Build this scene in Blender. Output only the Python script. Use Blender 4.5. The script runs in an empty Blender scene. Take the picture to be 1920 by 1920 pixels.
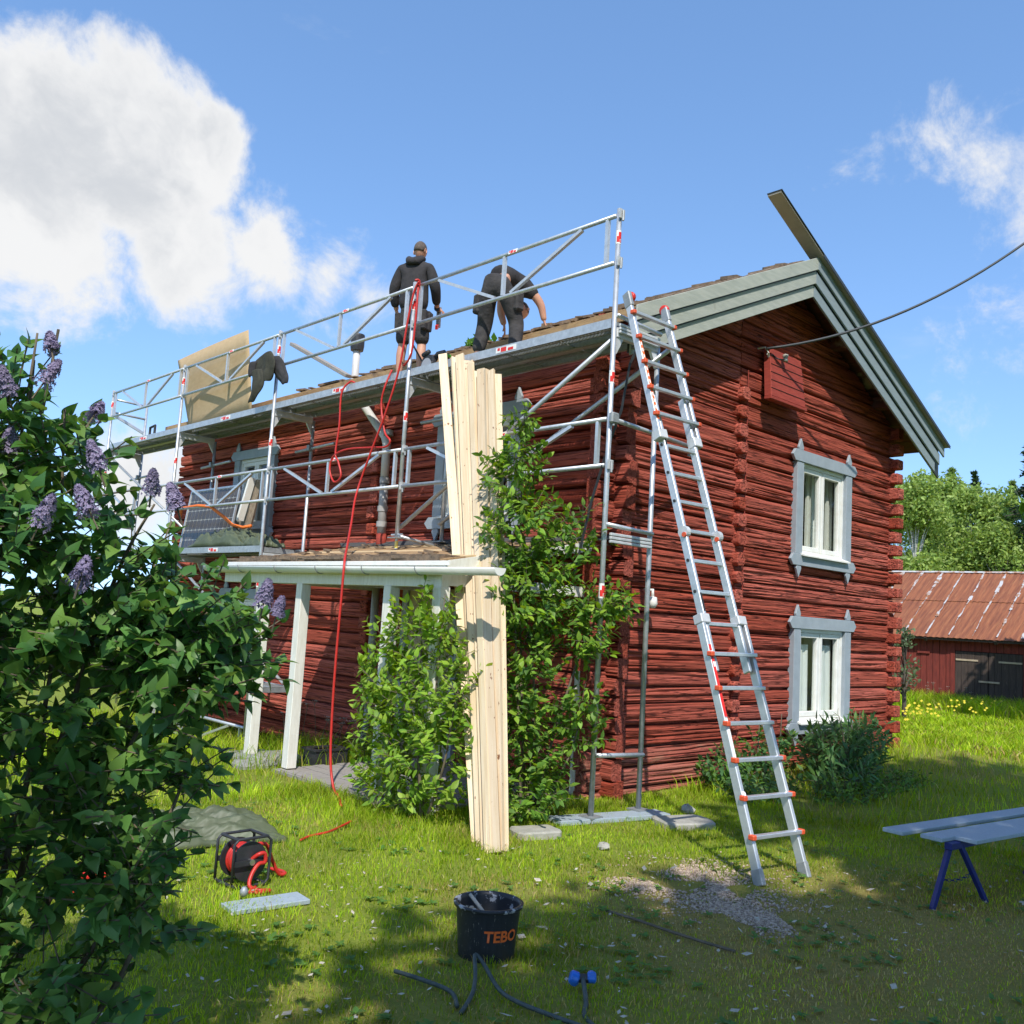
import bpy, bmesh, math, random
import numpy as np
from mathutils import Vector, Matrix, noise

# ---------------------------------------------------------------- camera, sky, sun, exposure
scene = bpy.context.scene
col = scene.collection
R_ = math.radians
SUN_TRAVEL = Vector((0.56, 0.66, -1.0)).normalized()      # direction the sunlight travels

cam_d = bpy.data.cameras.new('camera')
cam = bpy.data.objects.new('camera', cam_d)
col.objects.link(cam)
cam_d.sensor_width = 36.0
cam_d.lens = 32.87
cam_d.clip_end = 2000.0
_right = Vector((0.7242, -0.6871, 0.0588)); _up = Vector((-0.1203, -0.0418, 0.9919)); _fwd = Vector((0.6790, 0.7254, 0.1129))
_m = Matrix((( _right.x, _up.x, -_fwd.x), (_right.y, _up.y, -_fwd.y), (_right.z, _up.z, -_fwd.z))).to_4x4()
cam.matrix_world = Matrix.Translation((0, 0, 1.68)) @ _m
scene.camera = cam

sun_d = bpy.data.lights.new('sun', 'SUN')
sun = bpy.data.objects.new('sun', sun_d)
col.objects.link(sun)
sun_d.energy = 2.75
sun_d.angle = R_(0.55)
sun_d.color = (1.0, 0.955, 0.88)
sun.rotation_euler = SUN_TRAVEL.to_track_quat('-Z', 'Y').to_euler()
sun.location = (-6, -7, 14)

scene.view_settings.view_transform = 'Standard'
scene.view_settings.look = 'None'
scene.view_settings.gamma = 1.0
scene.view_settings.exposure = 0.92
scene.view_settings.use_curve_mapping = False

world = bpy.data.worlds.new('World')
scene.world = world
world.use_nodes = True


def build_sky():
    nt = world.node_tree; N = nt.nodes; L = nt.links
    N.clear()
    out = N.new('ShaderNodeOutputWorld'); bg = N.new('ShaderNodeBackground')
    bg.inputs['Strength'].default_value = 0.15
    sky = N.new('ShaderNodeTexSky'); sky.sky_type = 'NISHITA'; sky.sun_disc = False
    to_sun = -SUN_TRAVEL
    sky.sun_elevation = math.asin(to_sun.z)
    sky.sun_rotation = math.atan2(to_sun.x, to_sun.y)
    sv = N.new('ShaderNodeTexCoord'); va = N.new('ShaderNodeVectorMath'); va.operation = 'ADD'; va.inputs[1].default_value = (0, 0, 0.16)
    vn = N.new('ShaderNodeVectorMath'); vn.operation = 'NORMALIZE'; L.new(sv.outputs['Generated'], va.inputs[0]); L.new(va.outputs[0], vn.inputs[0]); L.new(vn.outputs[0], sky.inputs['Vector'])
    sky.altitude = 0; sky.air_density = 1.0; sky.dust_density = 0.15; sky.ozone_density = 1.15
    tc = N.new('ShaderNodeTexCoord')
    nrm = N.new('ShaderNodeVectorMath'); nrm.operation = 'NORMALIZE'
    L.new(tc.outputs['Generated'], nrm.inputs[0])

    def math_(op, a, b=None, clamp=False):
        n = N.new('ShaderNodeMath'); n.operation = op; n.use_clamp = clamp
        for i, v in enumerate((a, b)):
            if v is None: continue
            if isinstance(v, (int, float)): n.inputs[i].default_value = v
            else: L.new(v, n.inputs[i])
        return n.outputs[0]

    def fbm(scale, detail, rough, vec, dist=0.0):
        n = N.new('ShaderNodeTexNoise'); n.inputs['Scale'].default_value = scale
        n.inputs['Detail'].default_value = detail; n.inputs['Roughness'].default_value = rough
        n.inputs['Distortion'].default_value = dist
        L.new(vec, n.inputs['Vector']); return n

    def smooth(v, a, b):
        n = N.new('ShaderNodeMapRange'); n.interpolation_type = 'SMOOTHSTEP'
        n.inputs['From Min'].default_value = a; n.inputs['From Max'].default_value = b
        L.new(v, n.inputs['Value']); return n.outputs['Result']
    # billow the directions a little so the banks get ragged outlines
    w = fbm(5.0, 5, 0.55, nrm.outputs[0])
    wv = N.new('ShaderNodeVectorMath'); wv.operation = 'SUBTRACT'; wv.inputs[1].default_value = (0.5, 0.5, 0.5)
    L.new(w.outputs['Color'], wv.inputs[0])
    ws = N.new('ShaderNodeVectorMath'); ws.operation = 'SCALE'; ws.inputs['Scale'].default_value = 0.13
    L.new(wv.outputs[0], ws.inputs[0])
    wd = N.new('ShaderNodeVectorMath'); wd.operation = 'ADD'
    L.new(nrm.outputs[0], wd.inputs[0]); L.new(ws.outputs[0], wd.inputs[1])
    # cumulus banks: direction, radius, weight
    banks = CLOUD_BANKS
    dens = None
    for (d, r, k) in banks:
        ds = N.new('ShaderNodeVectorMath'); ds.operation = 'DISTANCE'
        L.new(wd.outputs[0], ds.inputs[0]); ds.inputs[1].default_value = d
        v = math_('SUBTRACT', 1.0, math_('DIVIDE', ds.outputs['Value'], r*0.94))
        v = math_('MULTIPLY', v, k)
        dens = v if dens is None else math_('MAXIMUM', dens, v)
    fine = fbm(10.0, 10, 0.66, nrm.outputs[0], 0.25)
    body = math_('ADD', dens, math_('MULTIPLY', math_('SUBTRACT', fine.outputs['Fac'], 0.5), 1.15))
    cover = smooth(body, 0.02, 0.36)
    # thin scattered haze-cloud over the whole dome
    mp = N.new('ShaderNodeMapping'); mp.inputs['Scale'].default_value = (1.0, 1.0, 3.0)
    L.new(nrm.outputs[0], mp.inputs['Vector'])
    wisp = fbm(2.3, 7, 0.6, mp.outputs[0], 0.6)
    wcov = math_('MULTIPLY', smooth(wisp.outputs['Fac'], 0.60, 0.80), 0.30)
    cover_all = math_('MAXIMUM', cover, wcov)
    # shading inside the banks: thick, low parts greyer
    sh = fbm(5.5, 6, 0.58, wd.outputs[0])
    shade = math_('MULTIPLY', smooth(sh.outputs['Fac'], 0.42, 0.62), smooth(body, 0.22, 0.70))
    cc = N.new('ShaderNodeMixRGB'); cc.inputs[1].default_value = (3.2, 3.22, 3.25, 1); cc.inputs[2].default_value = (2.35, 2.45, 2.6, 1)
    L.new(shade, cc.inputs[0])
    # lift towards the horizon a little
    mx = N.new('ShaderNodeMixRGB'); L.new(cover_all, mx.inputs[0])
    hs = N.new('ShaderNodeHueSaturation'); hs.inputs['Saturation'].default_value = 1.12; hs.inputs['Value'].default_value = 1.03
    L.new(sky.outputs[0], hs.inputs['Color']); L.new(hs.outputs[0], mx.inputs[1]); L.new(cc.outputs[0], mx.inputs[2])
    L.new(mx.outputs[0], bg.inputs['Color']); L.new(bg.outputs[0], out.inputs['Surface'])


# directions of the cumulus banks (unit vectors) with angular radius and weight; some lie outside the picture
CLOUD_BANKS = [
    ((0.313, 0.855, 0.413), 0.106, 1.00), ((0.241, 0.889, 0.390), 0.114, 1.00), ((0.356, 0.827, 0.436), 0.054, 0.85), ((0.234, 0.918, 0.319), 0.108, 0.95),
    ((0.346, 0.877, 0.335), 0.094, 0.75), ((0.421, 0.837, 0.349), 0.064, 0.58), ((0.473, 0.811, 0.345), 0.060, 0.44), ((0.515, 0.787, 0.338), 0.050, 0.32),
    ((0.282, 0.919, 0.277), 0.063, 0.40), ((0.195, 0.892, 0.407), 0.080, 0.85), ((0.372, 0.921, 0.116), 0.091, 0.50), ((0.846, 0.287, 0.450), 0.066, 0.20),
    ((0.811, 0.343, 0.473), 0.052, 0.10), ((0.903, 0.325, 0.280), 0.066, 0.14), ((0.869, 0.251, 0.427), 0.091, 0.26), ((0.297, 0.880, 0.372), 0.097, 0.90), ((0.913, 0.278, 0.299), 0.070, 0.18),
    ((-0.55, 0.75, 0.36), 0.26, 0.9), ((-0.90, 0.10, 0.42), 0.22, 0.9), ((-0.30, -0.88, 0.38), 0.20, 0.8),
    ((0.72, -0.60, 0.34), 0.24, 0.9), ((0.95, -0.10, 0.30), 0.16, 0.7), ((-0.70, -0.55, 0.45), 0.2, 0.8),
]
build_sky()

# ---------------------------------------------------------------- helpers
rnd = random.Random(7)
nprng = np.random.default_rng(11)


class MB:
    """collects faces, then becomes one mesh object"""
    def __init__(s): s.v = []; s.f = []; s.mi = []; s.cur = 0
    def face(s, idx): s.f.append(tuple(idx)); s.mi.append(s.cur)
    def box(s, a, b):
        x0, y0, z0 = a; x1, y1, z1 = b
        return s.hexa([(x0,y0,z0),(x1,y0,z0),(x1,y1,z0),(x0,y1,z0),(x0,y0,z1),(x1,y0,z1),(x1,y1,z1),(x0,y1,z1)])
    def hexa(s, p):
        n = len(s.v); s.v += [tuple(q) for q in p]
        for f in ((3,2,1,0),(4,5,6,7),(0,1,5,4),(1,2,6,5),(2,3,7,6),(3,0,4,7)): s.face([n+i for i in f])
        return s
    def beam(s, p, q, w, h, up=(0,0,1), ext=0.0):
        """bar from p to q, w across, h along up"""
        p = Vector(p); q = Vector(q); d = (q-p).normalized(); p = p-d*ext; q = q+d*ext
        u = Vector(up); side = d.cross(u)
        if side.length < 1e-5: side = d.cross(Vector((1,0,0)))
        side.normalize(); u = side.cross(d).normalized()
        a = side*(w/2); b = u*(h/2)
        return s.hexa([p-a-b, p+a-b, q+a-b, q-a-b, p-a+b, p+a+b, q+a+b, q-a+b])
    def tube(s, pts, r, n=8, cap=True, radii=None):
        pts = [Vector(p) for p in pts]; base = len(s.v); m = len(pts)
        prev = None
        for i, p in enumerate(pts):
            d = (pts[min(i+1, m-1)] - pts[max(i-1, 0)])
            if d.length < 1e-9: d = Vector((0,0,1))
            d.normalize()
            if prev is None:
                a = d.cross(Vector((0,0,1)))
                if a.length < 1e-3: a = d.cross(Vector((1,0,0)))
            else: a = prev - d*prev.dot(d)
            if a.length < 1e-6: a = d.orthogonal()
            a.normalize(); prev = a; b = d.cross(a)
            rr = radii[i] if radii else r
            for k in range(n):
                t = 2*math.pi*k/n
                s.v.append(tuple(p + (a*math.cos(t) + b*math.sin(t))*rr))
        for i in range(m-1):
            for k in range(n):
                k2 = (k+1) % n
                s.face((base+i*n+k, base+i*n+k2, base+(i+1)*n+k2, base+(i+1)*n+k))
        if cap:
            s.face([base+k for k in range(n)][::-1]); s.face([base+(m-1)*n+k for k in range(n)])
        return s
    def prism(s, poly, vec):
        """polygon (3d points) extruded by vec"""
        n = len(s.v); k = len(poly); vec = Vector(vec)
        s.v += [tuple(p) for p in poly] + [tuple(Vector(p)+vec) for p in poly]
        s.face(list(range(n+k-1, n-1, -1))); s.face(list(range(n+k, n+2*k)))
        for i in range(k): j = (i+1) % k; s.face((n+i, n+j, n+k+j, n+k+i))
        return s
    def grid(s, rows):
        """rows of points -> quad sheet"""
        n = len(s.v); a = len(rows); b = len(rows[0])
        for r in rows: s.v += [tuple(p) for p in r]
        for i in range(a-1):
            for j in range(b-1): s.face((n+i*b+j, n+i*b+j+1, n+(i+1)*b+j+1, n+(i+1)*b+j))
        return s
    def lathe(s, prof, c, n=28, axis='z'):
        base = len(s.v); c = Vector(c)
        for (r, h) in prof:
            for k in range(n):
                t = 2*math.pi*k/n
                o = Vector((r*math.cos(t), r*math.sin(t), h))
                if axis == 'x': o = Vector((h, o.x, o.y))
                if axis == 'y': o = Vector((o.x, h, o.y))
                s.v.append(tuple(c+o))
        for i in range(len(prof)-1):
            for k in range(n):
                k2 = (k+1) % n
                s.face((base+i*n+k, base+i*n+k2, base+(i+1)*n+k2, base+(i+1)*n+k))
        return s
    def build(s, name, m, parent=None, smooth=False, bevel=0.0):
        me = bpy.data.meshes.new(name); me.from_pydata(s.v, [], s.f)
        ms = m if isinstance(m, (list, tuple)) else [m]
        for x in ms: me.materials.append(M[x])
        if len(ms) > 1: me.polygons.foreach_set('material_index', s.mi)
        if smooth: me.polygons.foreach_set('use_smooth', [True]*len(me.polygons))
        me.update()
        o = bpy.data.objects.new(name, me); col.objects.link(o)
        if parent is not None: attach(o, parent)
        if bevel:
            b = o.modifiers.new('bevel', 'BEVEL'); b.width = bevel; b.segments = 1; b.limit_method = 'ANGLE'
        return o


_origin = {}
def attach(o, parent):
    o.parent = parent
    o.matrix_parent_inverse = Matrix.Translation(-_world_loc(parent))
def _world_loc(p): return _origin.get(p.name, Vector((0,0,0)))
def thing(name, label, cat, loc=(0,0,0), group=None):
    o = bpy.data.objects.new(name, None); col.objects.link(o); o.location = loc
    o.empty_display_size = 0.2
    _origin[o.name] = Vector(loc)
    tag(o, label, cat, group); return o
def tag(o, label=None, cat=None, group=None, kind=None):
    if label: o['label'] = label
    if cat: o['category'] = cat
    if group: o['group'] = group
    if kind: o['kind'] = kind
    return o
def link_copy(src, parent=None, mw=None):
    o = src.copy(); col.objects.link(o)
    if parent is not None: attach(o, parent)
    return o

# ---------------------------------------------------------------- materials
M = {}
def mat(name, c1, c2=None, rough=0.6, metal=0.0, scale=6.0, stretch=(1,1,1), bump=0.0, bscale=None, bstretch=None, detail=6,
        c3=None, c3s=None, objrand=0.0, c3scale=2.0, c3lim=(0.5, 0.7), lo=0.35, hi=0.65, spec=0.4, transl=0.0, attr=None, rvar=0.0, transp=None):
    m = bpy.data.materials.new(name); m.use_nodes = True; M[name] = m
    nt = m.node_tree; N = nt.nodes; L = nt.links
    b = N['Principled BSDF']
    b.inputs['Roughness'].default_value = rough; b.inputs['Metallic'].default_value = metal
    b.inputs['Specular IOR Level'].default_value = spec
    tc = N.new('ShaderNodeTexCoord')
    def noise_(sc, st, det=detail):
        mp = N.new('ShaderNodeMapping'); mp.inputs['Scale'].default_value = st
        L.new(tc.outputs['Object'], mp.inputs['Vector'])
        n = N.new('ShaderNodeTexNoise'); n.inputs['Scale'].default_value = sc; n.inputs['Detail'].default_value = det
        n.inputs['Roughness'].default_value = 0.62
        L.new(mp.outputs[0], n.inputs['Vector']); return n.outputs['Fac']
    def ramp(v, a, bb):
        r = N.new('ShaderNodeMapRange'); r.inputs['From Min'].default_value = a; r.inputs['From Max'].default_value = bb
        L.new(v, r.inputs['Value']); return r.outputs['Result']
    colr = None
    if c2 is not None:
        mx = N.new('ShaderNodeMixRGB'); mx.inputs[1].default_value = (*c1, 1); mx.inputs[2].default_value = (*c2, 1)
        L.new(ramp(noise_(scale, stretch), lo, hi), mx.inputs[0]); colr = mx.outputs[0]
    if c3 is not None:
        mx = N.new('ShaderNodeMixRGB'); mx.inputs[2].default_value = (*c3, 1)
        if colr is not None: L.new(colr, mx.inputs[1])
        else: mx.inputs[1].default_value = (*c1, 1)
        L.new(ramp(noise_(c3scale, c3s or (stretch if c3scale > scale else (1,1,1))), *c3lim), mx.inputs[0]); colr = mx.outputs[0]
    if objrand and colr is not None:
        oi = N.new('ShaderNodeObjectInfo'); hv = N.new('ShaderNodeHueSaturation'); rg = N.new('ShaderNodeMapRange')
        rg.inputs['To Min'].default_value = 1-objrand; rg.inputs['To Max'].default_value = 1+objrand*0.6
        L.new(oi.outputs['Random'], rg.inputs['Value']); L.new(rg.outputs['Result'], hv.inputs['Value']); L.new(colr, hv.inputs['Color']); colr = hv.outputs[0]
    if attr:
        at = N.new('ShaderNodeAttribute'); at.attribute_name = attr
        if colr is None: colr = at.outputs['Color']
        else:
            mx = N.new('ShaderNodeMixRGB'); mx.blend_type = 'MULTIPLY'; mx.inputs[0].default_value = 1
            L.new(colr, mx.inputs[1]); L.new(at.outputs['Color'], mx.inputs[2]); colr = mx.outputs[0]
    if colr is not None: L.new(colr, b.inputs['Base Color'])
    else: b.inputs['Base Color'].default_value = (*c1, 1)
    if rvar:
        r = N.new('ShaderNodeMapRange'); r.inputs['To Min'].default_value = rough-rvar; r.inputs['To Max'].default_value = rough+rvar
        L.new(noise_(scale*2, stretch), r.inputs['Value']); L.new(r.outputs['Result'], b.inputs['Roughness'])
    if bump:
        bp = N.new('ShaderNodeBump'); bp.inputs['Strength'].default_value = 1.0; bp.inputs['Distance'].default_value = bump
        L.new(noise_(bscale or scale*2, bstretch or stretch), bp.inputs['Height']); L.new(bp.outputs[0], b.inputs['Normal'])
    if transl:
        tr = N.new('ShaderNodeBsdfTranslucent')
        if colr is not None:
            hs = N.new('ShaderNodeHueSaturation'); hs.inputs['Hue'].default_value = 0.478; hs.inputs['Saturation'].default_value = 1.1; hs.inputs['Value'].default_value = 1.7
            L.new(colr, hs.inputs['Color']); L.new(hs.outputs[0], tr.inputs['Color'])
        else: tr.inputs['Color'].default_value = (*c1, 1)
        ms = N.new('ShaderNodeMixShader'); ms.inputs[0].default_value = transl
        L.new(b.outputs[0], ms.inputs[1]); L.new(tr.outputs[0], ms.inputs[2])
        L.new(ms.outputs[0], N['Material Output'].inputs['Surface'])
    return m

RED1, RED2 = (0.46, 0.092, 0.050), (0.31, 0.050, 0.028)
def log_mat(name, st, faded=False):
    """falu red hewn timber: grain and drying cracks run along the log"""
    m = bpy.data.materials.new(name); m.use_nodes = True; M[name] = m
    nt = m.node_tree; N = nt.nodes; L = nt.links; b = N['Principled BSDF']
    b.inputs['Roughness'].default_value = 0.85; b.inputs['Specular IOR Level'].default_value = 0.2
    tc = N.new('ShaderNodeTexCoord')
    def nz(scale, stretch, det, dist=0.0, rough=0.6):
        mp = N.new('ShaderNodeMapping'); mp.inputs['Scale'].default_value = stretch; L.new(tc.outputs['Object'], mp.inputs['Vector'])
        n = N.new('ShaderNodeTexNoise'); n.inputs['Scale'].default_value = scale; n.inputs['Detail'].default_value = det
        n.inputs['Distortion'].default_value = dist; n.inputs['Roughness'].default_value = rough
        L.new(mp.outputs[0], n.inputs['Vector']); return n.outputs['Fac']
    def mr(v, a, bb, c=0.0, d=1.0):
        r = N.new('ShaderNodeMapRange'); r.inputs['From Min'].default_value = a; r.inputs['From Max'].default_value = bb
        r.inputs['To Min'].default_value = c; r.inputs['To Max'].default_value = d; L.new(v, r.inputs['Value']); return r.outputs['Result']
    def mix(f, a, bcol, ca=None):
        x = N.new('ShaderNodeMixRGB'); L.new(f, x.inputs[0])
        if ca is not None: L.new(ca, x.inputs[1])
        else: x.inputs[1].default_value = (*a, 1)
        x.inputs[2].default_value = (*bcol, 1); return x.outputs[0]
    if faded: a, bb = (0.40, 0.13, 0.085), (0.30, 0.06, 0.04)
    else: a, bb = RED1, RED2
    grain = nz(1.0, tuple(2.0*s for s in st), 8, 0.25)
    c = mix(mr(grain, 0.35, 0.66), a, bb)
    blot = nz(2.2, (1,1,1), 5)
    c = mix(mr(blot, 0.55, 0.75, 0, 0.55), None, (0.43, 0.085, 0.05), c)
    bare = nz(3.1, tuple(s*0.25+0.6 for s in st), 7)
    c = mix(mr(bare, 0.70 if not faded else 0.54, 0.78 if not faded else 0.68, 0, 0.6), None, (0.44, 0.26, 0.16) if faded else (0.34, 0.15, 0.10), c)
    crack = nz(1.0, tuple(0.9*s for s in st), 3, 0.35)
    line = N.new('ShaderNodeMath'); line.operation = 'PINGPONG'; line.inputs[1].default_value = 0.085; L.new(crack, line.inputs[0])
    cr = mr(line.outputs[0], 0.0, 0.018, 1, 0)
    c = mix(cr, None, (0.085, 0.016, 0.011), c)
    oi = N.new('ShaderNodeObjectInfo'); hv = N.new('ShaderNodeHueSaturation'); L.new(mr(oi.outputs['Random'], 0, 1, 0.84, 1.12), hv.inputs['Value']); L.new(mr(oi.outputs['Random'], 0, 1, 1.0, 0.92), hv.inputs['Saturation']); L.new(c, hv.inputs['Color'])
    L.new(hv.outputs[0], b.inputs['Base Color'])
    h = N.new('ShaderNodeMath'); h.operation = 'MULTIPLY_ADD'; L.new(cr, h.inputs[0]); h.inputs[1].default_value = -0.9; L.new(grain, h.inputs[2])
    bp = N.new('ShaderNodeBump'); bp.inputs['Strength'].default_value = 1.0; bp.inputs['Distance'].default_value = 0.026
    L.new(h.outputs[0], bp.inputs['Height']); L.new(bp.outputs[0], b.inputs['Normal'])
log_mat('log_gable', (0.55, 26, 26)); log_mat('log_long', (26, 0.55, 26)); log_mat('log_end', (6, 6, 14)); log_mat('log_faded', (0.6, 18, 18), True)
mat('red_board', (0.34, 0.05, 0.03), (0.24, 0.033, 0.022), rough=0.8, scale=9, stretch=(1,1,5), bump=0.004, bscale=30)
mat('dark_core', (0.02, 0.012, 0.01), rough=0.95)
mat('soffit', (0.16, 0.045, 0.03), (0.09, 0.03, 0.02), rough=0.85, scale=5, stretch=(4,1,4), c3=(0.36, 0.25, 0.16), c3scale=1.9, c3lim=(0.60, 0.68), bump=0.004, bscale=25)
mat('barge_old', (0.42, 0.43, 0.37), (0.34, 0.36, 0.31), rough=0.7, scale=4, stretch=(1,6,6), bump=0.003, bscale=22, c3=(0.22, 0.2, 0.15), c3scale=2.6, c3lim=(0.66, 0.8))
mat('barge_new', (0.25, 0.30, 0.315), (0.215, 0.26, 0.275), rough=0.5, scale=3, stretch=(1,6,6), bump=0.001, bscale=18)
mat('grey_paint', (0.33, 0.37, 0.40), (0.28, 0.32, 0.35), rough=0.55, scale=7, bump=0.0015, bscale=30)
mat('grey_paint_board', (0.36, 0.42, 0.46), (0.30, 0.36, 0.41), rough=0.55, scale=14, stretch=(4,4,1), bump=0.0015, bscale=60)
mat('white_paint', (0.80, 0.79, 0.74), (0.72, 0.70, 0.63), rough=0.5, scale=8, bump=0.001, bscale=30, c3=(0.5,0.45,0.36), c3scale=9, c3lim=(0.70,0.80))
mat('white_post', (0.78, 0.76, 0.69), (0.68, 0.65, 0.57), rough=0.6, scale=6, stretch=(6,6,1), bump=0.002, bscale=26, c3=(0.46,0.40,0.31), c3scale=7, c3lim=(0.66,0.78))
mat('gutter_paint', (0.74, 0.74, 0.68), (0.66, 0.66, 0.60), rough=0.35, scale=5)
mat('roof_wood', (0.42, 0.27, 0.13), (0.30, 0.18, 0.09), rough=0.85, scale=5, stretch=(6,1,6), bump=0.006, bscale=16, c3=(0.15, 0.10, 0.07), c3scale=3.3, c3lim=(0.52, 0.66))
mat('roof_wood_new', (0.60, 0.45, 0.26), (0.52, 0.37, 0.20), rough=0.75, scale=5, stretch=(6,1,6), bump=0.003, bscale=16)
mat('old_shingle', (0.24, 0.165, 0.105), (0.12, 0.09, 0.065), rough=0.95, scale=14, bump=0.01, bscale=30, c3=(0.30,0.2,0.12), c3scale=5, c3lim=(0.58,0.7))
mat('tar_felt', (0.045, 0.048, 0.05), (0.08, 0.08, 0.08), rough=0.9, scale=20)
mat('sheet_metal_dark', (0.05, 0.06, 0.068), rough=0.45, metal=0.3)
mat('board_under', (0.34, 0.30, 0.24), (0.29, 0.25, 0.2), rough=0.6, scale=5)
mat('galv', (0.56, 0.58, 0.60), (0.42, 0.44, 0.46), rough=0.42, metal=0.55, scale=18, rvar=0.1)
mat('galv_dull', (0.36, 0.38, 0.39), (0.25, 0.265, 0.27), rough=0.55, metal=0.4, scale=12, rvar=0.1, c3=(0.22,0.17,0.13), c3scale=7, c3lim=(0.66,0.8))
mat('alu', (0.66, 0.68, 0.70), (0.55, 0.57, 0.59), rough=0.36, metal=0.6, scale=15, rvar=0.08)
mat('alu_matte', (0.62, 0.63, 0.63), (0.50, 0.51, 0.52), rough=0.55, metal=0.25, scale=12)
mat('sticker_white', (0.82, 0.80, 0.78), rough=0.4)
mat('sticker_red', (0.70, 0.03, 0.025), rough=0.4)
mat('orange_plastic', (0.72, 0.10, 0.03), (0.62, 0.085, 0.03), rough=0.45, scale=20)
mat('orange_print', (0.80, 0.15, 0.03), rough=0.45)
mat('pine', (0.72, 0.58, 0.40), (0.63, 0.47, 0.29), rough=0.62, scale=3.0, stretch=(16,16,0.7), bump=0.0008, bscale=40, c3=(0.22,0.10,0.045), c3scale=15.0, c3s=(1.6,1.6,0.8), c3lim=(0.665,0.70), detail=3, objrand=0.28)
mat('deck_wood', (0.34, 0.31, 0.28), (0.24, 0.22, 0.20), rough=0.85, scale=6, stretch=(1,9,9), bump=0.004, bscale=22)
mat('glass_black', (0.02, 0.025, 0.03), rough=0.03)
mat('room_white', (0.62, 0.64, 0.60), (0.52, 0.55, 0.51), rough=0.8, scale=3)
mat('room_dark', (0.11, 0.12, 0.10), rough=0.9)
mat('linen', (0.80, 0.80, 0.76), (0.70, 0.70, 0.66), rough=0.85, scale=4, stretch=(14,14,1))
mat('pvc_grey', (0.36, 0.35, 0.33), (0.32, 0.31, 0.30), rough=0.45, scale=5)
mat('pvc_light', (0.55, 0.53, 0.50), (0.50, 0.49, 0.46), rough=0.45, scale=5)
mat('black_plastic', (0.022, 0.023, 0.026), (0.035, 0.036, 0.04), rough=0.45, scale=12)
mat('bucket_black', (0.018, 0.019, 0.024), (0.028, 0.03, 0.036), rough=0.4, scale=20, c3=(0.42,0.42,0.44), c3scale=16, c3lim=(0.56,0.60), detail=8)
mat('bucket_outer', (0.016, 0.017, 0.022), (0.024, 0.026, 0.032), rough=0.42, scale=10, stretch=(6,6,1), c3=(0.26,0.25,0.22), c3scale=22, c3lim=(0.63,0.68), detail=8)
mat('red_hose', (0.55, 0.03, 0.02), (0.45, 0.025, 0.02), rough=0.4, scale=20)
mat('red_wheel', (0.62, 0.03, 0.02), rough=0.35)
mat('green_hose', (0.045, 0.06, 0.055), (0.08, 0.095, 0.085), rough=0.6, scale=30)
mat('cable_black', (0.045, 0.05, 0.055), rough=0.5)
mat('blue_plastic', (0.03, 0.17, 0.62), (0.02, 0.13, 0.52), rough=0.35, scale=15)
mat('blue_steel', (0.012, 0.022, 0.16), (0.009, 0.016, 0.12), rough=0.4, scale=18)
mat('hardboard', (0.46, 0.33, 0.18), (0.41, 0.29, 0.155), rough=0.8, scale=7, stretch=(1,1,3))
mat('tarp', (0.105, 0.125, 0.065), (0.075, 0.09, 0.048), rough=0.58, scale=4, spec=0.6)
mat('solar_cell', (0.075, 0.06, 0.05), (0.05, 0.042, 0.038), rough=0.2, scale=6)
mat('solar_line', (0.45, 0.43, 0.38), rough=0.35, metal=0.4)
mat('bark_strip', (0.33, 0.27, 0.19), (0.16, 0.12, 0.09), rough=0.95, scale=12, stretch=(8,8,1), bump=0.01, bscale=25)
mat('orange_rope', (0.85, 0.20, 0.03), (0.70, 0.14, 0.02), rough=0.6, scale=40)
mat('concrete', (0.40, 0.38, 0.33), (0.30, 0.29, 0.25), rough=0.9, scale=12, bump=0.006, bscale=30)
mat('stone', (0.34, 0.33, 0.30), (0.22, 0.215, 0.20), rough=0.9, scale=9, bump=0.01, bscale=18)
mat('skin', (0.56, 0.30, 0.20), (0.50, 0.25, 0.165), rough=0.55, scale=9)
mat('hair', (0.13, 0.10, 0.08), (0.07, 0.055, 0.045), rough=0.8, scale=60)
mat('black_cloth', (0.026, 0.024, 0.026), (0.042, 0.038, 0.040), rough=0.9, scale=9, bump=0.022, bscale=6, bstretch=(1,1,0.6), detail=3)
mat('dark_cloth', (0.032, 0.03, 0.032), (0.056, 0.051, 0.05), rough=0.92, scale=8, bump=0.024, bscale=6, bstretch=(1,1,1.5), detail=3)
mat('olive_cloth', (0.055, 0.052, 0.036), (0.03, 0.029, 0.021), rough=0.9, scale=9, bump=0.012, bscale=14)
mat('green_plastic', (0.12, 0.42, 0.03), rough=0.4)
mat('steel', (0.5, 0.5, 0.5), rough=0.3, metal=0.9)
mat('ceramic', (0.75, 0.72, 0.66), rough=0.2)
mat('bark', (0.13, 0.105, 0.085), (0.075, 0.06, 0.05), rough=0.95, scale=9, stretch=(4,4,1), bump=0.012, bscale=20)
mat('birch_bark', (0.55, 0.53, 0.48), (0.12, 0.11, 0.10), rough=0.85, scale=5, stretch=(1,1,6), lo=0.52, hi=0.62)
mat('twig', (0.16, 0.125, 0.085), (0.10, 0.08, 0.055), rough=0.9, scale=14)
mat('barn_red', (0.24, 0.042, 0.028), (0.14, 0.026, 0.02), rough=0.9, scale=4, stretch=(8,8,0.7), bump=0.004, bscale=20, c3=(0.30,0.12,0.08), c3scale=1.3, c3lim=(0.6,0.75))
mat('barn_door', (0.085, 0.06, 0.048), (0.045, 0.034, 0.03), rough=0.95, scale=4, stretch=(8,8,0.7), c3=(0.18,0.13,0.10), c3scale=8, c3lim=(0.62,0.72))
mat('pale_wood', (0.50, 0.40, 0.28), (0.40, 0.31, 0.21), rough=0.85, scale=8)
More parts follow.
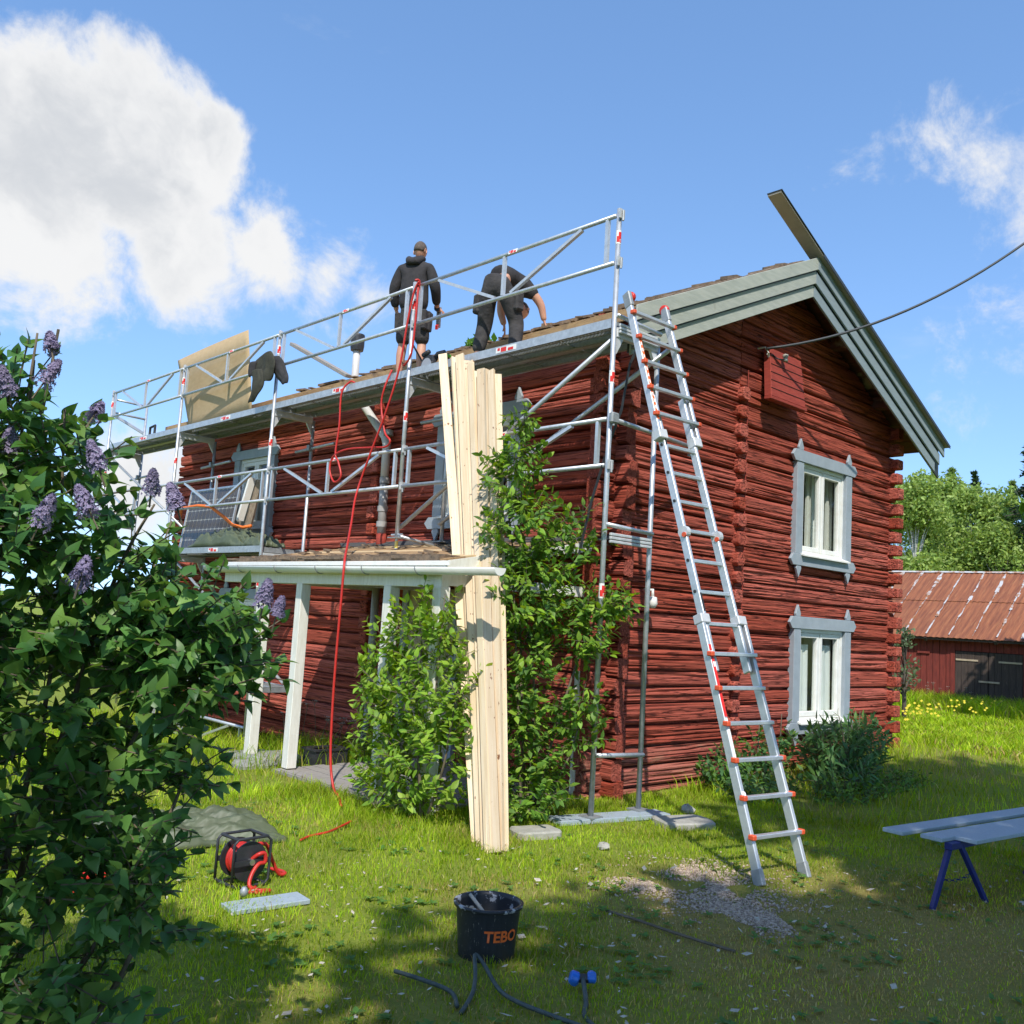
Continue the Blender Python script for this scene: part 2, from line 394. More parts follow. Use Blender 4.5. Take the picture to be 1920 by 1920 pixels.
mat('tin_rust', (0.32, 0.115, 0.05), (0.18, 0.06, 0.032), rough=0.75, metal=0.1, scale=2.2, stretch=(0.5,6,0.5), c3=(0.36,0.16,0.07), c3scale=4.5, c3lim=(0.55,0.72), detail=8)
mat('tin_zinc', (0.62, 0.60, 0.57), (0.40, 0.19, 0.09), rough=0.5, metal=0.3, scale=5.0, lo=0.46, hi=0.6, detail=8)
mat('earth', (0.09, 0.075, 0.045), (0.055, 0.07, 0.025), rough=0.95, scale=3)
# foliage: colour per leaf is stored with the leaf
mat('leaf', (1,1,1), rough=0.5, attr='tint', transl=0.34, spec=0.3)
mat('leaf_gloss', (1,1,1), rough=0.42, attr='tint', transl=0.30, spec=0.35)
mat('grass_blade', (1,1,1), rough=0.7, attr='tint', transl=0.36, spec=0.08)
mat('petal_lilac', (0.34, 0.285, 0.42), (0.20, 0.16, 0.26), rough=0.6, scale=60, transl=0.2)
mat('petal_white', (0.78, 0.77, 0.70), rough=0.6)
mat('petal_yellow', (0.75, 0.60, 0.05), rough=0.6)
mat('litter', (0.50, 0.46, 0.38), (0.36, 0.30, 0.22), rough=0.8, scale=30)
mat('gravel_stone', (0.50, 0.39, 0.30), (0.24, 0.175, 0.13), rough=0.9, scale=40, lo=0.42, hi=0.58)


def ground_mat():
    m = bpy.data.materials.new('lawn_soil'); m.use_nodes = True; M['lawn_soil'] = m
    nt = m.node_tree; N = nt.nodes; L = nt.links; b = N['Principled BSDF']; b.inputs['Roughness'].default_value = 0.95
    b.inputs['Specular IOR Level'].default_value = 0.1
    tc = N.new('ShaderNodeTexCoord')
    def nz(s, d=6):
        n = N.new('ShaderNodeTexNoise'); n.inputs['Scale'].default_value = s; n.inputs['Detail'].default_value = d; n.inputs['Roughness'].default_value = 0.65
        L.new(tc.outputs['Object'], n.inputs['Vector']); return n.outputs['Fac']
    def mr(v, a, c):
        r = N.new('ShaderNodeMapRange'); r.inputs['From Min'].default_value = a; r.inputs['From Max'].default_value = c; L.new(v, r.inputs['Value']); return r.outputs['Result']
    def mix(f, a, c):
        x = N.new('ShaderNodeMixRGB'); L.new(f, x.inputs[0])
        for i, q in ((1, a), (2, c)):
            if isinstance(q, tuple): x.inputs[i].default_value = (*q, 1)
            else: L.new(q, x.inputs[i])
        return x.outputs[0]
    c = mix(mr(nz(26), 0.35, 0.65), (0.17, 0.23, 0.030), (0.26, 0.29, 0.05))
    at = N.new('ShaderNodeAttribute'); at.attribute_name = 'dry'
    c2 = mix(mr(nz(40, 8), 0.35, 0.65), (0.34, 0.26, 0.09), (0.25, 0.21, 0.06))
    c = mix(at.outputs['Fac'], c, c2)
    c = mix(mr(nz(140, 3), 0.62, 0.72), c, (0.09, 0.09, 0.035))
    L.new(c, b.inputs['Base Color'])
    bp = N.new('ShaderNodeBump'); bp.inputs['Distance'].default_value = 0.02; L.new(nz(60), bp.inputs['Height']); L.new(bp.outputs[0], b.inputs['Normal'])
ground_mat()


def perforated(name):
    """galvanised deck sheet with punched rows of holes"""
    m = bpy.data.materials.new(name); m.use_nodes = True; M[name] = m
    nt = m.node_tree; N = nt.nodes; L = nt.links; b = N['Principled BSDF']
    b.inputs['Base Color'].default_value = (0.33, 0.35, 0.345, 1); b.inputs['Metallic'].default_value = 0.35; b.inputs['Roughness'].default_value = 0.5
    tc = N.new('ShaderNodeTexCoord'); mp = N.new('ShaderNodeMapping'); mp.inputs['Scale'].default_value = (32, 22, 0); L.new(tc.outputs['Object'], mp.inputs['Vector'])
    fr = N.new('ShaderNodeVectorMath'); fr.operation = 'FRACTION'; L.new(mp.outputs[0], fr.inputs[0])
    ds = N.new('ShaderNodeVectorMath'); ds.operation = 'DISTANCE'; L.new(fr.outputs[0], ds.inputs[0]); ds.inputs[1].default_value = (0.5, 0.5, 0)
    lt = N.new('ShaderNodeMath'); lt.operation = 'LESS_THAN'; L.new(ds.outputs['Value'], lt.inputs[0]); lt.inputs[1].default_value = 0.32
    sep = N.new('ShaderNodeSeparateXYZ'); L.new(mp.outputs[0], sep.inputs[0])
    md = N.new('ShaderNodeMath'); md.operation = 'FLOORED_MODULO'; L.new(sep.outputs[0], md.inputs[0]); md.inputs[1].default_value = 3.0
    g = N.new('ShaderNodeMath'); g.operation = 'LESS_THAN'; L.new(md.outputs[0], g.inputs[0]); g.inputs[1].default_value = 2.0
    ml = N.new('ShaderNodeMath'); ml.operation = 'MULTIPLY'; L.new(lt.outputs[0], ml.inputs[0]); L.new(g.outputs[0], ml.inputs[1])
    tr = N.new('ShaderNodeBsdfTransparent'); ms = N.new('ShaderNodeMixShader')
    L.new(ml.outputs[0], ms.inputs[0]); L.new(b.outputs[0], ms.inputs[1]); L.new(tr.outputs[0], ms.inputs[2]); L.new(ms.outputs[0], N['Material Output'].inputs['Surface'])
perforated('deck_sheet')


def glass(name):
    m = bpy.data.materials.new(name); m.use_nodes = True; M[name] = m
    nt = m.node_tree; N = nt.nodes; L = nt.links
    tr = N.new('ShaderNodeBsdfTransparent'); tr.inputs['Color'].default_value = (0.86, 0.9, 0.88, 1)
    gl = N.new('ShaderNodeBsdfGlossy'); gl.inputs['Roughness'].default_value = 0.02
    lw = N.new('ShaderNodeLayerWeight'); pw = N.new('ShaderNodeMath'); pw.operation = 'POWER'; pw.inputs[1].default_value = 4.0; L.new(lw.outputs['Facing'], pw.inputs[0])
    fr = N.new('ShaderNodeMath'); fr.operation = 'MULTIPLY_ADD'; fr.inputs[1].default_value = 0.8; fr.inputs[2].default_value = 0.04; L.new(pw.outputs[0], fr.inputs[0])
    ms = N.new('ShaderNodeMixShader'); L.new(fr.outputs[0], ms.inputs[0]); L.new(tr.outputs[0], ms.inputs[1]); L.new(gl.outputs[0], ms.inputs[2])
    L.new(ms.outputs[0], N['Material Output'].inputs['Surface'])
glass('window_glass')
# ================================================================ ground
def sstep(a, b, x):
    t = min(1.0, max(0.0, (x-a)/(b-a))); return t*t*(3-2*t)
def gz(x, y):
    z = 0.20*math.exp(-((x-13.8)**2 + (y-6.6)**2)/11.0)
    z -= 0.33*sstep(8.6, 13.0, y)*sstep(24, 12, x)
    z -= 0.12*sstep(16, 28, x)
    z += 0.025*noise.noise((x*0.9, y*0.9, 3.1)) + 0.012*noise.noise((x*2.7, y*2.7, 8.0))
    return z
def dryness(x, y):
    d = 1.0*math.exp(-(((x-5.6)/2.0)**2 + ((y-2.2)/1.4)**2)) + 0.50*math.exp(-(((x-4.6)/0.9)**2 + ((y-3.4)/0.9)**2))
    d += 0.45*math.exp(-(((x-12.6)/2.6)**2 + ((y-5.0)/0.7)**2)) + 0.25*math.exp(-(((x-2.5)/0.7)**2 + ((y-3.4)/0.9)**2))
    d += 0.9*noise.noise((x*1.1, y*1.1, 0)) * 0.45 + 0.25*noise.noise((x*3.3, y*3.3, 5))
    return max(0.0, min(1.0, d))
def build_ground():
    def axis(lo, hi, fine_lo, fine_hi, step):
        a = [lo*1.0]; 
        xs = list(np.arange(fine_lo, fine_hi, step))
        left = [fine_lo - step*1.5**k for k in range(1, 30)]
        left = [v for v in left if v > lo]; right = [fine_hi + step*1.5**k for k in range(0, 30)]; right = [v for v in right if v < hi]
        return [lo] + left[::-1] + xs + right + [hi]
    xs = axis(-900, 900, -1.0, 17.0, 0.16); ys = axis(-900, 900, -1.0, 17.0, 0.16)
    mb = MB(); mb.grid([[(x, y, gz(x, y)) for x in xs] for y in ys])
    o = mb.build('ground', 'lawn_soil', smooth=True)
    at = o.data.attributes.new('dry', 'FLOAT', 'POINT')
    at.data.foreach_set('value', [dryness(x, y) for y in ys for x in xs])
    tag(o, 'patchy lawn ground with dry mossy brown patches', kind='structure')
    return o
build_ground()

# ================================================================ the log house
W, G, XR, YB = 7.10, 6.10, 13.38, 16.40
RIDGE, RZ, PITCH = 10.24, 6.33, 0.455
def roof_z(x): return RZ - PITCH*abs(x-RIDGE)
house = thing('log_house', 'two-storey falu red log house with grey bargeboards and window casings', 'house', (RIDGE, 11.2, 0))
Z = Vector((0,0,1))

def log_piece(p0, A, N, length, z0, H, seed, m, cut0=0.0, cut1=0.0, thick=0.15, name='log', step=0.07, wav=1.0):
    """hewn log: p0 start of the outer face (x, y), A along, N outward"""
    A = Vector(A); N = Vector(N); p0 = Vector((p0[0], p0[1], 0))
    n = max(3, int(length/step)); rows = 13
    sec = []
    hs = [0.075 + 0.86*k/(rows-1) for k in range(rows)]; db = 0.078+0.02*((seed*0.37) % 1.0)
    V = []; nz = noise.noise
    tilt = 0.03*nz((seed*1.7, 0.3, 2.2))*wav
    for i in range(n+1):
        t = i/n
        s0 = t*length
        top = 0.009*nz((s0*0.45, seed*3.1, 1.0))*wav + tilt*(t-0.5); bot = 0.009*nz((s0*0.45, seed*3.1+7, 4.0))*wav + tilt*(t-0.5)
        prof = [(thick, -0.03), (db, -0.03), (db, 0.035+bot/H)]
        prof.append((0.022, 0.055+bot/H))
        for h in hs:
            e = min(1.0, abs(2*(h-0.075)/0.86-1))
            d = 0.014*e**8 + 0.009*nz((s0*0.9, h*1.5+seed, seed*2.3)) + 0.006*nz((s0*1.1, h*9+seed*5, seed))
            c = abs(nz((s0*0.16+seed*9, h*4.6+0.07*nz((s0*0.7, seed, h)), seed*1.3)))
            if c < 0.10: d += 0.024*(1-c/0.10)
            prof.append((d, h + (bot*(1-h) + top*h)/H))
        prof += [(0.022, 0.955+top/H), (db, 0.972+top/H), (db, 1.03), (thick, 1.03)]
        for (d, h) in prof:
            zz = h*H
            s = cut0*zz + t*(length - (cut0+cut1)*zz)
            V.append(p0 + A*s - N*d + Z*(z0+zz))
    k = len(prof); F = []
    for i in range(n):
        for j in range(k-1):
            F.append((i*k+j, (i+1)*k+j, (i+1)*k+j+1, i*k+j+1))
        F.append((i*k+k-1, (i+1)*k+k-1, (i+1)*k, i*k))
    F.append(tuple(range(k))); F.append(tuple(n*k+j for j in range(k-1, -1, -1)))
    if A.cross(Z).dot(N) < 0: F = [f[::-1] for f in F]
    mb = MB(); mb.v = [tuple(v) for v in V]; mb.f = F; mb.mi = [0]*len(F)
    return mb.build(name, m, house)

def runs(a0, a1, holes):
    """[a0,a1] minus holes"""
    out = [(a0, a1)]
    for (b0, b1) in holes:
        nx = []
        for (s, e) in out:
            if b1 <= s or b0 >= e: nx.append((s, e)); continue
            if b0 > s: nx.append((s, b0))
            if b1 < e: nx.append((b1, e))
        out = nx
    return [(s, e) for (s, e) in out if e-s > 0.05]

GW = [(10.68, 11.82, 2.70, 3.87), (10.70, 11.86, 0.62, 1.77)]            # gable openings X0 X1 z0 z1
LW = [(13.10, 14.10, 2.85, 3.98), (7.60, 8.80, 2.85, 3.98), (13.10, 14.10, 0.66, 1.75)]  # long wall openings Y0 Y1 z0 z1
DOOR = (8.40, 9.35, -0.1, 2.02)
CH = 0.205
rl = random.Random(3)
def courses(z, ztop, r):
    out = []
    while z < ztop:
        h = CH*r.uniform(0.78, 1.22); out.append((z, h)); z += h
    return out
PX = 9.28   # column of partition log ends on the gable
sd = 1
def gable_x(z):   # half width available under the roof at height z
    return (RZ - 0.13 - z)/PITCH
for half in (0, 1):
    for (z, h) in courses(-0.12 + (0.0 if half == 0 else -0.07), 6.05, rl):
        sd += 1
        zt = z+h
        hw = gable_x(z)
        if hw < 0.25: break
        a, b = (6.86+rl.uniform(-0.04, 0.04), PX) if half == 0 else (PX+0.012, 13.40+rl.uniform(-0.03, 0.03))
        cl = cr = 0.0
        lim0, lim1 = RIDGE-hw, RIDGE+hw
        if a < lim0: a = lim0; cl = 1/PITCH
        if b > lim1: b = lim1; cr = 1/PITCH
        if b-a < 0.3: continue
        if cl and h*cl > (b-a)*0.8: continue
        holes = [(x0, x1) for (x0, x1, z0, z1) in GW if zt > z0+0.02 and z < z1-0.02]
        for (s, e) in runs(a, b, holes):
            c0 = cl if s == a else 0; c1 = cr if e == b else 0
            if (c0+c1)*h > (e-s)*0.95: continue
            log_piece((s, G), (1,0,0), (0,-1,0), e-s, z, h*0.985, sd*0.77, 'log_faded' if z < 0.30 and half == 0 else 'log_gable', c0, c1)
# partition log ends on the gable
z = -0.02
while z < 4.55:
    h = rl.uniform(0.12, 0.16)
    w = rl.uniform(0.075, 0.095); x = PX+0.03+rl.uniform(-0.012, 0.012); y0 = G-0.055-rl.uniform(0, 0.025)
    ch = 0.03
    mb = MB(); mb.prism([(x-w, y0, z+ch), (x-w+ch, y0, z), (x+w-ch, y0, z), (x+w, y0, z+ch), (x+w, y0, z+h-ch), (x+w-ch, y0, z+h), (x-w+ch, y0, z+h), (x-w, y0, z+h-ch)], (0, 0.2, 0))
    mb.build('log_end', 'log_end', house, bevel=0.008)
    z += h + rl.uniform(0.05, 0.085)
# long wall
for (z, h) in courses(-0.22, 4.80, rl):
    sd += 1; zt = z+h
    if zt > 4.84: h = 4.84-z; zt = 4.84
    if h < 0.06: continue
    holes = [(y0, y1) for (y0, y1, z0, z1) in LW if zt > z0+0.02 and z < z1-0.02]
    if z < DOOR[3]-0.05: holes.append(DOOR[:2])
    a, b = 5.96+rl.uniform(-0.03, 0.03), YB+0.12+rl.uniform(-0.05, 0.05)
    for (s, e) in runs(a, b, holes):
        log_piece((W, s), (0,1,0), (-1,0,0), e-s, z, h*0.985, sd*0.77, 'log_long', step=0.10)
# partition log ends on the long wall, and the far right corner's stacked ends
for (x0, y0, yl, zt, nm) in ((W, 10.2, None, 4.7, 'L'), (13.22, 5.97, None, 4.72, 'R')):
    z = -0.02
    while z < zt:
        h = rl.uniform(0.13, 0.17); q = rl.uniform(-0.02, 0.02)
        if nm == 'L':
            mb = MB(); mb.box((x0-0.10+q, y0-0.08, z), (x0+0.1, y0+0.08, z+h))
        else:
            mb = MB(); mb.box((x0, y0+q, z), (x0+0.175+q, y0+0.3, z+h))
        mb.build('log_end', 'log_end', house, bevel=0.014)
        z += h + rl.uniform(0.035, 0.075)
# walls that face away, floor between the storeys
mb = MB(); mb.box((XR-0.10, G+0.16, -0.2), (XR, YB, roof_z(XR)-0.16)); mb.build('back_wall', 'red_board', house)
mb = MB(); mb.box((W+0.16, YB-0.14, -0.2), (XR-0.1, YB, 4.6))
mb.prism([(W+0.16, YB-0.14, 4.6), (XR-0.1, YB-0.14, 4.6), (RIDGE, YB-0.14, RZ-0.2)], (0, 0.14, 0)); mb.build('end_wall', 'red_board', house)
mb = MB(); mb.box((W+0.15, G+0.15, 2.2), (XR-0.1, YB-0.15, 2.35)); mb.build('storey_floor', 'dark_core', house)
mb = MB(); mb.box((W+0.15, G+0.15, 4.3), (XR-0.1, YB-0.15, 4.4)); mb.build('loft_floor', 'dark_core', house)
# foundation stones showing under the sill
for i in range(16):
    x = 7.1 + i*0.42 + rl.uniform(-0.05, 0.05); 
    mb = MB(); mb.box((x-0.16, G+0.03+rl.uniform(-0.02, 0.03), -0.4), (x+0.17, G+0.28, -0.10)); mb.build('foundation_stone', 'stone', house, bevel=0.04)

# ---------------------------------------------------------------- windows
def window(P, A, N, a0, a1, z0, z1, sill=True, pale=False, curtain=True):
    """opening from a0 to a1 along A; P maps to a point on the wall's outer face"""
    A = Vector(A); N = Vector(N)
    def pt(a, d, z): return Vector(P) + A*a + N*d + Z*z
    def bx(mb, b0, b1, d0, d1, y0, y1): mb.hexa([pt(b0,d0,y0), pt(b1,d0,y0), pt(b1,d1,y0), pt(b0,d1,y0), pt(b0,d0,y1), pt(b1,d0,y1), pt(b1,d1,y1), pt(b0,d1,y1)])
    cw = 0.15
    root = MB()
    f = 0.05                                                            # fixed frame
    for (b0, b1, y0, y1) in ((a0, a0+f, z0, z1), (a1-f, a1, z0, z1), (a0+f, a1-f, z1-f, z1), (a0+f, a1-f, z0, z0+f)):
        bx(root, b0, b1, -0.10, 0.012, y0, y1)
    win = root.build('window', 'white_paint', house)
    mid = (a0+a1)/2
    for (s0, s1) in ((a0+f+0.003, mid-0.006), (mid+0.006, a1-f-0.003)):          # two casements
        g = 0.062; mb = MB()
        for (b0, b1, y0, y1) in ((s0, s0+g, z0+f+.003, z1-f-.003), (s1-g, s1, z0+f+.003, z1-f-.003), (s0+g, s1-g, z1-f-.003-g, z1-f-.003), (s0+g, s1-g, z0+f+.003, z0+f+.003+g)):
            bx(mb, b0, b1, -0.06, 0.002, y0, y1)
        mb.build('sash', 'white_paint', win, bevel=0.006)
        mb = MB(); mb.grid([[pt(s0+g-0.01, -0.032, z0+f+g-0.01), pt(s1-g+0.01, -0.032, z0+f+g-0.01)], [pt(s0+g-0.01, -0.032, z1-f-g+0.01), pt(s1-g+0.01, -0.032, z1-f-g+0.01)]]); mb.build('pane', 'window_glass', win)
        # inner casement with its own frame
        mb = MB()
        for (b0, b1) in ((s0+0.02, s0+0.075), (s1-0.075, s1-0.02)): bx(mb, b0, b1, -0.19, -0.16, z0+f, z1-f)
        bx(mb, s0+0.075, s1-0.075, -0.19, -0.16, z0+f, z0+f+0.06)
        if not pale: mb.build('inner_sash', 'white_paint', win)
    # lining of the opening and the room behind it
    mb = MB(); t = 0.02
    bx(mb, a0-t, a0, -0.55, -0.10, z0-t, z1+t); bx(mb, a1, a1+t, -0.55, -0.10, z0-t, z1+t); bx(mb, a0, a1, -0.55, -0.10, z0-t, z0); bx(mb, a0, a1, -0.55, -0.10, z1, z1+t)
    mb.build('lining', 'white_paint', win)
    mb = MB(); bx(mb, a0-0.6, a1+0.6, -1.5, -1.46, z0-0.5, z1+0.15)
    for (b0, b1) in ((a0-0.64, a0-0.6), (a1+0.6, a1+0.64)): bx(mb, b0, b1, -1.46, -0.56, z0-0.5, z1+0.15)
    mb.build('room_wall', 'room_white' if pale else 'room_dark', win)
    if curtain:
        for (c0, c1) in (((a0+0.02, a0+0.22), (a1-0.26, a1-0.02)) if not pale else ((a0+0.05, a0+0.52), (a1-0.57, a1-0.05))):
            rows = []
            for y in np.linspace(z0+0.05, z1-0.03 if not pale else z1-0.20, 5):
                rows.append([pt(c0+(c1-c0)*u, (-0.115 if pale else -0.34)+0.015*math.sin(u*22+y), y) for u in np.linspace(0, 1, 18)])
            mb = MB(); mb.grid(rows); mb.build('curtain', 'linen', win, smooth=True)
    # casing boards with pointed ends
    d0, d1 = 0.030, 0.062
    po = 0.07
    def pointed(b0, b1, y0, y1, dd0, dd1):
        ym = (y0+y1)/2
        return MB().prism([pt(b0, dd0, ym), pt(b0+po, dd0, y0), pt(b1-po, dd0, y0), pt(b1, dd0, ym), pt(b1-po, dd0, y1), pt(b0+po, dd0, y1)], N*(dd1-dd0))
    pointed(a0-cw-0.13, a1+cw+0.13, z1-0.005, z1+0.145, d0, d1+0.006).build('casing', 'grey_paint', win, bevel=0.004)
    pointed(a0-cw-0.13, a1+cw+0.13, z0-0.150, z0-0.004, d0, d1+0.006).build('casing', 'grey_paint', win, bevel=0.004)
    for (b0, b1) in ((a0-cw, a0+0.01), (a1-0.01, a1+cw)):
        mb = MB(); bx(mb, b0, b1, d0-0.055, d1-0.004, z0-0.002, z1-0.007); mb.build('casing', 'grey_paint', win, bevel=0.004)
        bm = (b0+b1)/2; hw = 0.062
        MB().prism([pt(bm-hw*0.8, d0, z1+0.147), pt(bm+hw*0.8, d0, z1+0.147), pt(bm+hw, d0, z1+0.18), pt(bm, d0, z1+0.295), pt(bm-hw, d0, z1+0.18)], N*(d1-d0)).build('finial', 'grey_paint', win, bevel=0.004)
        MB().prism([pt(bm, d0, z0-0.30), pt(bm+hw, d0, z0-0.185), pt(bm+hw*0.8, d0, z0-0.152), pt(bm-hw*0.8, d0, z0-0.152), pt(bm-hw, d0, z0-0.185)], N*(d1-d0)).build('finial', 'grey_paint', win, bevel=0.004)
    if sill:
        MB().prism([pt(a0-0.03, 0.0, z0+0.035), pt(a0-0.03, 0.0, z0+0.0), pt(a0-0.03, 0.115, z0-0.03), pt(a0-0.03, 0.115, z0-0.012)], A*(a1-a0+0.06)).build('sill', 'white_paint', win)
    return win
window((0, G, 0), (1,0,0), (0,-1,0), *GW[0])
window((0, G, 0), (1,0,0), (0,-1,0), *GW[1], pale=True)
for k, w_ in enumerate(LW): window((W, 0, 0), (0,1,0), (-1,0,0), *w_, pale=(k == 0))

# door under the porch
mb = MB(); mb.box((W-0.02, DOOR[0]+0.03, -0.08), (W+0.04, DOOR[1]-0.03, 1.98)); door = mb.build('door', 'pale_wood', house)
for k in range(3):
    mb = MB(); mb.box((W-0.035, DOOR[0]+0.14, 0.12+k*0.62), (W-0.02, DOOR[1]-0.14, 0.62+k*0.62)); mb.build('door_panel', 'pale_wood', door, bevel=0.01)
for (y0, y1) in ((DOOR[0]-0.08, DOOR[0]+0.028), (DOOR[1]-0.028, DOOR[1]+0.08)):
    mb = MB(); mb.box((W-0.05, y0, -0.1), (W+0.03, y1, 2.02)); mb.build('door_casing', 'grey_paint', door)

# ---------------------------------------------------------------- roof
Y0, Y1 = 5.73, 16.80
EAVE_L, EAVE_R = 6.90, 14.08
rr = random.Random(12)
def slope_pt(x, y, off): return Vector((x, y, roof_z(x)+off))
# left slope: bare boards along the house
n = 12; xs = np.linspace(EAVE_L, RIDGE, n+1)
for i in range(n):
    a, b = xs[i]+0.004, xs[i+1]-0.004
    y0, y1 = Y0+rr.uniform(0, 0.02), Y1+rr.uniform(-0.05, 0.05); lift = rr.uniform(-0.006, 0.006)
    mb = MB(); mb.hexa([(a,y0,roof_z(a)-0.034+lift),(b,y0,roof_z(b)-0.034+lift),(b,y1,roof_z(b)-0.034-lift),(a,y1,roof_z(a)-0.034-lift),
                        (a,y0,roof_z(a)-0.006+lift),(b,y0,roof_z(b)-0.006+lift),(b,y1,roof_z(b)-0.006-lift),(a,y1,roof_z(a)-0.006-lift)])
    mb.build('roof_board', 'roof_wood_new' if i in (1, 4) else 'roof_wood', house)
# right slope: felt on boards
mb = MB(); mb.hexa([(RIDGE,Y0,RZ-0.010),(EAVE_R,Y0,roof_z(EAVE_R)-0.010),(EAVE_R,Y1,roof_z(EAVE_R)-0.010),(RIDGE,Y1,RZ-0.010),
                    (RIDGE,Y0,RZ+0.008),(EAVE_R,Y0,roof_z(EAVE_R)+0.008),(EAVE_R,Y1,roof_z(EAVE_R)+0.008),(RIDGE,Y1,RZ+0.008)])
mb.build('roof_felt', 'tar_felt', house)
n = 13; xs = np.linspace(RIDGE+0.02, EAVE_R-0.02, n+1)
for i in range(n):
    a, b = xs[i]+0.006, xs[i+1]-0.006
    mb = MB(); mb.hexa([(a,Y0,roof_z(a)-0.045),(b,Y0,roof_z(b)-0.045),(b,Y1,roof_z(b)-0.045),(a,Y1,roof_z(a)-0.045),
                        (a,Y0,roof_z(a)-0.014),(b,Y0,roof_z(b)-0.014),(b,Y1,roof_z(b)-0.014),(a,Y1,roof_z(a)-0.014)])
    mb.build('soffit_board', 'soffit', house)
for x in (7.55, 8.85, 10.24, 11.5, 12.75):                          # purlins reach out to the bargeboards
    zt = roof_z(x)-0.055 - (0.05 if x == 10.24 else 0)
    mb = MB(); mb.box((x-0.075, Y0+0.03, zt-0.17), (x+0.075, 7.2, zt)); mb.build('purlin', 'soffit', house, bevel=0.01)
# rotten shingle remains lying on the boards
mb = MB()
for i in range(240):
    x = RIDGE - abs(rr.gauss(0, 0.5)) if rr.random() < 0.5 else rr.uniform(EAVE_L+0.1, RIDGE)
    x = max(EAVE_L+0.1, x)
    y = rr.uniform(Y0+0.1, 14.5)
    if y > 8 and rr.random() < 0.45: continue
    s = rr.uniform(0.08, 0.32); t = rr.uniform(0.01, 0.045); w = rr.uniform(0.05, 0.14); g = rr.uniform(-0.25, 0.25)
    mb.beam((x, y-s/2, roof_z(x)+t/2-0.008), (x+g*s, y+s/2, roof_z(x+g*s)+t/2+rr.uniform(-0.006, 0.02)), w, t)
for i in range(60):                                                   # ragged edge along the gable side
    x = rr.uniform(7.4, 10.1); s = rr.uniform(0.1, 0.35)
    mb.beam((x, 5.80, roof_z(x)+0.0), (x+s, 5.80+rr.uniform(-0.03, 0.05), roof_z(min(RIDGE, x+s))+rr.uniform(0.0, 0.018)), 0.1, rr.uniform(0.015, 0.035))
o = mb.build('shingle_remains', 'old_shingle', house); o['kind'] = 'stuff'
# eave boards: fresh batten along the left eave
mb = MB(); mb.box((EAVE_L-0.02, Y0, roof_z(EAVE_L)-0.13), (EAVE_L+0.005, 9.4, roof_z(EAVE_L)-0.012)); mb.build('eave_board', 'roof_wood', house)
mb = MB(); mb.box((EAVE_L-0.02, 9.41, roof_z(EAVE_L)-0.13), (EAVE_L+0.005, Y1, roof_z(EAVE_L)-0.012)); mb.build('eave_board', 'roof_wood', house)
# three stepped bargeboards on each slope
for side in (-1, 1):
    xe = 6.80 if side < 0 else 14.06
    for k in range(3):
        yf = 5.655+0.030*k; off = 0.010 - k*0.172; hh = 0.158
        if k == 2: hh = 0.150
        xa = xe + (0 if side < 0 else -0.10*k)
        p = [(xa, yf, roof_z(xa)+off-hh), (RIDGE+side*0.004, yf, RZ+off-hh), (RIDGE+side*0.004, yf, RZ+off), (xa, yf, roof_z(xa)+off)]
        if side > 0: p = p[::-1]
        MB().prism(p, (0, 0.026, 0)).build('bargeboard', 'barge_old' if side < 0 else 'barge_new', house, bevel=0.004)
    # dark boarding behind the steps
    p = [(xe, 5.745, roof_z(xe)-0.46), (RIDGE+side*0.002, 5.745, RZ-0.46), (RIDGE+side*0.002, 5.745, RZ-0.02), (xe, 5.745, roof_z(xe)-0.02)]
    if side > 0: p = p[::-1]
    MB().prism(p, (0, 0.02, 0)).build('backing_board', 'sheet_metal_dark', house)
# flat cover board on the right slope, running on past the ridge, with its metal drip edge
def on_r(x, y, off): return (x, y, RZ - PITCH*(x-RIDGE) + off)
x0, x1 = 9.24, 14.10
MB().hexa([on_r(x0,5.60,0.016), on_r(x1,5.60,0.016), on_r(x1,5.78,0.016), on_r(x0,5.78,0.016), on_r(x0,5.60,0.038), on_r(x1,5.60,0.038), on_r(x1,5.78,0.038), on_r(x0,5.78,0.038)]).build('cover_board', 'board_under', house)
MB().hexa([on_r(x0-0.01,5.585,0.0385), on_r(x1+.01,5.585,0.0385), on_r(x1+.01,5.785,0.0385), on_r(x0-0.01,5.785,0.0385), on_r(x0-0.01,5.585,0.046), on_r(x1+.01,5.585,0.046), on_r(x1+.01,5.785,0.046), on_r(x0-0.01,5.785,0.046)]).build('drip_edge', 'sheet_metal_dark', house)
MB().hexa([on_r(RIDGE,5.585,0.0), on_r(x1,5.585,0.0), on_r(x1,5.592,0.0), on_r(RIDGE,5.592,0.0), on_r(RIDGE,5.585,0.0385), on_r(x1,5.585,0.0385), on_r(x1,5.592,0.0385), on_r(RIDGE,5.592,0.0385)]).build('drip_edge', 'sheet_metal_dark', house)
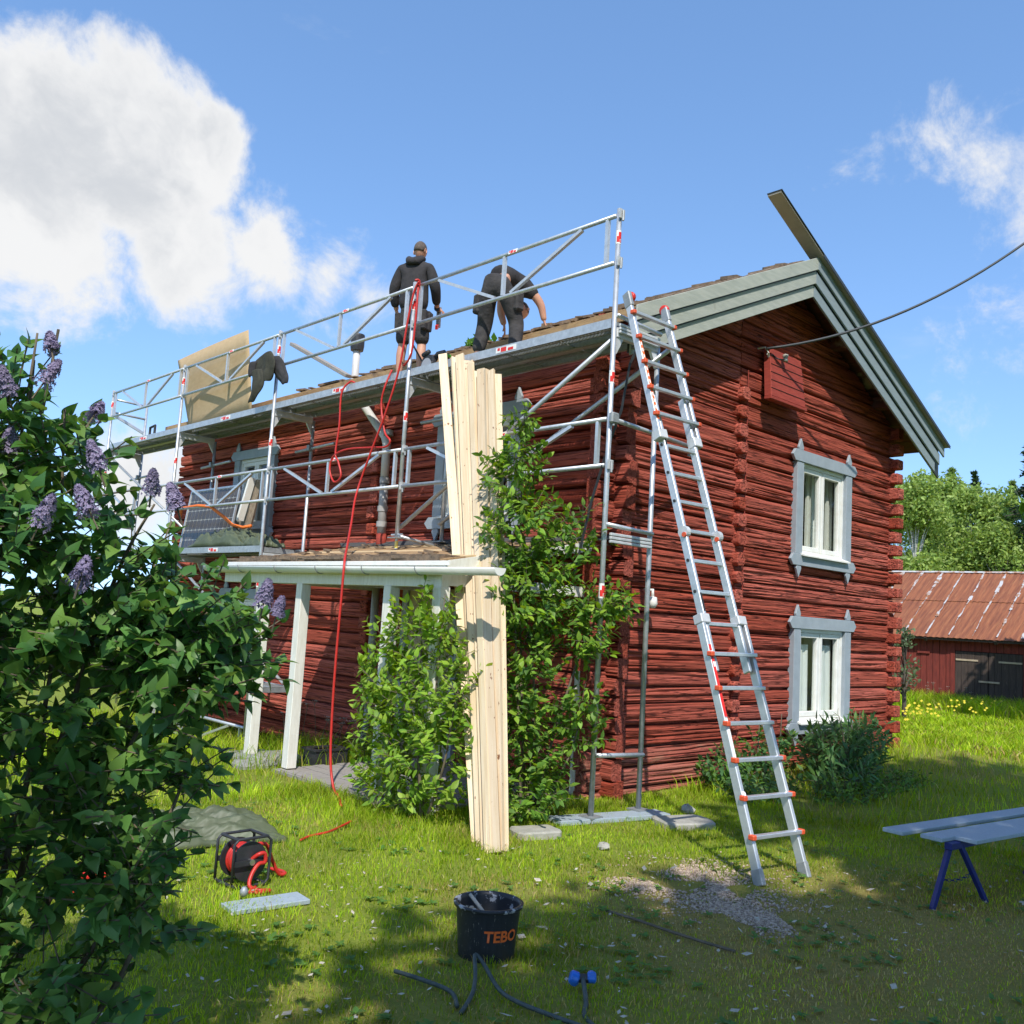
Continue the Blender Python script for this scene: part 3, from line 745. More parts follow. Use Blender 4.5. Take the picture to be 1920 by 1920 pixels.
# conduit down the gable, hatch box, lamp
MB().tube([(9.40, G-0.03, 4.78), (9.40, G-0.035, 2.5), (9.41, G-0.03, 0.4)], 0.006, 5).build('conduit', 'red_board', house)
hb = MB()
hb.prism([(9.72, 5.98, 5.12), (10.44, 5.98, 5.12), (10.44, 5.90, 4.50), (9.64, 5.90, 4.50)][::-1], (0, 0.10, 0))
hatch = hb.build('hatch_box', 'red_board', house, bevel=0.008)
for k in range(1, 6):
    f = k/6; xa = 9.72-0.08*f; zz = 5.12-0.62*f; yy = 5.98-0.08*f
    MB().beam((xa-0.002, yy-0.004, zz), (10.445, yy-0.004, zz), 0.004, 0.006).build('board_joint', 'dark_core', hatch)
MB().box((9.62, 5.89, 4.46), (10.46, 5.99, 4.498)).build('ledge', 'red_board', hatch, bevel=0.006)
MB().tube([(7.62, G-0.02, 2.05), (7.62, G-0.13, 2.05), (7.62, G-0.13, 1.98)], 0.018, 8).lathe([(0.0, 0.0), (0.045, -0.01), (0.055, -0.08), (0.03, -0.12), (0.0, -0.125)], (7.62, G-0.13, 1.99), 12).build('wall_lamp', 'ceramic', house, smooth=True)

# soil vent: pipe and cap through the roof, and the grey waste pipe on the long wall
vp = thing('roof_vent_pipe', 'grey plastic vent pipe with black cap standing on the bare roof', 'vent pipe', (7.6, 11.75, 5.1))
MB().lathe([(0.055, 5.08), (0.055, 5.60), (0.0, 5.60)], (7.6, 11.75, 0), 16).build('pipe', 'pvc_light', vp, smooth=True)
MB().lathe([(0.0, 5.55), (0.095, 5.55), (0.105, 5.62), (0.105, 5.78), (0.10, 5.80), (0.0, 5.80)], (7.6, 11.75, 0), 18).build('cap', 'black_plastic', vp)
wp = thing('waste_pipe', 'grey plastic waste pipe bending down the log wall between the windows', 'pipe', (6.99, 9.9, 0))
MB().tube([(6.97, 10.62, 4.52), (6.99, 10.52, 4.42), (6.99, 9.98, 3.94), (6.99, 9.93, 3.84), (6.99, 9.92, 3.35)], 0.055, 14).build('upper_pipe', 'pvc_light', wp, smooth=True)
MB().tube([(6.99, 9.92, 3.35), (6.99, 9.90, 2.66)], 0.057, 14).build('pipe_length', 'pvc_grey', wp, smooth=True)
for zz in (3.95, 3.32, 2.95, 2.75): MB().lathe([(0.058, zz), (0.068, zz), (0.068, zz+0.07), (0.058, zz+0.07)], (6.99, 9.91, 0), 16).build('collar', 'pvc_grey', wp)
MB().tube([(6.99, 9.90, 2.66), (6.99, 9.89, 2.43)], 0.066, 14).build('red_sleeve', 'red_board', wp, smooth=True)
MB().tube([(6.97, 9.90, 2.36), (6.97, 9.88, 0.45)], 0.05, 12).build('lower_pipe', 'pvc_grey', wp, smooth=True)
MB().tube([(6.97, 9.88, 0.45), (6.95, 9.86, 0.30), (6.80, 9.70, 0.02)], 0.045, 12).build('outlet', 'pvc_grey', wp, smooth=True)

# power line on its hook
pl = thing('power_line', 'black overhead power cable hooked to the gable above the red hatch box', 'cable', (9.6, 6.05, 5.07))
pts = [Vector((9.62+0.84*t, 5.98-0.68*t, 5.08+0.212*t+0.108*t*t)) for t in np.linspace(0, 7, 40)]
MB().tube(pts, 0.017, 6).build('cable', 'cable_black', pl, smooth=True)
MB().tube([(9.62, 6.09, 5.10), (9.62, 5.99, 5.10), (9.66, 5.97, 5.04), (9.70, 5.99, 5.0), (9.71, 6.02, 5.05)], 0.011, 6).build('hook', 'ceramic', pl)
MB().lathe([(0.0, 0.0), (0.03, 0.0), (0.032, 0.03), (0.022, 0.04), (0.034, 0.055), (0.034, 0.085), (0.0, 0.1)], (9.93, 5.90, 4.98), 12).build('insulator', 'concrete', pl, smooth=True)
MB().tube([(9.93, 5.90, 5.0), (9.80, 5.93, 4.99), (9.74, 5.98, 5.05)], 0.008, 6).build('lead', 'cable_black', pl)

# ================================================================ porch
porch = thing('porch', 'white-posted entrance porch with bare board roof and pale gutter', 'porch', (6.0, 8.3, 0))
def pz(x): return 2.155 + 0.185*(x-5.08)
n = 9; xs = np.linspace(5.08, 7.06, n+1)
for i in range(n):
    a, b = xs[i]+0.003, xs[i+1]-0.003; y0, y1 = 6.22+rr.uniform(-0.02, 0.03), 10.30+rr.uniform(-0.03, 0.03)
    MB().hexa([(a,y0,pz(a)-0.03),(b,y0,pz(b)-0.03),(b,y1,pz(b)-0.03),(a,y1,pz(a)-0.03),(a,y0,pz(a)),(b,y0,pz(b)),(b,y1,pz(b)),(a,y1,pz(a))]).build('roof_board', 'roof_wood_new' if i % 3 == 1 else 'roof_wood', porch)
mb = MB()
for i in range(150):
    edge = rr.random() < 0.6
    x = rr.uniform(5.09, 5.30) if edge else rr.uniform(5.2, 7.0); y = rr.uniform(6.4, 10.2); s = rr.uniform(0.1, 0.4) if edge else rr.uniform(0.03, 0.12)
    t = rr.uniform(0.012, 0.03)
    mb.beam((x, y-s/2, pz(x)+t*0.4), (x+rr.uniform(-0.04, 0.04), y+s/2, pz(x)+t*0.5+rr.uniform(0, 0.012)), rr.uniform(0.03, 0.12), t)
for i in range(12):
    y = 6.3+i*0.335; mb.box((5.07, y, pz(5.07)-0.045+rr.uniform(-0.01, 0.01)), (5.14, y+0.33, pz(5.07)+0.02+rr.uniform(0, 0.015)))
o = mb.build('shingle_remains', 'old_shingle', porch); o['kind'] = 'stuff'
MB().hexa([(6.86,5.98,pz(6.86)+0.004),(7.09,5.98,pz(7.09)+0.03),(7.09,11.0,pz(7.09)+0.03),(6.86,10.6,pz(6.86)+0.004),(6.86,5.98,pz(6.86)+0.012),(7.09,5.98,pz(7.09)+0.045),(7.09,11.0,pz(7.09)+0.045),(6.86,10.6,pz(6.86)+0.012)]).build('felt_strip', 'tar_felt', porch)
MB().box((5.035, 6.16, 2.015), (5.062, 10.36, 2.135)).build('fascia', 'white_post', porch, bevel=0.003)
MB().box((5.02, 6.10, 2.095), (5.034, 10.42, 2.130)).build('drip_board', 'white_paint', porch)
for y in (6.17, 10.33): MB().hexa([(5.07,y-0.012,2.05),(7.05,y-0.012,2.42),(7.05,y+0.012,2.42),(5.07,y+0.012,2.05),(5.07,y-0.012,2.14),(7.05,y-0.012,2.51),(7.05,y+0.012,2.51),(5.07,y+0.012,2.14)]).build('rake_board', 'white_post', porch)
MB().box((5.075, 6.25, 1.91), (5.165, 10.25, 2.03)).build('beam', 'white_post', porch, bevel=0.004)
for y in (6.30, 8.56, 10.0): MB().box((5.17, y-0.04, 1.93), (7.05, y+0.04, 2.03)).build('tie_beam', 'white_post', porch)
for (x, y, zb) in ((5.12, 9.37, -0.05), (5.12, 8.56, 0.04), (5.12, 7.02, 0.04), (5.12, 6.30, 0.0), (6.98, 6.30, 0.0)):
    MB().box((x-0.055, y-0.055, zb), (x+0.055, y+0.055, 1.912)).build('post', 'white_post', porch, bevel=0.005)
# gutter: half-round trough with brackets
rows = []
gx, gzz, gr = 4.955, 2.075, 0.062
for t in np.linspace(0, math.pi, 13): rows.append([(gx-gr*math.cos(t), y, gzz-gr*math.sin(t)+0.006*(y-8)*0.5) for y in (5.39, 10.46)])
mb = MB(); mb.grid(rows); gut = mb.build('gutter', 'gutter_paint', porch, smooth=True)
sol = gut.modifiers.new('thick', 'SOLIDIFY'); sol.thickness = 0.004
for y in (5.392, 10.458): MB().prism([(gx-gr*math.cos(t), y, gzz-gr*math.sin(t)+0.003*(y-8)) for t in np.linspace(0, math.pi, 11)], (0, 0.004 if y > 8 else -0.004, 0)).build('end_cap', 'white_paint', gut)
for y in (6.4, 7.2, 8.0, 8.8, 9.6): MB().tube([(gx-(gr+0.004)*math.cos(t), y, gzz-(gr+0.004)*math.sin(t)+0.003*(y-8)) for t in np.linspace(-0.15, math.pi+0.2, 12)], 0.006, 5).build('bracket', 'galv_dull', gut)
# deck
n = 14; xs = np.linspace(5.02, 7.04, n+1)
for i in range(n):
    a, b = xs[i]+0.004, xs[i+1]-0.004; q = rr.uniform(-0.004, 0.004)
    MB().box((a, 6.35+rr.uniform(-0.02, 0.02), 0.0+q), (b, 8.64+rr.uniform(-0.03, 0.02), 0.03+q)).build('deck_board', 'deck_wood', porch)
MB().box((4.985, 6.33, -0.14), (5.018, 8.66, 0.026)).build('deck_skirt', 'deck_wood', porch)
MB().box((5.05, 6.4, -0.15), (7.0, 8.6, -0.01)).build('deck_joist', 'dark_core', porch)
for (x, y, s, h) in ((5.3, 9.25, 0.28, 0.10), (5.0, 9.05, 0.2, 0.07), (5.35, 9.75, 0.25, 0.08)):
    b = MB().box((x-s, y-s*0.8, gz(x, y)-0.05), (x+s, y+s*0.8, gz(x, y)+h)).build('stepping_stone', 'stone', bevel=0.035)
    tag(b, {0.10: 'flat grey stone at the foot of the porch post', 0.07: 'small flat stone in the grass before the porch', 0.08: 'flat stone beside the end post of the porch'}[h], 'stone')
pc = thing('planter_crate', 'dark grey plastic planter crate beside the porch deck', 'planter', (5.75, 8.87, -0.06))
mb = MB()
for (a, b) in (((5.55, 8.75), (5.95, 8.765)), ((5.55, 8.985), (5.95, 9.0)), ((5.55, 8.765), (5.565, 8.985)), ((5.935, 8.765), (5.95, 8.985))):
    mb.box((a[0], a[1], -0.06), (b[0], b[1], 0.15))
mb.build('side_panels', 'black_plastic', pc)
MB().box((5.566, 8.766, -0.05), (5.934, 8.984, 0.11)).build('soil', 'earth', pc)
mb = MB()
for (a, b) in (((5.53, 8.735), (5.97, 8.775)), ((5.53, 8.975), (5.97, 9.015)), ((5.53, 8.775), (5.57, 8.975)), ((5.93, 8.775), (5.97, 8.975))):
    mb.box((a[0], a[1], 0.151), (b[0], b[1], 0.172))
mb.build('rim', 'black_plastic', pc)
# ================================================================ scaffold
scaf = thing('scaffold', 'galvanised frame scaffold with guard rails along the long log wall', 'scaffold', (6.5, 11.5, 0))
SX, IX = 6.20, 6.84
SY = [5.42, 8.48, 11.54, 14.60, 17.66]
DECK = 4.42
def sticker(p, N, A, w, h, parent):
    """white label with red block marks; A along, N outward"""
    p = Vector(p); N = Vector(N).normalized(); A = Vector(A).normalized(); B = N.cross(A)
    def q(a0, a1, b0, b1, d): 
        mb.hexa([p+A*a0+B*b0, p+A*a1+B*b0, p+A*a1+B*b0+N*d, p+A*a0+B*b0+N*d, p+A*a0+B*b1, p+A*a1+B*b1, p+A*a1+B*b1+N*d, p+A*a0+B*b1+N*d])
    mb = MB(); q(-w/2, w/2, -h/2, h/2, 0.002); s = mb.build('label', 'sticker_white', parent)
    mb = MB(); q(-w*0.25, w*0.02, -h*0.42, h*0.42, 0.0035); q(w*0.10, w*0.36, -h*0.42, h*0.1, 0.0035); q(-w*0.42, -w*0.30, -h*0.1, h*0.42, 0.0035)
    o = mb.build('label_print', 'sticker_red', parent); return s
def tube_band(p, r, z0, z1, parent):
    MB().lathe([(r, z0), (r, z1)], (p[0], p[1], 0), 14).build('label', 'sticker_white', parent, smooth=True)
    zc = (z0+z1)/2; h = (z1-z0)
    for (t0, t1, a, b) in ((3.3, 4.4, -0.38, 0.05), (3.9, 5.2, -0.15, 0.36), (4.6, 5.4, -0.4, -0.2)):
        mb = MB(); k = 5
        rows = [[(p[0]+(r+0.0012)*math.cos(t), p[1]+(r+0.0012)*math.sin(t), zc+h*f) for f in (a, b)] for t in np.linspace(t0, t1, k)]
        mb.grid(rows); mb.build('label_print', 'sticker_red', parent)
for i, y in enumerate(SY):
    zb = {0: 0.054, 1: pz(SX)+0.14}.get(i, gz(SX, y)+0.02)
    st = MB().tube([(SX, y, zb), (SX, y, 5.46)], 0.024, 12).build('standard', 'galv', scaf, smooth=True)
    for (z0, z1) in ((5.12, 5.25), (3.82, 3.94), (1.90, 2.03)):
        if z0 > zb+0.3: tube_band((SX, y), 0.0252, z0, z1, st)
    zi = {0: 0.054, 1: pz(IX)+0.04}.get(i, gz(IX, y)+0.02)
    st = MB().tube([(IX, y, zi), (IX, y, 5.30 if i == 4 else 4.30)], 0.024, 12).build('standard', 'galv', scaf, smooth=True)
    # base jacks
    for (x, z) in ((SX, zb), (IX, zi)):
        if i < 2:
            jk = MB().box((x-0.075, y-0.075, z-0.012), (x+0.075, y+0.075, z)).build('base_plate', 'galv_dull', scaf)
        if i == 1 and x == SX:
            MB().tube([(x, y, z-0.13), (x, y, z)], 0.018, 10).build('jack_screw', 'galv', scaf)
            MB().lathe([(0.0185, pz(SX)+0.02), (0.0185, pz(SX)+0.1)], (x, y, 0), 10).build('jack_mark', 'petal_yellow', scaf)
            MB().tube([(x, y-0.10, z+0.03), (x, y+0.10, z+0.03)], 0.012, 8).build('jack_nut', 'galv', scaf)
    # transom below the deck with its gusset plates
    for (zt, skip) in ((DECK-0.12, False), (2.32, i in (0, 1))):
        if skip: continue
        MB().box((SX+0.024, y-0.025, zt-0.045), (IX-0.024, y+0.025, zt+0.045)).build('transom', 'alu_matte', scaf, bevel=0.004)
        if zt > 1:
            for (x, s) in ((SX, 1), (IX, -1)):
                MB().prism([(x+s*0.03, y-0.015, zt-0.045), (x+s*0.12, y-0.015, zt-0.045), (x+s*0.09, y-0.015, zt-0.10), (x+s*0.03, y-0.015, zt-0.20)], (0, 0.03, 0)).build('gusset', 'alu_matte', scaf)
    # wedge clamps that carry the rails
    for z in (5.40, 4.95, 3.50, 3.08):
        if z < zb: continue
        MB().box((SX-0.035, y-0.04, z-0.04), (SX+0.03, y-0.0245, z+0.045)).build('rail_clamp', 'alu_matte', scaf)
        if i > 0 or True: MB().tube([(SX-0.01, y-0.055, z-0.07), (SX-0.005, y-0.05, z+0.03)], 0.011, 6).build('wedge', 'galv_dull', scaf)
MB().tube([(SX, SY[0]-0.03, 0.56), (IX, SY[0]-0.03, 0.53)], 0.02, 10).build('foot_tie', 'galv', scaf, smooth=True)
# ribbed box beams at the ladder end
for zt in (DECK-0.07, 2.45):
    for k in range(3): MB().box((SX+0.03, SY[0]-0.055, zt-0.06+k*0.032), (IX-0.03, SY[0]-0.028, zt-0.034+k*0.032)).build('ribbed_beam', 'alu_matte', scaf, bevel=0.005)
    MB().tube([(SX, SY[0]-0.03, zt+0.10), (IX, SY[0]-0.03, zt+0.08)], 0.02, 10).build('end_rail', 'alu', scaf, smooth=True)
def guard(ya, yb, zt, zb):
    ya += 0.03; yb -= 0.03
    root = MB().tube([(SX-0.005, ya, zt), (SX-0.005, yb, zt)], 0.021, 10).build('guard_rail', 'galv', scaf, smooth=True)
    MB().tube([(SX-0.005, ya, zb), (SX-0.005, yb, zb)], 0.021, 10).build('lower_tube', 'galv', root, smooth=True)
    L = yb-ya; c = (ya+yb)/2
    for y in (ya+0.10, c, yb-0.10): MB().box((SX-0.022, y-0.017, zb+0.018), (SX+0.014, y+0.017, zt-0.018)).build('upright', 'alu', root)
    for (p, q) in (((ya+0.42), (c-0.12)), ((yb-0.42), (c+0.12))):
        MB().beam((SX-0.004, p, zt-0.02), (SX-0.004, q, zb+0.02), 0.036, 0.032).build('diagonal', 'alu', root)
    sticker((SX-0.027, c-0.14, zt), (-1, 0, 0.2), (0, -1, 0), 0.13, 0.04, root)
for i in range(4):
    guard(SY[i], SY[i+1], 5.40, 4.95)
    guard(SY[i], SY[i+1], 3.50, 3.08)
guard(SY[2], SY[3], 0.03, -0.30)
# end guard at the far end
for z in (5.30, 5.05, 2.95): MB().tube([(SX, SY[4], z), (IX, SY[4], z-0.02)], 0.021, 8).build('end_rail', 'galv', scaf, smooth=True)
MB().beam((SX, SY[4], 5.02), (IX, SY[4], 4.75), 0.03, 0.05).build('end_brace', 'alu', scaf)
# deck planks: two steel planks per bay
def plank(ya, yb, x0, x1, z):
    ya += 0.035; yb -= 0.035
    mb = MB(); mb.box((x0, ya, z-0.004), (x1, yb, z)); pk = mb.build('deck_plank', 'deck_sheet', scaf)
    for (a, b) in ((x0-0.004, x0), (x1, x1+0.004)): MB().box((a, ya, z-0.075), (b, yb, z+0.012)).build('flange', 'galv', pk)
    for (a, b) in ((x0, x0+0.035), (x1-0.035, x1)): MB().box((a, ya, z-0.075), (b, yb, z-0.071)).build('lip', 'deck_sheet', pk)
    for k in range(3):
        x = x0+0.07+k*(x1-x0-0.14)/2; MB().box((x-0.014, ya+0.03, z-0.030), (x+0.014, yb-0.03, z-0.0042)).build('stiffener', 'galv_dull', pk)
    for k in range(1, 4):
        y = ya+(yb-ya)*k/4; MB().beam((x0, y, z-0.05), (x1, y, z-0.05), 0.014, 0.012).build('cross_rib', 'galv_dull', pk)
    for y in (ya, yb-0.03): MB().box((x0, y, z-0.073), (x1, y+0.03, z-0.006)).build('end_cap', 'galv_dull', pk)
    return pk
for i in range(4):
    for (x0, x1) in ((SX+0.0, SX+0.315), (SX+0.325, SX+0.64)):
        pk = plank(SY[i], SY[i+1], x0, x1, DECK)
        if x0 == SX: sticker((SX-0.0045, (SY[i]+SY[i+1])/2-0.1, DECK-0.03), (-1,0,0), (0,-1,0), 0.30, 0.055, pk)
for i in (2, 3):
    for (x0, x1) in ((SX, SX+0.315), (SX+0.325, SX+0.64)):
        pk = plank(SY[i], SY[i+1], x0, x1, 2.45)
        if x0 == SX: sticker((SX-0.0045, (SY[i]+SY[i+1])/2-0.1, 2.42), (-1,0,0), (0,-1,0), 0.30, 0.055, pk)
for (x0, x1) in ((SX, SX+0.315), (SX+0.325, SX+0.64)): plank(SY[2], SY[3], x0, x1, 0.56)
# braces and ties
MB().tube([(SX+0.05, SY[0]+0.04, 4.26), (SX+0.05, SY[1]+0.02, 2.62)], 0.024, 10).build('brace', 'galv', scaf, smooth=True)
MB().tube([(IX-0.05, SY[0]-0.2, 4.26), (IX-0.05, SY[1], 2.72)], 0.024, 10).build('brace', 'galv', scaf, smooth=True)
MB().tube([(SX, SY[0]-0.02, 3.50), (7.9, 5.78, 3.57)], 0.022, 10).build('wall_tie', 'galv', scaf, smooth=True)
MB().tube([(7.88, 5.77, 3.57), (7.95, 5.80, 3.55), (7.95, 5.83, 3.48)], 0.016, 8).build('tie_hook', 'galv_dull', scaf)
for (x, y) in ((SX, SY[0]), (SX, SY[0])): pass
MB().box((SX-0.05, SY[0]-0.075, 3.45), (SX+0.05, SY[0]-0.026, 3.55)).build('coupler', 'galv_dull', scaf, bevel=0.012)
for y in (SY[2], SY[3], SY[4]):                                        # tie bars along the wall under the deck
    MB().tube([(IX-0.025, y+0.38, 3.88), (IX+0.02, y-0.55, 3.93)], 0.022, 8).build('wall_tie', 'galv', scaf, smooth=True)
    MB().box((IX-0.07, y-0.03, 3.86), (IX-0.0, y+0.03, 3.95)).build('coupler', 'galv_dull', scaf, bevel=0.01)
MB().tube([(IX-0.03, SY[1]+0.5, 3.98), (IX+0.03, SY[1]-0.4, 4.0)], 0.022, 8).build('wall_tie', 'galv', scaf, smooth=True)
MB().tube([(SX, SY[1]-0.02, 2.52), (SX+0.6, SY[1]-0.05, 2.44)], 0.02, 8).build('foot_rail', 'galv', scaf, smooth=True)
MB().tube([(SX+0.08, SY[3]-0.1, 2.3), (IX-0.02, SY[2]+0.2, 0.6)], 0.022, 8).build('brace', 'galv', scaf, smooth=True)
MB().tube([(SX+0.08, SY[4], 4.2), (IX-0.02, SY[3]+0.2, 2.6)], 0.022, 8).build('brace', 'galv', scaf, smooth=True)

# strap hanging from the deck end
stp = MB(); pts = [(6.52, 5.36, 4.30), (6.42, 5.40, 4.05), (6.33, 5.40, 3.6), (6.24, 5.44, 3.3), (6.1, 5.5, 2.75), (5.98, 5.55, 2.1)]
for a, b in zip(pts[:-1], pts[1:]): stp.beam(a, b, 0.028, 0.004, up=(0, -1, 0.1), ext=0.004)
tag(stp.build('tie_strap', 'black_plastic'), 'black webbing strap slanting down from the scaffold deck end to the bush', 'strap')
# timber and slabs under the standards
tag(MB().beam((5.86, 5.53, 0.022), (7.0, 5.27, 0.022), 0.22, 0.040).build('sole_board', 'grey_paint_board', bevel=0.003), 'grey painted board lying under the scaffold feet', 'board')
for nm, lb, c, w, d, rot, mt in (('concrete_slab', 'pale concrete slab in the grass beside the scaffold feet', (6.85, 4.93), 0.52, 0.36, -0.35, 'concrete'),
                                  ('concrete_slab', 'mossy concrete slab between pine boards and scaffold feet', (5.42, 5.30), 0.40, 0.26, -0.3, 'concrete')):
    r = random.Random(len(lb)); ca, sa = math.cos(rot), math.sin(rot)
    pts = []
    for k in range(14):
        t = 2*math.pi*k/14; cx = max(-1, min(1, 1.35*math.cos(t)))*w/2*r.uniform(0.93, 1.0); cy = max(-1, min(1, 1.35*math.sin(t)))*d/2*r.uniform(0.93, 1.0)
        pts.append((c[0]+cx*ca-cy*sa, c[1]+cx*sa+cy*ca, -0.04))
    tag(MB().prism(pts, (0, 0, 0.095)).build(nm, mt, bevel=0.012), lb, 'slab')

# ================================================================ ladder
lad = thing('ladder', 'aluminium folding ladder with orange rung ends leaning on the scaffold deck', 'ladder', (5.98, 3.45, 0))
L0, L1 = Vector((5.75, 3.50, 0.0)), Vector((6.17, 5.26, 4.60)); R0, R1 = Vector((6.22, 3.43, 0.0)), Vector((6.70, 5.25, 4.60))
fr = (L1-L0).cross(R0-L0).normalized()
if fr.y > 0: fr = -fr
def lp(side, t, inset=0.0, out=0.0):
    a, b = (L0, L1) if side == 0 else (R0, R1); c, d = (R0, R1) if side == 0 else (L0, L1)
    p = a.lerp(b, t); q = c.lerp(d, t)
    return p + (q-p).normalized()*inset + fr*out
for side in (0, 1):
    for (t0, t1, ins, out, w) in ((0.012, 0.375, 0.0, 0.0, 0.034), (0.30, 0.53, 0.055, -0.018, 0.030), (0.535, 0.80, 0.055, -0.018, 0.030), (0.715, 0.985, 0.0, 0.0, 0.034)):
        MB().beam(lp(side, t0, ins, out), lp(side, t1, ins, out), w, 0.072, up=fr).build('side_rail', 'alu', lad, bevel=0.005)
    MB().beam(lp(side, 0.0, 0.0), lp(side, 0.022, 0.0), 0.042, 0.085, up=fr).build('foot', 'galv_dull', lad, bevel=0.006)
    p = lp(side, 0.53, 0.05, 0.0); ax = (lp(1, 0.53)-lp(0, 0.53)).normalized()
    MB().tube([p-ax*0.022+fr*0.0, p+ax*0.022], 0.048, 18).build('hinge', 'alu_matte', lad)
    MB().tube([p-ax*0.03+fr*0.02-Z*0.03, p+ax*0.03+fr*0.02-Z*0.03], 0.02, 12).build('hinge_lock', 'orange_plastic', lad)
    p = lp(side, 1.0, 0.0, 0.0)
    MB().beam(lp(side, 0.972), lp(side, 1.004), 0.042, 0.09, up=fr).build('end_plate', 'galv_dull', lad, bevel=0.008)
    q = p + ax*0.055 + fr*(-0.01) if side == 0 else p - ax*0.0 - fr*0.0
    MB().lathe([(0.018, -0.016), (0.046, -0.02), (0.05, 0.0), (0.046, 0.02), (0.018, 0.016)], q, 18, axis='x').build('wheel', 'red_wheel', lad, smooth=True)
    for (ta, tb) in ((0.375, 0.39), (0.70, 0.718)): MB().beam(lp(side, ta, 0.03, -0.008), lp(side, tb, 0.03, -0.008), 0.095, 0.09, up=fr).build('slide_bracket', 'alu_matte', lad, bevel=0.006)
NR = 18
for k in range(NR):
    t = 0.062 + k*(0.955-0.062)/(NR-1)
    wide = t < 0.36 or t > 0.72
    ins, out = (0.02, 0.0) if wide else (0.07, -0.018)
    a, b = lp(0, t, ins, out), lp(1, t, ins, out)
    if wide: a, b = lp(0, t, -0.03, 0.045), lp(1, t, -0.03, 0.045)
    rg = MB().beam(a, b, 0.045, 0.028, up=(0, 0, 1)).build('rung', 'alu', lad, bevel=0.004)
    if wide:
        for e, s in ((a, 1), (b, -1)):
            d = (b-a).normalized()*s
            MB().beam(e-d*0.008, e+d*0.030, 0.052, 0.036, up=(0,0,1)).build('rung_cap', 'orange_plastic', rg, bevel=0.006)
    else:
        for e, s in ((lp(0, t, 0.038, -0.02), 1),): MB().tube([e-(b-a).normalized()*0.006, e], 0.013, 10).build('rivet', 'black_plastic', rg)
def strip(t0, t1, m, w, out=0.0368, ins=0.0):
    MB().beam(lp(0, t0, ins, out), lp(0, t1, ins, out), w, 0.002, up=fr).build('decal', m, lad)
strip(0.735, 0.905, 'orange_print', 0.026); strip(0.23, 0.34, 'sticker_red', 0.026); strip(0.165, 0.228, 'sticker_white', 0.02)
for k in range(12):
    t = 0.742 + k*0.013
    if k in (8,): continue
    MB().beam(lp(0, t, 0, 0.0385), lp(0, t+0.007, 0, 0.0385), 0.012, 0.002, up=fr).build('decal_mark', 'sticker_white', lad)
for t in (0.305, 0.322): MB().beam(lp(0, t, 0, 0.0385), lp(0, t+0.008, 0, 0.0385), 0.016, 0.002, up=fr).build('decal_mark', 'sticker_white', lad)
MB().tube([lp(0, 0.12, 0.0, 0.036), lp(0, 0.12, 0.0, 0.039)], 0.022, 14).build('decal', 'sticker_white', lad)
for t in (0.395, 0.69): MB().beam(lp(0, t, 0.055, 0.0195), lp(0, t+0.03, 0.055, 0.0195), 0.018, 0.002, up=fr).build('decal', 'black_plastic', lad)

# ================================================================ pine boards leaning on the deck edge
# world coordinates of the board ends: foot on the grass, head against the deck edge (x, y, z)
HEADS = [(6.13, 7.79, 4.47), (6.13, 7.59, 4.40), (6.13, 7.49, 4.39), (6.13, 7.37, 4.32), (6.13, 7.30, 4.27), (6.13, 7.23, 4.19), (6.13, 7.13, 4.17), (6.13, 7.03, 4.17), (6.13, 6.97, 4.13), (6.13, 6.885, 4.10)]
FEET = [(4.87, 5.36), (4.88, 5.35), (4.83, 5.26), (4.80, 5.19), (4.77, 5.12), (4.76, 5.08), (4.78, 5.065), (4.80, 5.06), (4.83, 5.07), (4.87, 5.085)]
lay = [0.0, 0.0, 0.034, 0.010, 0.052, 0.004, 0.044, 0.008, 0.05, 0.012]
wid = [0.092, 0.072, 0.092, 0.078, 0.07, 0.092, 0.085, 0.078, 0.072, 0.088]
rb = random.Random(5)
descr = ['pale pine board splayed out from the leaning bundle', 'pale new pine board in the bundle leaning on the scaffold']
for i in range(10):
    h = Vector(HEADS[i]); f = Vector((FEET[i][0], FEET[i][1], gz(*FEET[i])-0.01))
    d = (h-f).normalized(); nrm = Vector((-0.70, -0.62, 0.35)); nrm = (nrm - d*nrm.dot(d)).normalized()
    h = h + nrm*lay[i]; f = f + nrm*lay[i]
    # each board drawn along its own z axis so that the grain follows it
    side = d.cross(nrm).normalized(); tilt = [0.1, -0.55, 0.35, -0.25, 0.75, -0.4, 0.2, -0.65, 0.55, -0.15][i]
    side, nrm2 = side*math.cos(tilt)+nrm*math.sin(tilt), nrm*math.cos(tilt)-side*math.sin(tilt)
    Lb = (h-f).length; mb = MB(); w = wid[i]/2; th = 0.015
    rows = []
    bow = rb.uniform(-0.012, 0.012)
    segs = 6; P = []
    for k in range(segs+1):
        t = k/segs; o = bow*4*t*(1-t)
        P.append([(-w+o, -th, t*Lb), (w+o, -th, t*Lb), (w+o, th, t*Lb), (-w+o, th, t*Lb)])
    for k in range(segs):
        a, b = P[k], P[k+1]; nn = len(mb.v); mb.v += a+b
        for j in range(4): mb.face((nn+j, nn+(j+1) % 4, nn+4+(j+1) % 4, nn+4+j))
        if k == 0: mb.face((nn+3, nn+2, nn+1, nn))
        if k == segs-1: mb.face((nn+4, nn+5, nn+6, nn+7))
    o = mb.build('pine_board', 'pine')
    m = Matrix((( side.x, nrm2.x, d.x), (side.y, nrm2.y, d.y), (side.z, nrm2.z, d.z))).to_4x4(); o.matrix_world = Matrix.Translation(f) @ m
    # random grain offset per board
    for v in o.data.vertices: v.co.x += i*7.3; v.co.y += i*3.1
    o.matrix_world = o.matrix_world @ Matrix.Translation((-i*7.3, -i*3.1, 0))
    tag(o, descr[0] if i == 0 else descr[1], 'board', None if i == 0 else 'pine boards leaning on the scaffold')
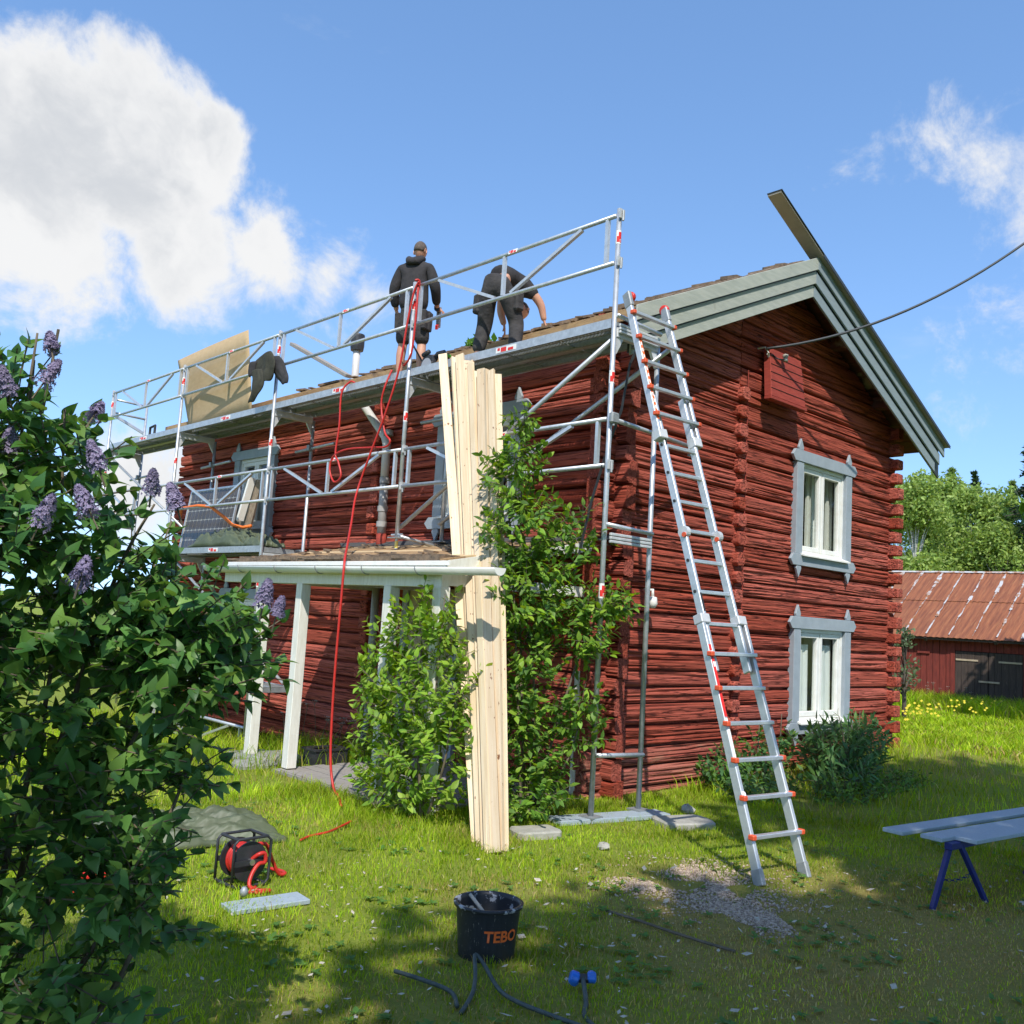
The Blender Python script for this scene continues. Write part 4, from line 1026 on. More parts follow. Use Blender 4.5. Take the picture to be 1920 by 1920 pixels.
# ================================================================ things on the scaffold
# sheet of brown hardboard bowed against the rail
rows = []
for u in np.linspace(0, 1, 21):
    x = 6.50 - 0.21*u - 0.02*math.sin(u*math.pi)
    lo = Vector((x, 14.86 - 2.52*u, DECK+0.012)); hi = Vector((x+0.01, 15.66 - 2.95*u, 5.78 - 0.06*u + 0.0*math.sin(math.pi*u)))
    rows.append([lo.lerp(hi, t) for t in np.linspace(0, 1, 7)])
mb = MB(); mb.grid(rows); hbd = mb.build('hardboard_sheet', 'hardboard', smooth=True)
sm = hbd.modifiers.new('thick', 'SOLIDIFY'); sm.thickness = 0.006; sm.offset = 0
tag(hbd, 'large bowed sheet of brown hardboard standing on the upper scaffold deck', 'board')
# offcut leaning up from the roof edge
tag(MB().beam((6.92, 10.86, 4.87), (6.72, 12.12, 5.50), 0.05, 0.10, up=(1, 0, 0)).build('offcut_board', 'deck_wood', bevel=0.004), 'short grey board sticking up slantwise beside the vent pipe', 'board')
# black clamp on the far deck
cl = MB(); cl.tube([(6.25, 15.9, DECK), (6.25, 15.9, DECK+0.15), (6.25, 15.70, DECK+0.17), (6.25, 15.70, DECK+0.03)], 0.022, 8)
tag(cl.build('bar_clamp', 'black_plastic'), 'small black bar clamp standing on the deck left of the hardboard', 'clamp')

# jacket hung on the standard
jk = thing('work_jacket', 'olive and black work jacket hung on a scaffold standard', 'jacket', (6.14, 11.6, 4.5))
def cloth(path, w0, w1, name, m, seed, parent, depth=0.05, puff=0.045):
    """soft sleeve or panel: tube flattened along x with folds"""
    rj = random.Random(seed); mb = MB(); n = len(path); K = 12
    pts = [Vector(p) for p in path]; 
    for i, p in enumerate(pts):
        t = i/(n-1); w = w0+(w1-w0)*t; d = (pts[min(n-1, i+1)]-pts[max(0, i-1)]).normalized()
        sx = Vector((1, 0, 0)); sx = (sx-d*sx.dot(d)).normalized(); sy = d.cross(sx)
        for k in range(K):
            a = 2*math.pi*k/K; f = 1+puff*8*noise.noise((p.y*9, p.z*9+k, seed))
            mb.v.append(tuple(p + sy*math.cos(a)*w*f + sx*math.sin(a)*depth*f))
    for i in range(n-1):
        for k in range(K): mb.face((i*K+k, i*K+(k+1) % K, (i+1)*K+(k+1) % K, (i+1)*K+k))
    mb.face(range(K)); mb.face(range((n-1)*K, n*K))
    o = mb.build(name, m, parent, smooth=True); s = o.modifiers.new('s', 'SUBSURF'); s.levels = 1; s.render_levels = 1; return o
def draped(name, rows_, m, seed, parent, amp=0.045, x0=6.11):
    """hanging cloth: rows of (z, y left, y right) with folds and two faces"""
    R2 = []
    for (zz, ya_, yb_) in rows_:
        R2.append([(x0 - amp*(0.5+noise.noise((y*7+seed, zz*2.5, seed))) - 0.5*amp*abs(noise.noise((y*19, zz*5, seed+3))) - 0.03*math.sin(math.pi*k/10), y, zz+0.008*noise.noise((y*11, zz*9, 1))) for k, y in enumerate(np.linspace(ya_, yb_, 11))])
    # refine rows
    mb = MB(); mb.grid(R2); o = mb.build(name, m, parent, smooth=True)
    s_ = o.modifiers.new('t', 'SOLIDIFY'); s_.thickness = 0.03; q = o.modifiers.new('s', 'SUBSURF'); q.levels = 2; q.render_levels = 2
    return o
draped('body', [(5.12, 11.60, 11.47), (5.07, 11.86, 11.42), (5.00, 12.03, 11.36), (4.93, 12.07, 11.33), (4.85, 11.96, 11.34), (4.76, 11.84, 11.38), (4.70, 11.80, 11.46)], 'olive_cloth', 1.3, jk)
draped('sleeve', [(4.90, 11.90, 11.66), (4.80, 11.86, 11.58), (4.70, 11.84, 11.55), (4.60, 11.86, 11.58), (4.52, 11.91, 11.66), (4.44, 11.95, 11.76)], 'olive_cloth', 4.1, jk, 0.05, 6.07)
draped('hood', [(5.03, 12.02, 11.80), (4.96, 12.09, 11.82), (4.88, 12.05, 11.84), (4.82, 11.96, 11.86)], 'black_cloth', 6.1, jk, 0.05, 6.08)
draped('lining_flap', [(5.05, 11.50, 11.36), (4.95, 11.48, 11.26), (4.85, 11.46, 11.22), (4.76, 11.40, 11.14), (4.69, 11.30, 11.06), (4.63, 11.22, 11.08)], 'black_cloth', 2.7, jk, 0.05, 6.17)
# cordless circular saw on the deck
sw = thing('circular_saw', 'dark cordless circular saw with lime green battery on the upper deck', 'saw', (6.55, 8.45, DECK))
MB().lathe([(0.0, -0.02), (0.11, -0.02), (0.115, 0.0), (0.11, 0.03), (0.0, 0.03)], (6.52, 8.55, DECK+0.16), 24, axis='x').build('blade_guard', 'black_plastic', sw, smooth=False)
MB().lathe([(0.0, -0.032), (0.095, -0.03), (0.095, -0.025), (0.0, -0.022)], (6.52, 8.55, DECK+0.13), 24, axis='x').build('blade', 'steel', sw)
MB().tube([(6.56, 8.50, DECK+0.20), (6.56, 8.42, DECK+0.27), (6.56, 8.32, DECK+0.27), (6.56, 8.27, DECK+0.20)], 0.032, 8).build('handle', 'black_plastic', sw, smooth=True)
MB().tube([(6.50, 8.63, DECK+0.27), (6.50, 8.52, DECK+0.30)], 0.028, 8).build('front_grip', 'black_plastic', sw, smooth=True)
MB().box((6.51, 8.24, DECK+0.12), (6.61, 8.36, DECK+0.21)).build('motor', 'black_plastic', sw, bevel=0.02)
MB().box((6.50, 8.22, DECK+0.20), (6.60, 8.30, DECK+0.235)).build('battery', 'green_plastic', sw, bevel=0.01)
MB().box((6.44, 8.30, DECK+0.012), (6.62, 8.70, DECK+0.02)).build('sole_plate', 'steel', sw)
# strut between deck and rail
tag(MB().beam((6.62, 8.60, DECK+0.02), (6.30, 8.80, 5.02), 0.018, 0.018).build('probe_rod', 'black_plastic'), 'thin dark rod slanting from the saw up to the guard rail', 'rod')

# solar panel, tarp, bark bundle and rope on the middle deck
sp = thing('solar_panel', 'solar panel with pale cell grid leaning upright on the middle deck', 'solar panel', (6.75, 14.3, 2.46))
o0, e1, e2 = Vector((6.60, 15.05, 2.47)), Vector((0.0, -1.70, 0.0)), Vector((0.13, 0.0, 1.0))
nn = e1.cross(e2).normalized(); nn = nn if nn.x < 0 else -nn
MB().prism([o0, o0+e1, o0+e1+e2, o0+e2], -nn*0.03).build('panel', 'solar_line', sp)
for r in range(6):
    for c in range(12):
        a = o0 + e1*(0.02+c*0.081) + e2*(0.02+r*0.161) + nn*0.001; u = e1*0.074; v = e2*0.150; k = 0.16
        MB().prism([a+u*k, a+u*(1-k), a+u+v*k*0.5, a+u+v*(1-k*0.5), a+u*(1-k)+v, a+u*k+v, a+v*(1-k*0.5), a+v*k*0.5], nn*0.002).build('cell', 'solar_cell', sp)
for (p, q) in ((o0, o0+e1), (o0+e2, o0+e1+e2), (o0, o0+e2), (o0+e1, o0+e1+e2)): MB().beam(p, q, 0.03, 0.03, up=nn).build('frame', 'alu', sp)

def crumple(name, cx, cy, lx, ly, hz, seed, m, z0, rot=0.0, label='', cat='tarp', nx=110, ny=70):
    """crumpled sheet: ridged folds over a low heap"""
    rows = []; ca, sa = math.cos(rot), math.sin(rot)
    for i in range(ny):
        r = []
        for j in range(nx):
            u = j/(nx-1)*2-1; v = i/(ny-1)*2-1
            wob = 1+0.12*noise.noise((u*2, v*2, seed))
            e = max(0.0, 1-(u*u)**1.6)*max(0.0, 1-(v*v)**1.6)
            f = 0.9*(1-abs(noise.noise((u*1.3+1.2*v+seed, v*3.4, 1)))*3.2) + 0.6*noise.noise((u*1.4, v*1.4, seed+4)) + 0.55*(1-3*abs(noise.noise((u*2.5+2*v+seed, v*8.0, 7)))) + 0.18*(1-3*abs(noise.noise((u*7-3*v, v*15, seed))))
            z = hz*(e**0.45)*(0.46+0.40*f) 
            x = u*lx*wob; y = v*ly*wob
            r.append((cx+x*ca-y*sa, cy+x*sa+y*ca, z0+max(0.004, z)))
        rows.append(r)
    mb = MB(); mb.grid(rows); o = mb.build(name, m, smooth=True)
    s = o.modifiers.new('thick', 'SOLIDIFY'); s.thickness = 0.003
    tag(o, label, cat); return o
crumple('tarpaulin', 6.42, 13.0, 0.85, 0.20, 0.30, 2.3, 'tarp', 2.462, rot=R_(90), label='crumpled olive tarpaulin heaped on the middle scaffold deck')
crumple('tarpaulin', 6.42, 12.05, 0.42, 0.20, 0.17, 5.1, 'tarp', 2.462, rot=R_(90), label='small olive tarpaulin bundle at the end of the middle deck')
bb = thing('bark_slab', 'rough pale bark-edged board standing beside the solar panel', 'board', (6.75, 13.05, 2.46))
mb = MB(); pr = [(6.66, 13.28), (6.63, 13.18), (6.64, 13.08), (6.62, 12.98), (6.66, 12.90)]
mb.grid([[(x+0.10*t, y-0.15*t+0.03*noise.noise((y*7, t*4, 2)), 2.48+1.05*t) for (x, y) in pr] for t in np.linspace(0, 1, 9)])
o = mb.build('slab', 'bark_strip', bb); s = o.modifiers.new('t', 'SOLIDIFY'); s.thickness = 0.04
wb = MB().beam((6.58, 12.98, 2.9), (6.66, 12.86, 3.55), 0.05, 0.10, up=(1,0,0)); tag(wb.build('white_batten', 'white_paint'), 'short white batten leaning before the upper window by the solar panel', 'batten')
rope = MB(); rope.tube([(6.26, 14.35, 2.98), (6.20, 14.2, 3.09), (6.19, 13.6, 3.10), (6.20, 13.2, 3.07), (6.3, 12.95, 2.92), (6.38, 12.8, 2.80), (6.42, 12.55, 2.76), (6.44, 12.35, 2.78)], 0.024, 8)
tag(rope.build('orange_rope', 'orange_rope', smooth=True), 'thick orange rope slung over the middle guard rail', 'rope')

# ================================================================ red air hose, reel and things on the lawn
def curve_pts(pts, sub=8):
    P = [Vector(p) for p in pts]; out = []
    for i in range(len(P)-1):
        a, b = P[i], P[i+1]; p0 = P[i-1] if i else a; p3 = P[i+2] if i+2 < len(P) else b
        for k in range(sub):
            t = k/sub
            out.append(0.5*((2*a) + (b-p0)*t + (2*p0-5*a+4*b-p3)*t*t + (3*a-p0-3*b+p3)*t**3))
    out.append(P[-1]); return out
hz = MB().tube(curve_pts([(6.14, 8.33, 5.42), (6.13, 8.40, 5.30), (6.12, 8.47, 4.95), (6.11, 8.55, 4.42), (6.08, 8.72, 3.9), (6.06, 8.93, 3.45), (6.0, 9.05, 3.0), (5.6, 8.50, 2.60), (5.15, 7.86, 2.28), (4.90, 7.50, 2.13), (4.87, 7.46, 1.8), (4.87, 7.47, 1.2), (4.87, 7.46, 0.7), (4.86, 7.41, 0.3), (4.84, 7.30, 0.08), (4.80, 7.15, 0.03), (4.6, 6.8, 0.03)]), 0.012, 8)
tag(hz.build('air_hose', 'red_hose', smooth=True), 'red air hose hanging from the top rail down past the porch gutter', 'hose')
hz = MB().tube(curve_pts([(6.19, 8.80, 4.47), (6.12, 8.82, 4.25), (6.12, 8.86, 4.05), (6.11, 8.74, 3.72), (6.11, 8.62, 3.60), (6.12, 8.72, 3.54), (6.12, 9.0, 3.56), (6.11, 9.5, 3.58), (6.11, 9.78, 3.52), (6.11, 9.84, 3.36), (6.11, 9.72, 3.20), (6.11, 9.58, 3.26), (6.11, 9.66, 3.44), (6.11, 9.74, 3.56), (6.12, 9.72, 3.9), (6.12, 9.73, 4.3), (6.18, 9.66, 4.45), (6.22, 9.6, 4.44)]), 0.012, 8)
tag(hz.build('air_hose', 'red_hose', smooth=True), 'red air hose looped in a teardrop over the middle guard rail', 'hose')
hz = MB().tube(curve_pts([(6.12, 8.38, 5.44), (6.17, 8.36, 5.43), (6.20, 8.40, 5.2), (6.28, 8.47, 4.98), (6.22, 8.42, 5.25), (6.17, 8.38, 5.42), (6.14, 8.34, 5.1), (6.13, 8.36, 4.6), (6.14, 8.5, 4.46)]), 0.012, 8)
tag(hz.build('air_hose', 'red_hose', smooth=True), 'red hose tied in a bight round the top rail by the standing man', 'hose')

rl_ = thing('hose_reel', 'black tubular hose reel wound with red hose standing on the grass', 'hose reel', (2.95, 5.33, 0))
rc = Vector((2.90, 5.28, 0.150)); e = Vector((0.87, -0.49, 0)).normalized(); ax = Vector((0.56, 0.83, 0)).normalized()   # e across, ax drum axis
ax = Vector((-0.07, 0.997, 0)).normalized(); e = Vector((ax.y, -ax.x, 0))
Q = 0.62; ax = ax*Q; e = e*Q; ZZ = Z*Q; axn = ax.normalized()
g0 = gz(2.97, 5.34)
def reel_disc(d, r, m, name, th=0.01):
    mb = MB(); c = rc + ax*d; n = 32; base = len(mb.v)
    for s in (-th, th):
        for k in range(n):
            t = 2*math.pi*k/n; mb.v.append(tuple(c + ax*s + (e*math.cos(t)+ZZ*math.sin(t))*r))
    mb.face(range(n)); mb.face(range(2*n-1, n-1, -1))
    for k in range(n): mb.face((k, n+k, n+(k+1) % n, (k+1) % n))
    mb.build(name, m, rl_)
for d in (-0.11, 0.11): reel_disc(d, 0.185, 'black_plastic', 'drum_flange')
mb = MB()
for layer in range(9):
    c = rc + ax*(-0.085+layer*0.0213); rr_ = 0.125 + 0.012*math.sin(layer*2.1)
    mb.tube([c + (e*math.cos(t)+ZZ*math.sin(t))*rr_ for t in np.linspace(0, 2*math.pi, 28)], 0.011, 6, cap=False)
mb.build('wound_hose', 'red_hose', rl_, smooth=True)
reel_disc(0.0, 0.112, 'black_plastic', 'drum', 0.105)
for d in (-0.15, 0.15):
    c = rc + ax*d; w = 0.20; b = -0.22; t = 0.225; q = 0.04
    loop = [c+e*(-w)+ZZ*(b+q), c+e*(-w)+ZZ*(t-q), c+e*(-w+q)+ZZ*t, c+e*(w-q)+ZZ*t, c+e*w+ZZ*(t-q), c+e*w+ZZ*(b+q), c+e*(w-q)+ZZ*b, c+e*(-w+q)+ZZ*b, c+e*(-w)+ZZ*(b+q)]
    MB().tube(loop, 0.009, 8).build('frame_hoop', 'black_plastic', rl_, smooth=True)
    MB().beam(c+e*(-w), c+e*w, 0.012, 0.03).build('hub_bar', 'black_plastic', rl_)
for (a, b) in ((-0.20, 0.223), (0.20, 0.223), (-0.20, -0.215), (0.20, -0.215)): MB().tube([rc+e*a*0.8+ZZ*b-ax*0.15, rc+e*a*0.8+ZZ*b+ax*0.15], 0.010, 8).build('cross_bar', 'black_plastic', rl_)
MB().tube([rc-ax*0.17, rc+ax*0.17], 0.018, 10).build('axle', 'steel', rl_)
hp = [rc-ax*0.12+e*0.02+ZZ*0.02, rc-ax*0.17+e*0.06+ZZ*0.07, rc-ax*0.18+e*0.12+ZZ*0.07, rc-ax*0.18+e*0.13+ZZ*-0.01, rc-ax*0.18+e*0.06+ZZ*-0.02, rc-ax*0.20-e*0.02+ZZ*-0.10, rc-ax*0.24-e*0.06+ZZ*-0.19, rc-ax*0.33-e*0.02+ZZ*-0.215, rc-ax*0.40+e*0.06+ZZ*-0.215, rc-ax*0.36-e*0.12+ZZ*-0.215, rc-ax*0.28-e*0.02+ZZ*-0.20]
MB().tube(curve_pts(hp), 0.012, 8).build('hose_tail', 'red_hose', rl_, smooth=True)
MB().tube(curve_pts([rc+e*0.13+ZZ*0.12, rc+e*0.25+ZZ*0.10, rc+e*0.33+ZZ*-0.05, rc+e*0.42+ZZ*-0.20, rc+e*0.50+ZZ*-0.215, rc+e*0.52+ax*0.1+ZZ*-0.215, rc+e*0.46+ax*0.25+ZZ*-0.21]), 0.012, 8).build('hose_tail', 'red_hose', rl_, smooth=True)
MB().lathe([(0.0, 0.0), (0.022, 0.0), (0.024, 0.03), (0.012, 0.05), (0.0, 0.052)], rc-ax*0.45-e*0.25-ZZ*0.2, 12).build('coupling', 'galv_dull', rl_, smooth=True)
gh = MB().tube(curve_pts([(3.72, 5.98, 0.02), (3.85, 6.05, 0.022), (4.0, 6.06, 0.03), (4.2, 6.2, 0.02), (4.35, 6.28, 0.03)]), 0.009, 7)
tag(gh.build('air_hose', 'red_hose', smooth=True), 'short stretch of red hose half hidden in the sunlit grass before the deck', 'hose')

def flat_board(name, a, b, w, th, z, m, label, cat='board', group=None):
    o = MB().beam((a[0], a[1], z), (b[0], b[1], z), w, th).build(name, m, bevel=0.003); tag(o, label, cat, group); return o
flat_board('grey_board', (2.585, 4.84), (3.04, 4.80), 0.17, 0.026, 0.022, 'grey_paint_board', 'short grey painted board lying in the grass before the hose reel')
crumple('tarpaulin', 3.12, 6.55, 0.62, 0.38, 0.17, 9.2, 'tarp', 0.0, rot=-0.2, label='olive tarpaulin heap lying on the lawn behind the hose reel')
rs = thing('red_saw_case', 'red plastic tool half hidden in the lilac on the lawn', 'tool', (2.05, 5.6, 0))
MB().box((1.95, 5.5, 0.0), (2.2, 5.7, 0.14)).build('body', 'red_wheel', rs, bevel=0.03)
MB().tube([(1.98, 5.6, 0.14), (2.0, 5.6, 0.22), (2.15, 5.6, 0.22), (2.17, 5.6, 0.14)], 0.016, 8).build('handle', 'black_plastic', rs)

# bucket with print
bk = thing('bucket', 'black mortar bucket with orange lettering and paint splashes on the lawn', 'bucket', (3.36, 3.59, 0))
bc = Vector((3.36, 3.59, gz(3.36, 3.59)-0.01)); RT, RB, BH = 0.168, 0.142, 0.268
MB().lathe([(RB, 0.0), (RB, 0.02), (RT-0.006, BH-0.02)], bc, 48).build('shell', 'bucket_outer', bk, smooth=True)
MB().lathe([(RT-0.006, BH-0.02), (RT+0.008, BH-0.018), (RT+0.010, BH-0.004), (RT+0.002, BH), (RT-0.008, BH-0.002), (RT-0.012, BH-0.02)], bc, 48).build('rim', 'bucket_black', bk, smooth=True)
MB().lathe([(RT-0.012, BH-0.02), (RB-0.008, 0.06), (0.0, 0.055)], bc, 48).build('lining', 'bucket_black', bk, smooth=True)
MB().tube([bc+Vector((-0.02, 0.12, 0.27)), bc+Vector((-0.06, -0.12, 0.18))], 0.009, 8).build('stick', 'concrete', bk)
for (dx, dy, s) in ((-0.11, 0.06, 0.03), (-0.07, 0.03, 0.02), (-0.12, 0.03, 0.022), (-0.05, 0.07, 0.018)):
    mb = MB(); mb.lathe([(0, -s), (s*0.8, -s*0.5), (s, 0.1*s), (s*0.6, s*0.8), (0, s)], bc+Vector((dx, dy, 0.215)), 8); mb.build('mortar_lump', 'concrete', bk)
tcv = bpy.data.curves.new('lettering', 'FONT'); tcv.body = 'TEBO'; tcv.size = 0.074; tcv.align_x = 'CENTER'; tcv.extrude = 0.0; tcv.offset = 0.0022
tob = bpy.data.objects.new('lettering', tcv); col.objects.link(tob)
dg = bpy.context.evaluated_depsgraph_get(); tme = bpy.data.meshes.new_from_object(tob.evaluated_get(dg))
bpy.data.objects.remove(tob)
ang0 = math.atan2(-3.59, -3.36) + 0.50
for v in tme.vertices:
    x, y = v.co.x, v.co.y; zz = 0.115 + y; r = RB + (RT-RB)*zz/BH + 0.0025; a = ang0 + x/r
    v.co = bc + Vector((r*math.cos(a), r*math.sin(a), zz))
tme.materials.clear(); tme.materials.append(M['orange_print_worn'] if 'orange_print_worn' in M else M['orange_print'])
lo = bpy.data.objects.new('lettering', tme); col.objects.link(lo); attach(lo, bk)

# garden hose in the grass, blue coupling with its cable
gp = [(2.80, 3.60, 0.03), (2.84, 3.45, 0.03), (2.87, 3.28, 0.025), (2.80, 3.15, 0.02)]
tag(MB().tube(curve_pts(gp), 0.010, 7).build('garden_hose', 'green_hose', smooth=True), 'short end of dark green hose in the grass left of the bucket', 'hose')
gp = [(2.78, 3.10, 0.015), (2.93, 3.20, 0.03), (3.05, 3.32, 0.05), (3.16, 3.45, 0.075), (3.15, 3.38, 0.06), (3.05, 3.16, 0.035), (3.03, 3.02, 0.03), (3.05, 2.84, 0.03), (3.12, 2.60, 0.02), (3.2, 2.3, 0.02)]
tag(MB().tube(curve_pts(gp), 0.010, 7).build('garden_hose', 'green_hose', smooth=True), 'dark green hose arching in the grass in front of the bucket', 'hose')
bl = thing('blue_socket', 'blue splitter socket on black cable lying in the grass', 'socket', (3.45, 3.06, 0))
cb = Vector((3.42, 2.99, 0.055)); dr = Vector((0.72, -0.68, 0)).normalized(); dn = Vector((0.68, 0.72, 0))
for s, r, dd in ((-1, 0.030, 0.040), (1, 0.025, 0.040)):
    c = cb + dr*s*dd
    MB().tube([c-dr*0.020+Z*0.006, c+dr*0.020+Z*0.006*s], r, 14).build('socket_shell', 'blue_plastic', bl, bevel=0.006)
    MB().tube([c-dn*0.02+Z*0.02*s, c+dn*0.032+Z*0.01], r*0.7, 12).build('socket_lid', 'blue_plastic', bl, bevel=0.005)
MB().tube([cb-dr*0.02, cb+dr*0.025], 0.02, 12).build('splitter', 'black_plastic', bl)
MB().tube(curve_pts([cb, cb-dn*0.10-Z*0.01, cb-dn*0.20+dr*0.0-Z*0.03, cb-dn*0.33+dr*-0.01-Z*0.045, cb-dn*0.5+dr*0.08-Z*0.045, cb-dn*0.8+dr*0.3-Z*0.05]), 0.011, 8).build('cable', 'green_hose', bl, smooth=True)

# stick on the gravel, spilled-looking gravel patch
tag(MB().tube(curve_pts([(4.38, 3.72, 0.02), (4.40, 3.50, 0.022), (4.41, 3.25, 0.02), (4.43, 3.02, 0.018), (4.46, 2.85, 0.015)]), 0.008, 6, radii=None).build('fallen_branch', 'twig'), 'thin dry stick lying on the grass below the gravel', 'stick')
def stones():
    r = random.Random(21); mb = MB()
    blobs = [((5.45, 3.62), 0.55), ((5.15, 3.35), 0.42), ((5.65, 3.95), 0.35), ((5.10, 3.95), 0.28), ((5.15, 3.05), 0.28)]
    cnt = 0
    while cnt < 7000:
        (c, rad) = r.choice(blobs); a = r.uniform(0, 6.283); q = rad*abs(r.gauss(0, 0.62))
        x, y = c[0]+q*math.cos(a), c[1]+q*math.sin(a)
        if noise.noise((x*3.2, y*3.2, 2.2)) < -0.12: continue
        cnt += 1
        s = r.uniform(0.005, 0.012); z = gz(x, y)+s*0.35; n = len(mb.v); ro = r.uniform(0, 3)
        for k in range(4): t = ro+k*1.5708; mb.v.append((x+s*math.cos(t)*r.uniform(0.8, 1.2), y+s*math.sin(t)*r.uniform(0.8, 1.2), z))
        mb.v.append((x+r.uniform(-.3, .3)*s, y+r.uniform(-.3, .3)*s, z+s*0.75)); mb.v.append((x, y, z-s))
        for k in range(4): k2 = (k+1) % 4; mb.face((n+k, n+k2, n+4)); mb.face((n+k2, n+k, n+5))
    o = mb.build('gravel', 'gravel_stone'); tag(o, 'patch of small grey and purple gravel in the lawn by the ladder foot', 'gravel', kind='stuff')
stones()

# sawhorse with three painted boards
sh = thing('sawhorse', 'folding dark blue steel sawhorse carrying painted boards', 'sawhorse', (6.5, 2.5, 0))
topz = 0.415
# beam runs across the boards
for (a, b) in (((6.27, 2.58, 0.0), (6.42, 2.53, topz-0.02)), ((6.76, 2.43, 0.0), (6.50, 2.50, topz-0.02))):
    MB().beam(a, b, 0.032, 0.032).build('leg', 'blue_steel', sh, bevel=0.003)
for (a, b) in (((7.85, 2.55, 0.0), (8.0, 2.42, topz-0.02)), ((8.2, 2.15, 0.0), (8.06, 2.36, topz-0.02))):
    MB().beam(a, b, 0.032, 0.032).build('leg', 'blue_steel', sh, bevel=0.003)
MB().beam((6.36, 2.52, topz-0.022), (8.12, 2.37, topz-0.022), 0.05, 0.044).build('top_bar', 'blue_steel', sh, bevel=0.004)
ch = MB()
for k in range(12):
    t = k/11; p = Vector((6.34, 2.56, 0.19)).lerp(Vector((6.63, 2.465, 0.21)), t) - Z*0.06*4*t*(1-t)*0.5
    ch.lathe([(0.010, -0.003), (0.013, 0.0), (0.010, 0.003)], p, 6, axis='x' if k % 2 else 'z')
ch.build('chain', 'blue_steel', sh)
dirb = Vector((1.0, -0.125, 0)).normalized()
for k, (p, ln, zz, lb) in enumerate((((6.275, 2.845), 3.4, 0.430, 'grey painted board on the sawhorse lying apart, next to the house'), ((6.325, 2.615), 3.4, 0.430, 'grey painted board on the sawhorse between the other two'), ((6.47, 2.455), 3.4, 0.432, 'grey painted board on the sawhorse resting farthest from the house'))):
    a = Vector((p[0], p[1], zz)); o = MB().beam(a, a+dirb*ln, 0.145, 0.026).build('painted_board', 'grey_paint_board', bevel=0.003)
    tag(o, lb, 'board')
# ================================================================ two workers
def skin(name, verts, edges, rad, m, parent, root=0, sub=2):
    me = bpy.data.meshes.new(name); me.from_pydata([tuple(v) for v in verts], edges, []); me.materials.append(M[m])
    o = bpy.data.objects.new(name, me); col.objects.link(o); attach(o, parent)
    s = o.modifiers.new('skin', 'SKIN'); s.use_smooth_shade = True; s.branch_smoothing = 0.6
    if not me.skin_vertices: me.skin_vertices.new()
    for i, r in enumerate(rad):
        sv = me.skin_vertices[0].data[i]; sv.radius = (r, r) if not isinstance(r, tuple) else r
        sv.use_root = (i == root)
    ss = o.modifiers.new('sub', 'SUBSURF'); ss.levels = sub; ss.render_levels = sub
    return o
def frame(base, f):
    f = Vector((f[0], f[1], 0)).normalized(); r = Vector((f.y, -f.x, 0)); base = Vector(base)
    return lambda a, b, z: base + f*a + r*b + Z*z        # a forward, b to the right, z up
def head(c, f, parent, bodym='skin', up=Vector((0,0,1))):
    """head mesh with brow, nose, chin, ears; hair shell and beard shadow"""
    f = Vector(f).normalized(); u = (up - f*up.dot(f)).normalized(); r = f.cross(u)
    n, k = 20, 14; mb = MB()
    def surf(th, ph, g=1.0):
        y = math.sin(ph); q = math.cos(ph); cx = math.cos(th)*q; sx = math.sin(th)*q      # cx forward
        wx, wy, wz = 0.098, 0.074, 0.118
        fx = cx*wx; sy = sx*wy; zz = y*wz
        if y < -0.1: sy *= 1-0.35*(-y-0.1); fx *= 1-0.10*(-y) if cx > 0 else 1-0.35*(-y)
        if cx > 0.75 and abs(sx) < 0.22 and -0.35 < y < 0.12: fx += 0.024*(1-abs(sx)/0.22)*(1-abs(y+0.14)/0.26)
        if cx > 0.7 and -0.8 < y < -0.55 and abs(sx) < 0.3: fx += 0.010
        if cx > 0.75 and 0.05 < y < 0.2 and 0.15 < abs(sx) < 0.5: fx -= 0.008
        return c + (f*fx + r*sy + u*zz)*g
    for j in range(k+1):
        ph = -math.pi/2 + math.pi*j/k
        for i in range(n): mb.v.append(tuple(surf(2*math.pi*i/n, ph)))
    for j in range(k):
        for i in range(n): mb.face((j*n+i, j*n+(i+1) % n, (j+1)*n+(i+1) % n, (j+1)*n+i))
    hd = mb.build('head', bodym, parent, smooth=True)
    for s in (-1, 1):
        e = MB(); cc = c + r*s*0.078 - f*0.008 - u*0.008
        rows = []
        for a in np.linspace(0, 2*math.pi, 12): rows.append([cc + f*(0.018*math.cos(a)) + u*(0.031*math.sin(a)) + r*s*d for d in (-0.01, 0.012)])
        e.grid(rows); e.face(range(1, 24, 2)); e.build('ear', bodym, hd, smooth=True)
    h = MB(); idx = {}
    for j in range(k+1):
        ph = -math.pi/2 + math.pi*j/k
        for i in range(n):
            th = 2*math.pi*i/n; g = 1.05 + 0.02*noise.noise((i*0.9, j*0.9, 1))
            h.v.append(tuple(surf(th, ph, g)))
    for j in range(k):
        for i in range(n):
            th = 2*math.pi*(i+0.5)/n; ph = -math.pi/2 + math.pi*(j+0.5)/k
            lim = -0.15 if math.cos(th) < -0.25 else (-0.05 if math.cos(th) < 0.35 else 0.55)
            if math.sin(ph) > lim: h.face((j*n+i, j*n+(i+1) % n, (j+1)*n+(i+1) % n, (j+1)*n+i))
    hr = h.build('hair', 'hair', parent, smooth=True); s = hr.modifiers.new('t', 'SOLIDIFY'); s.thickness = 0.008; s.offset = 1
    return hd
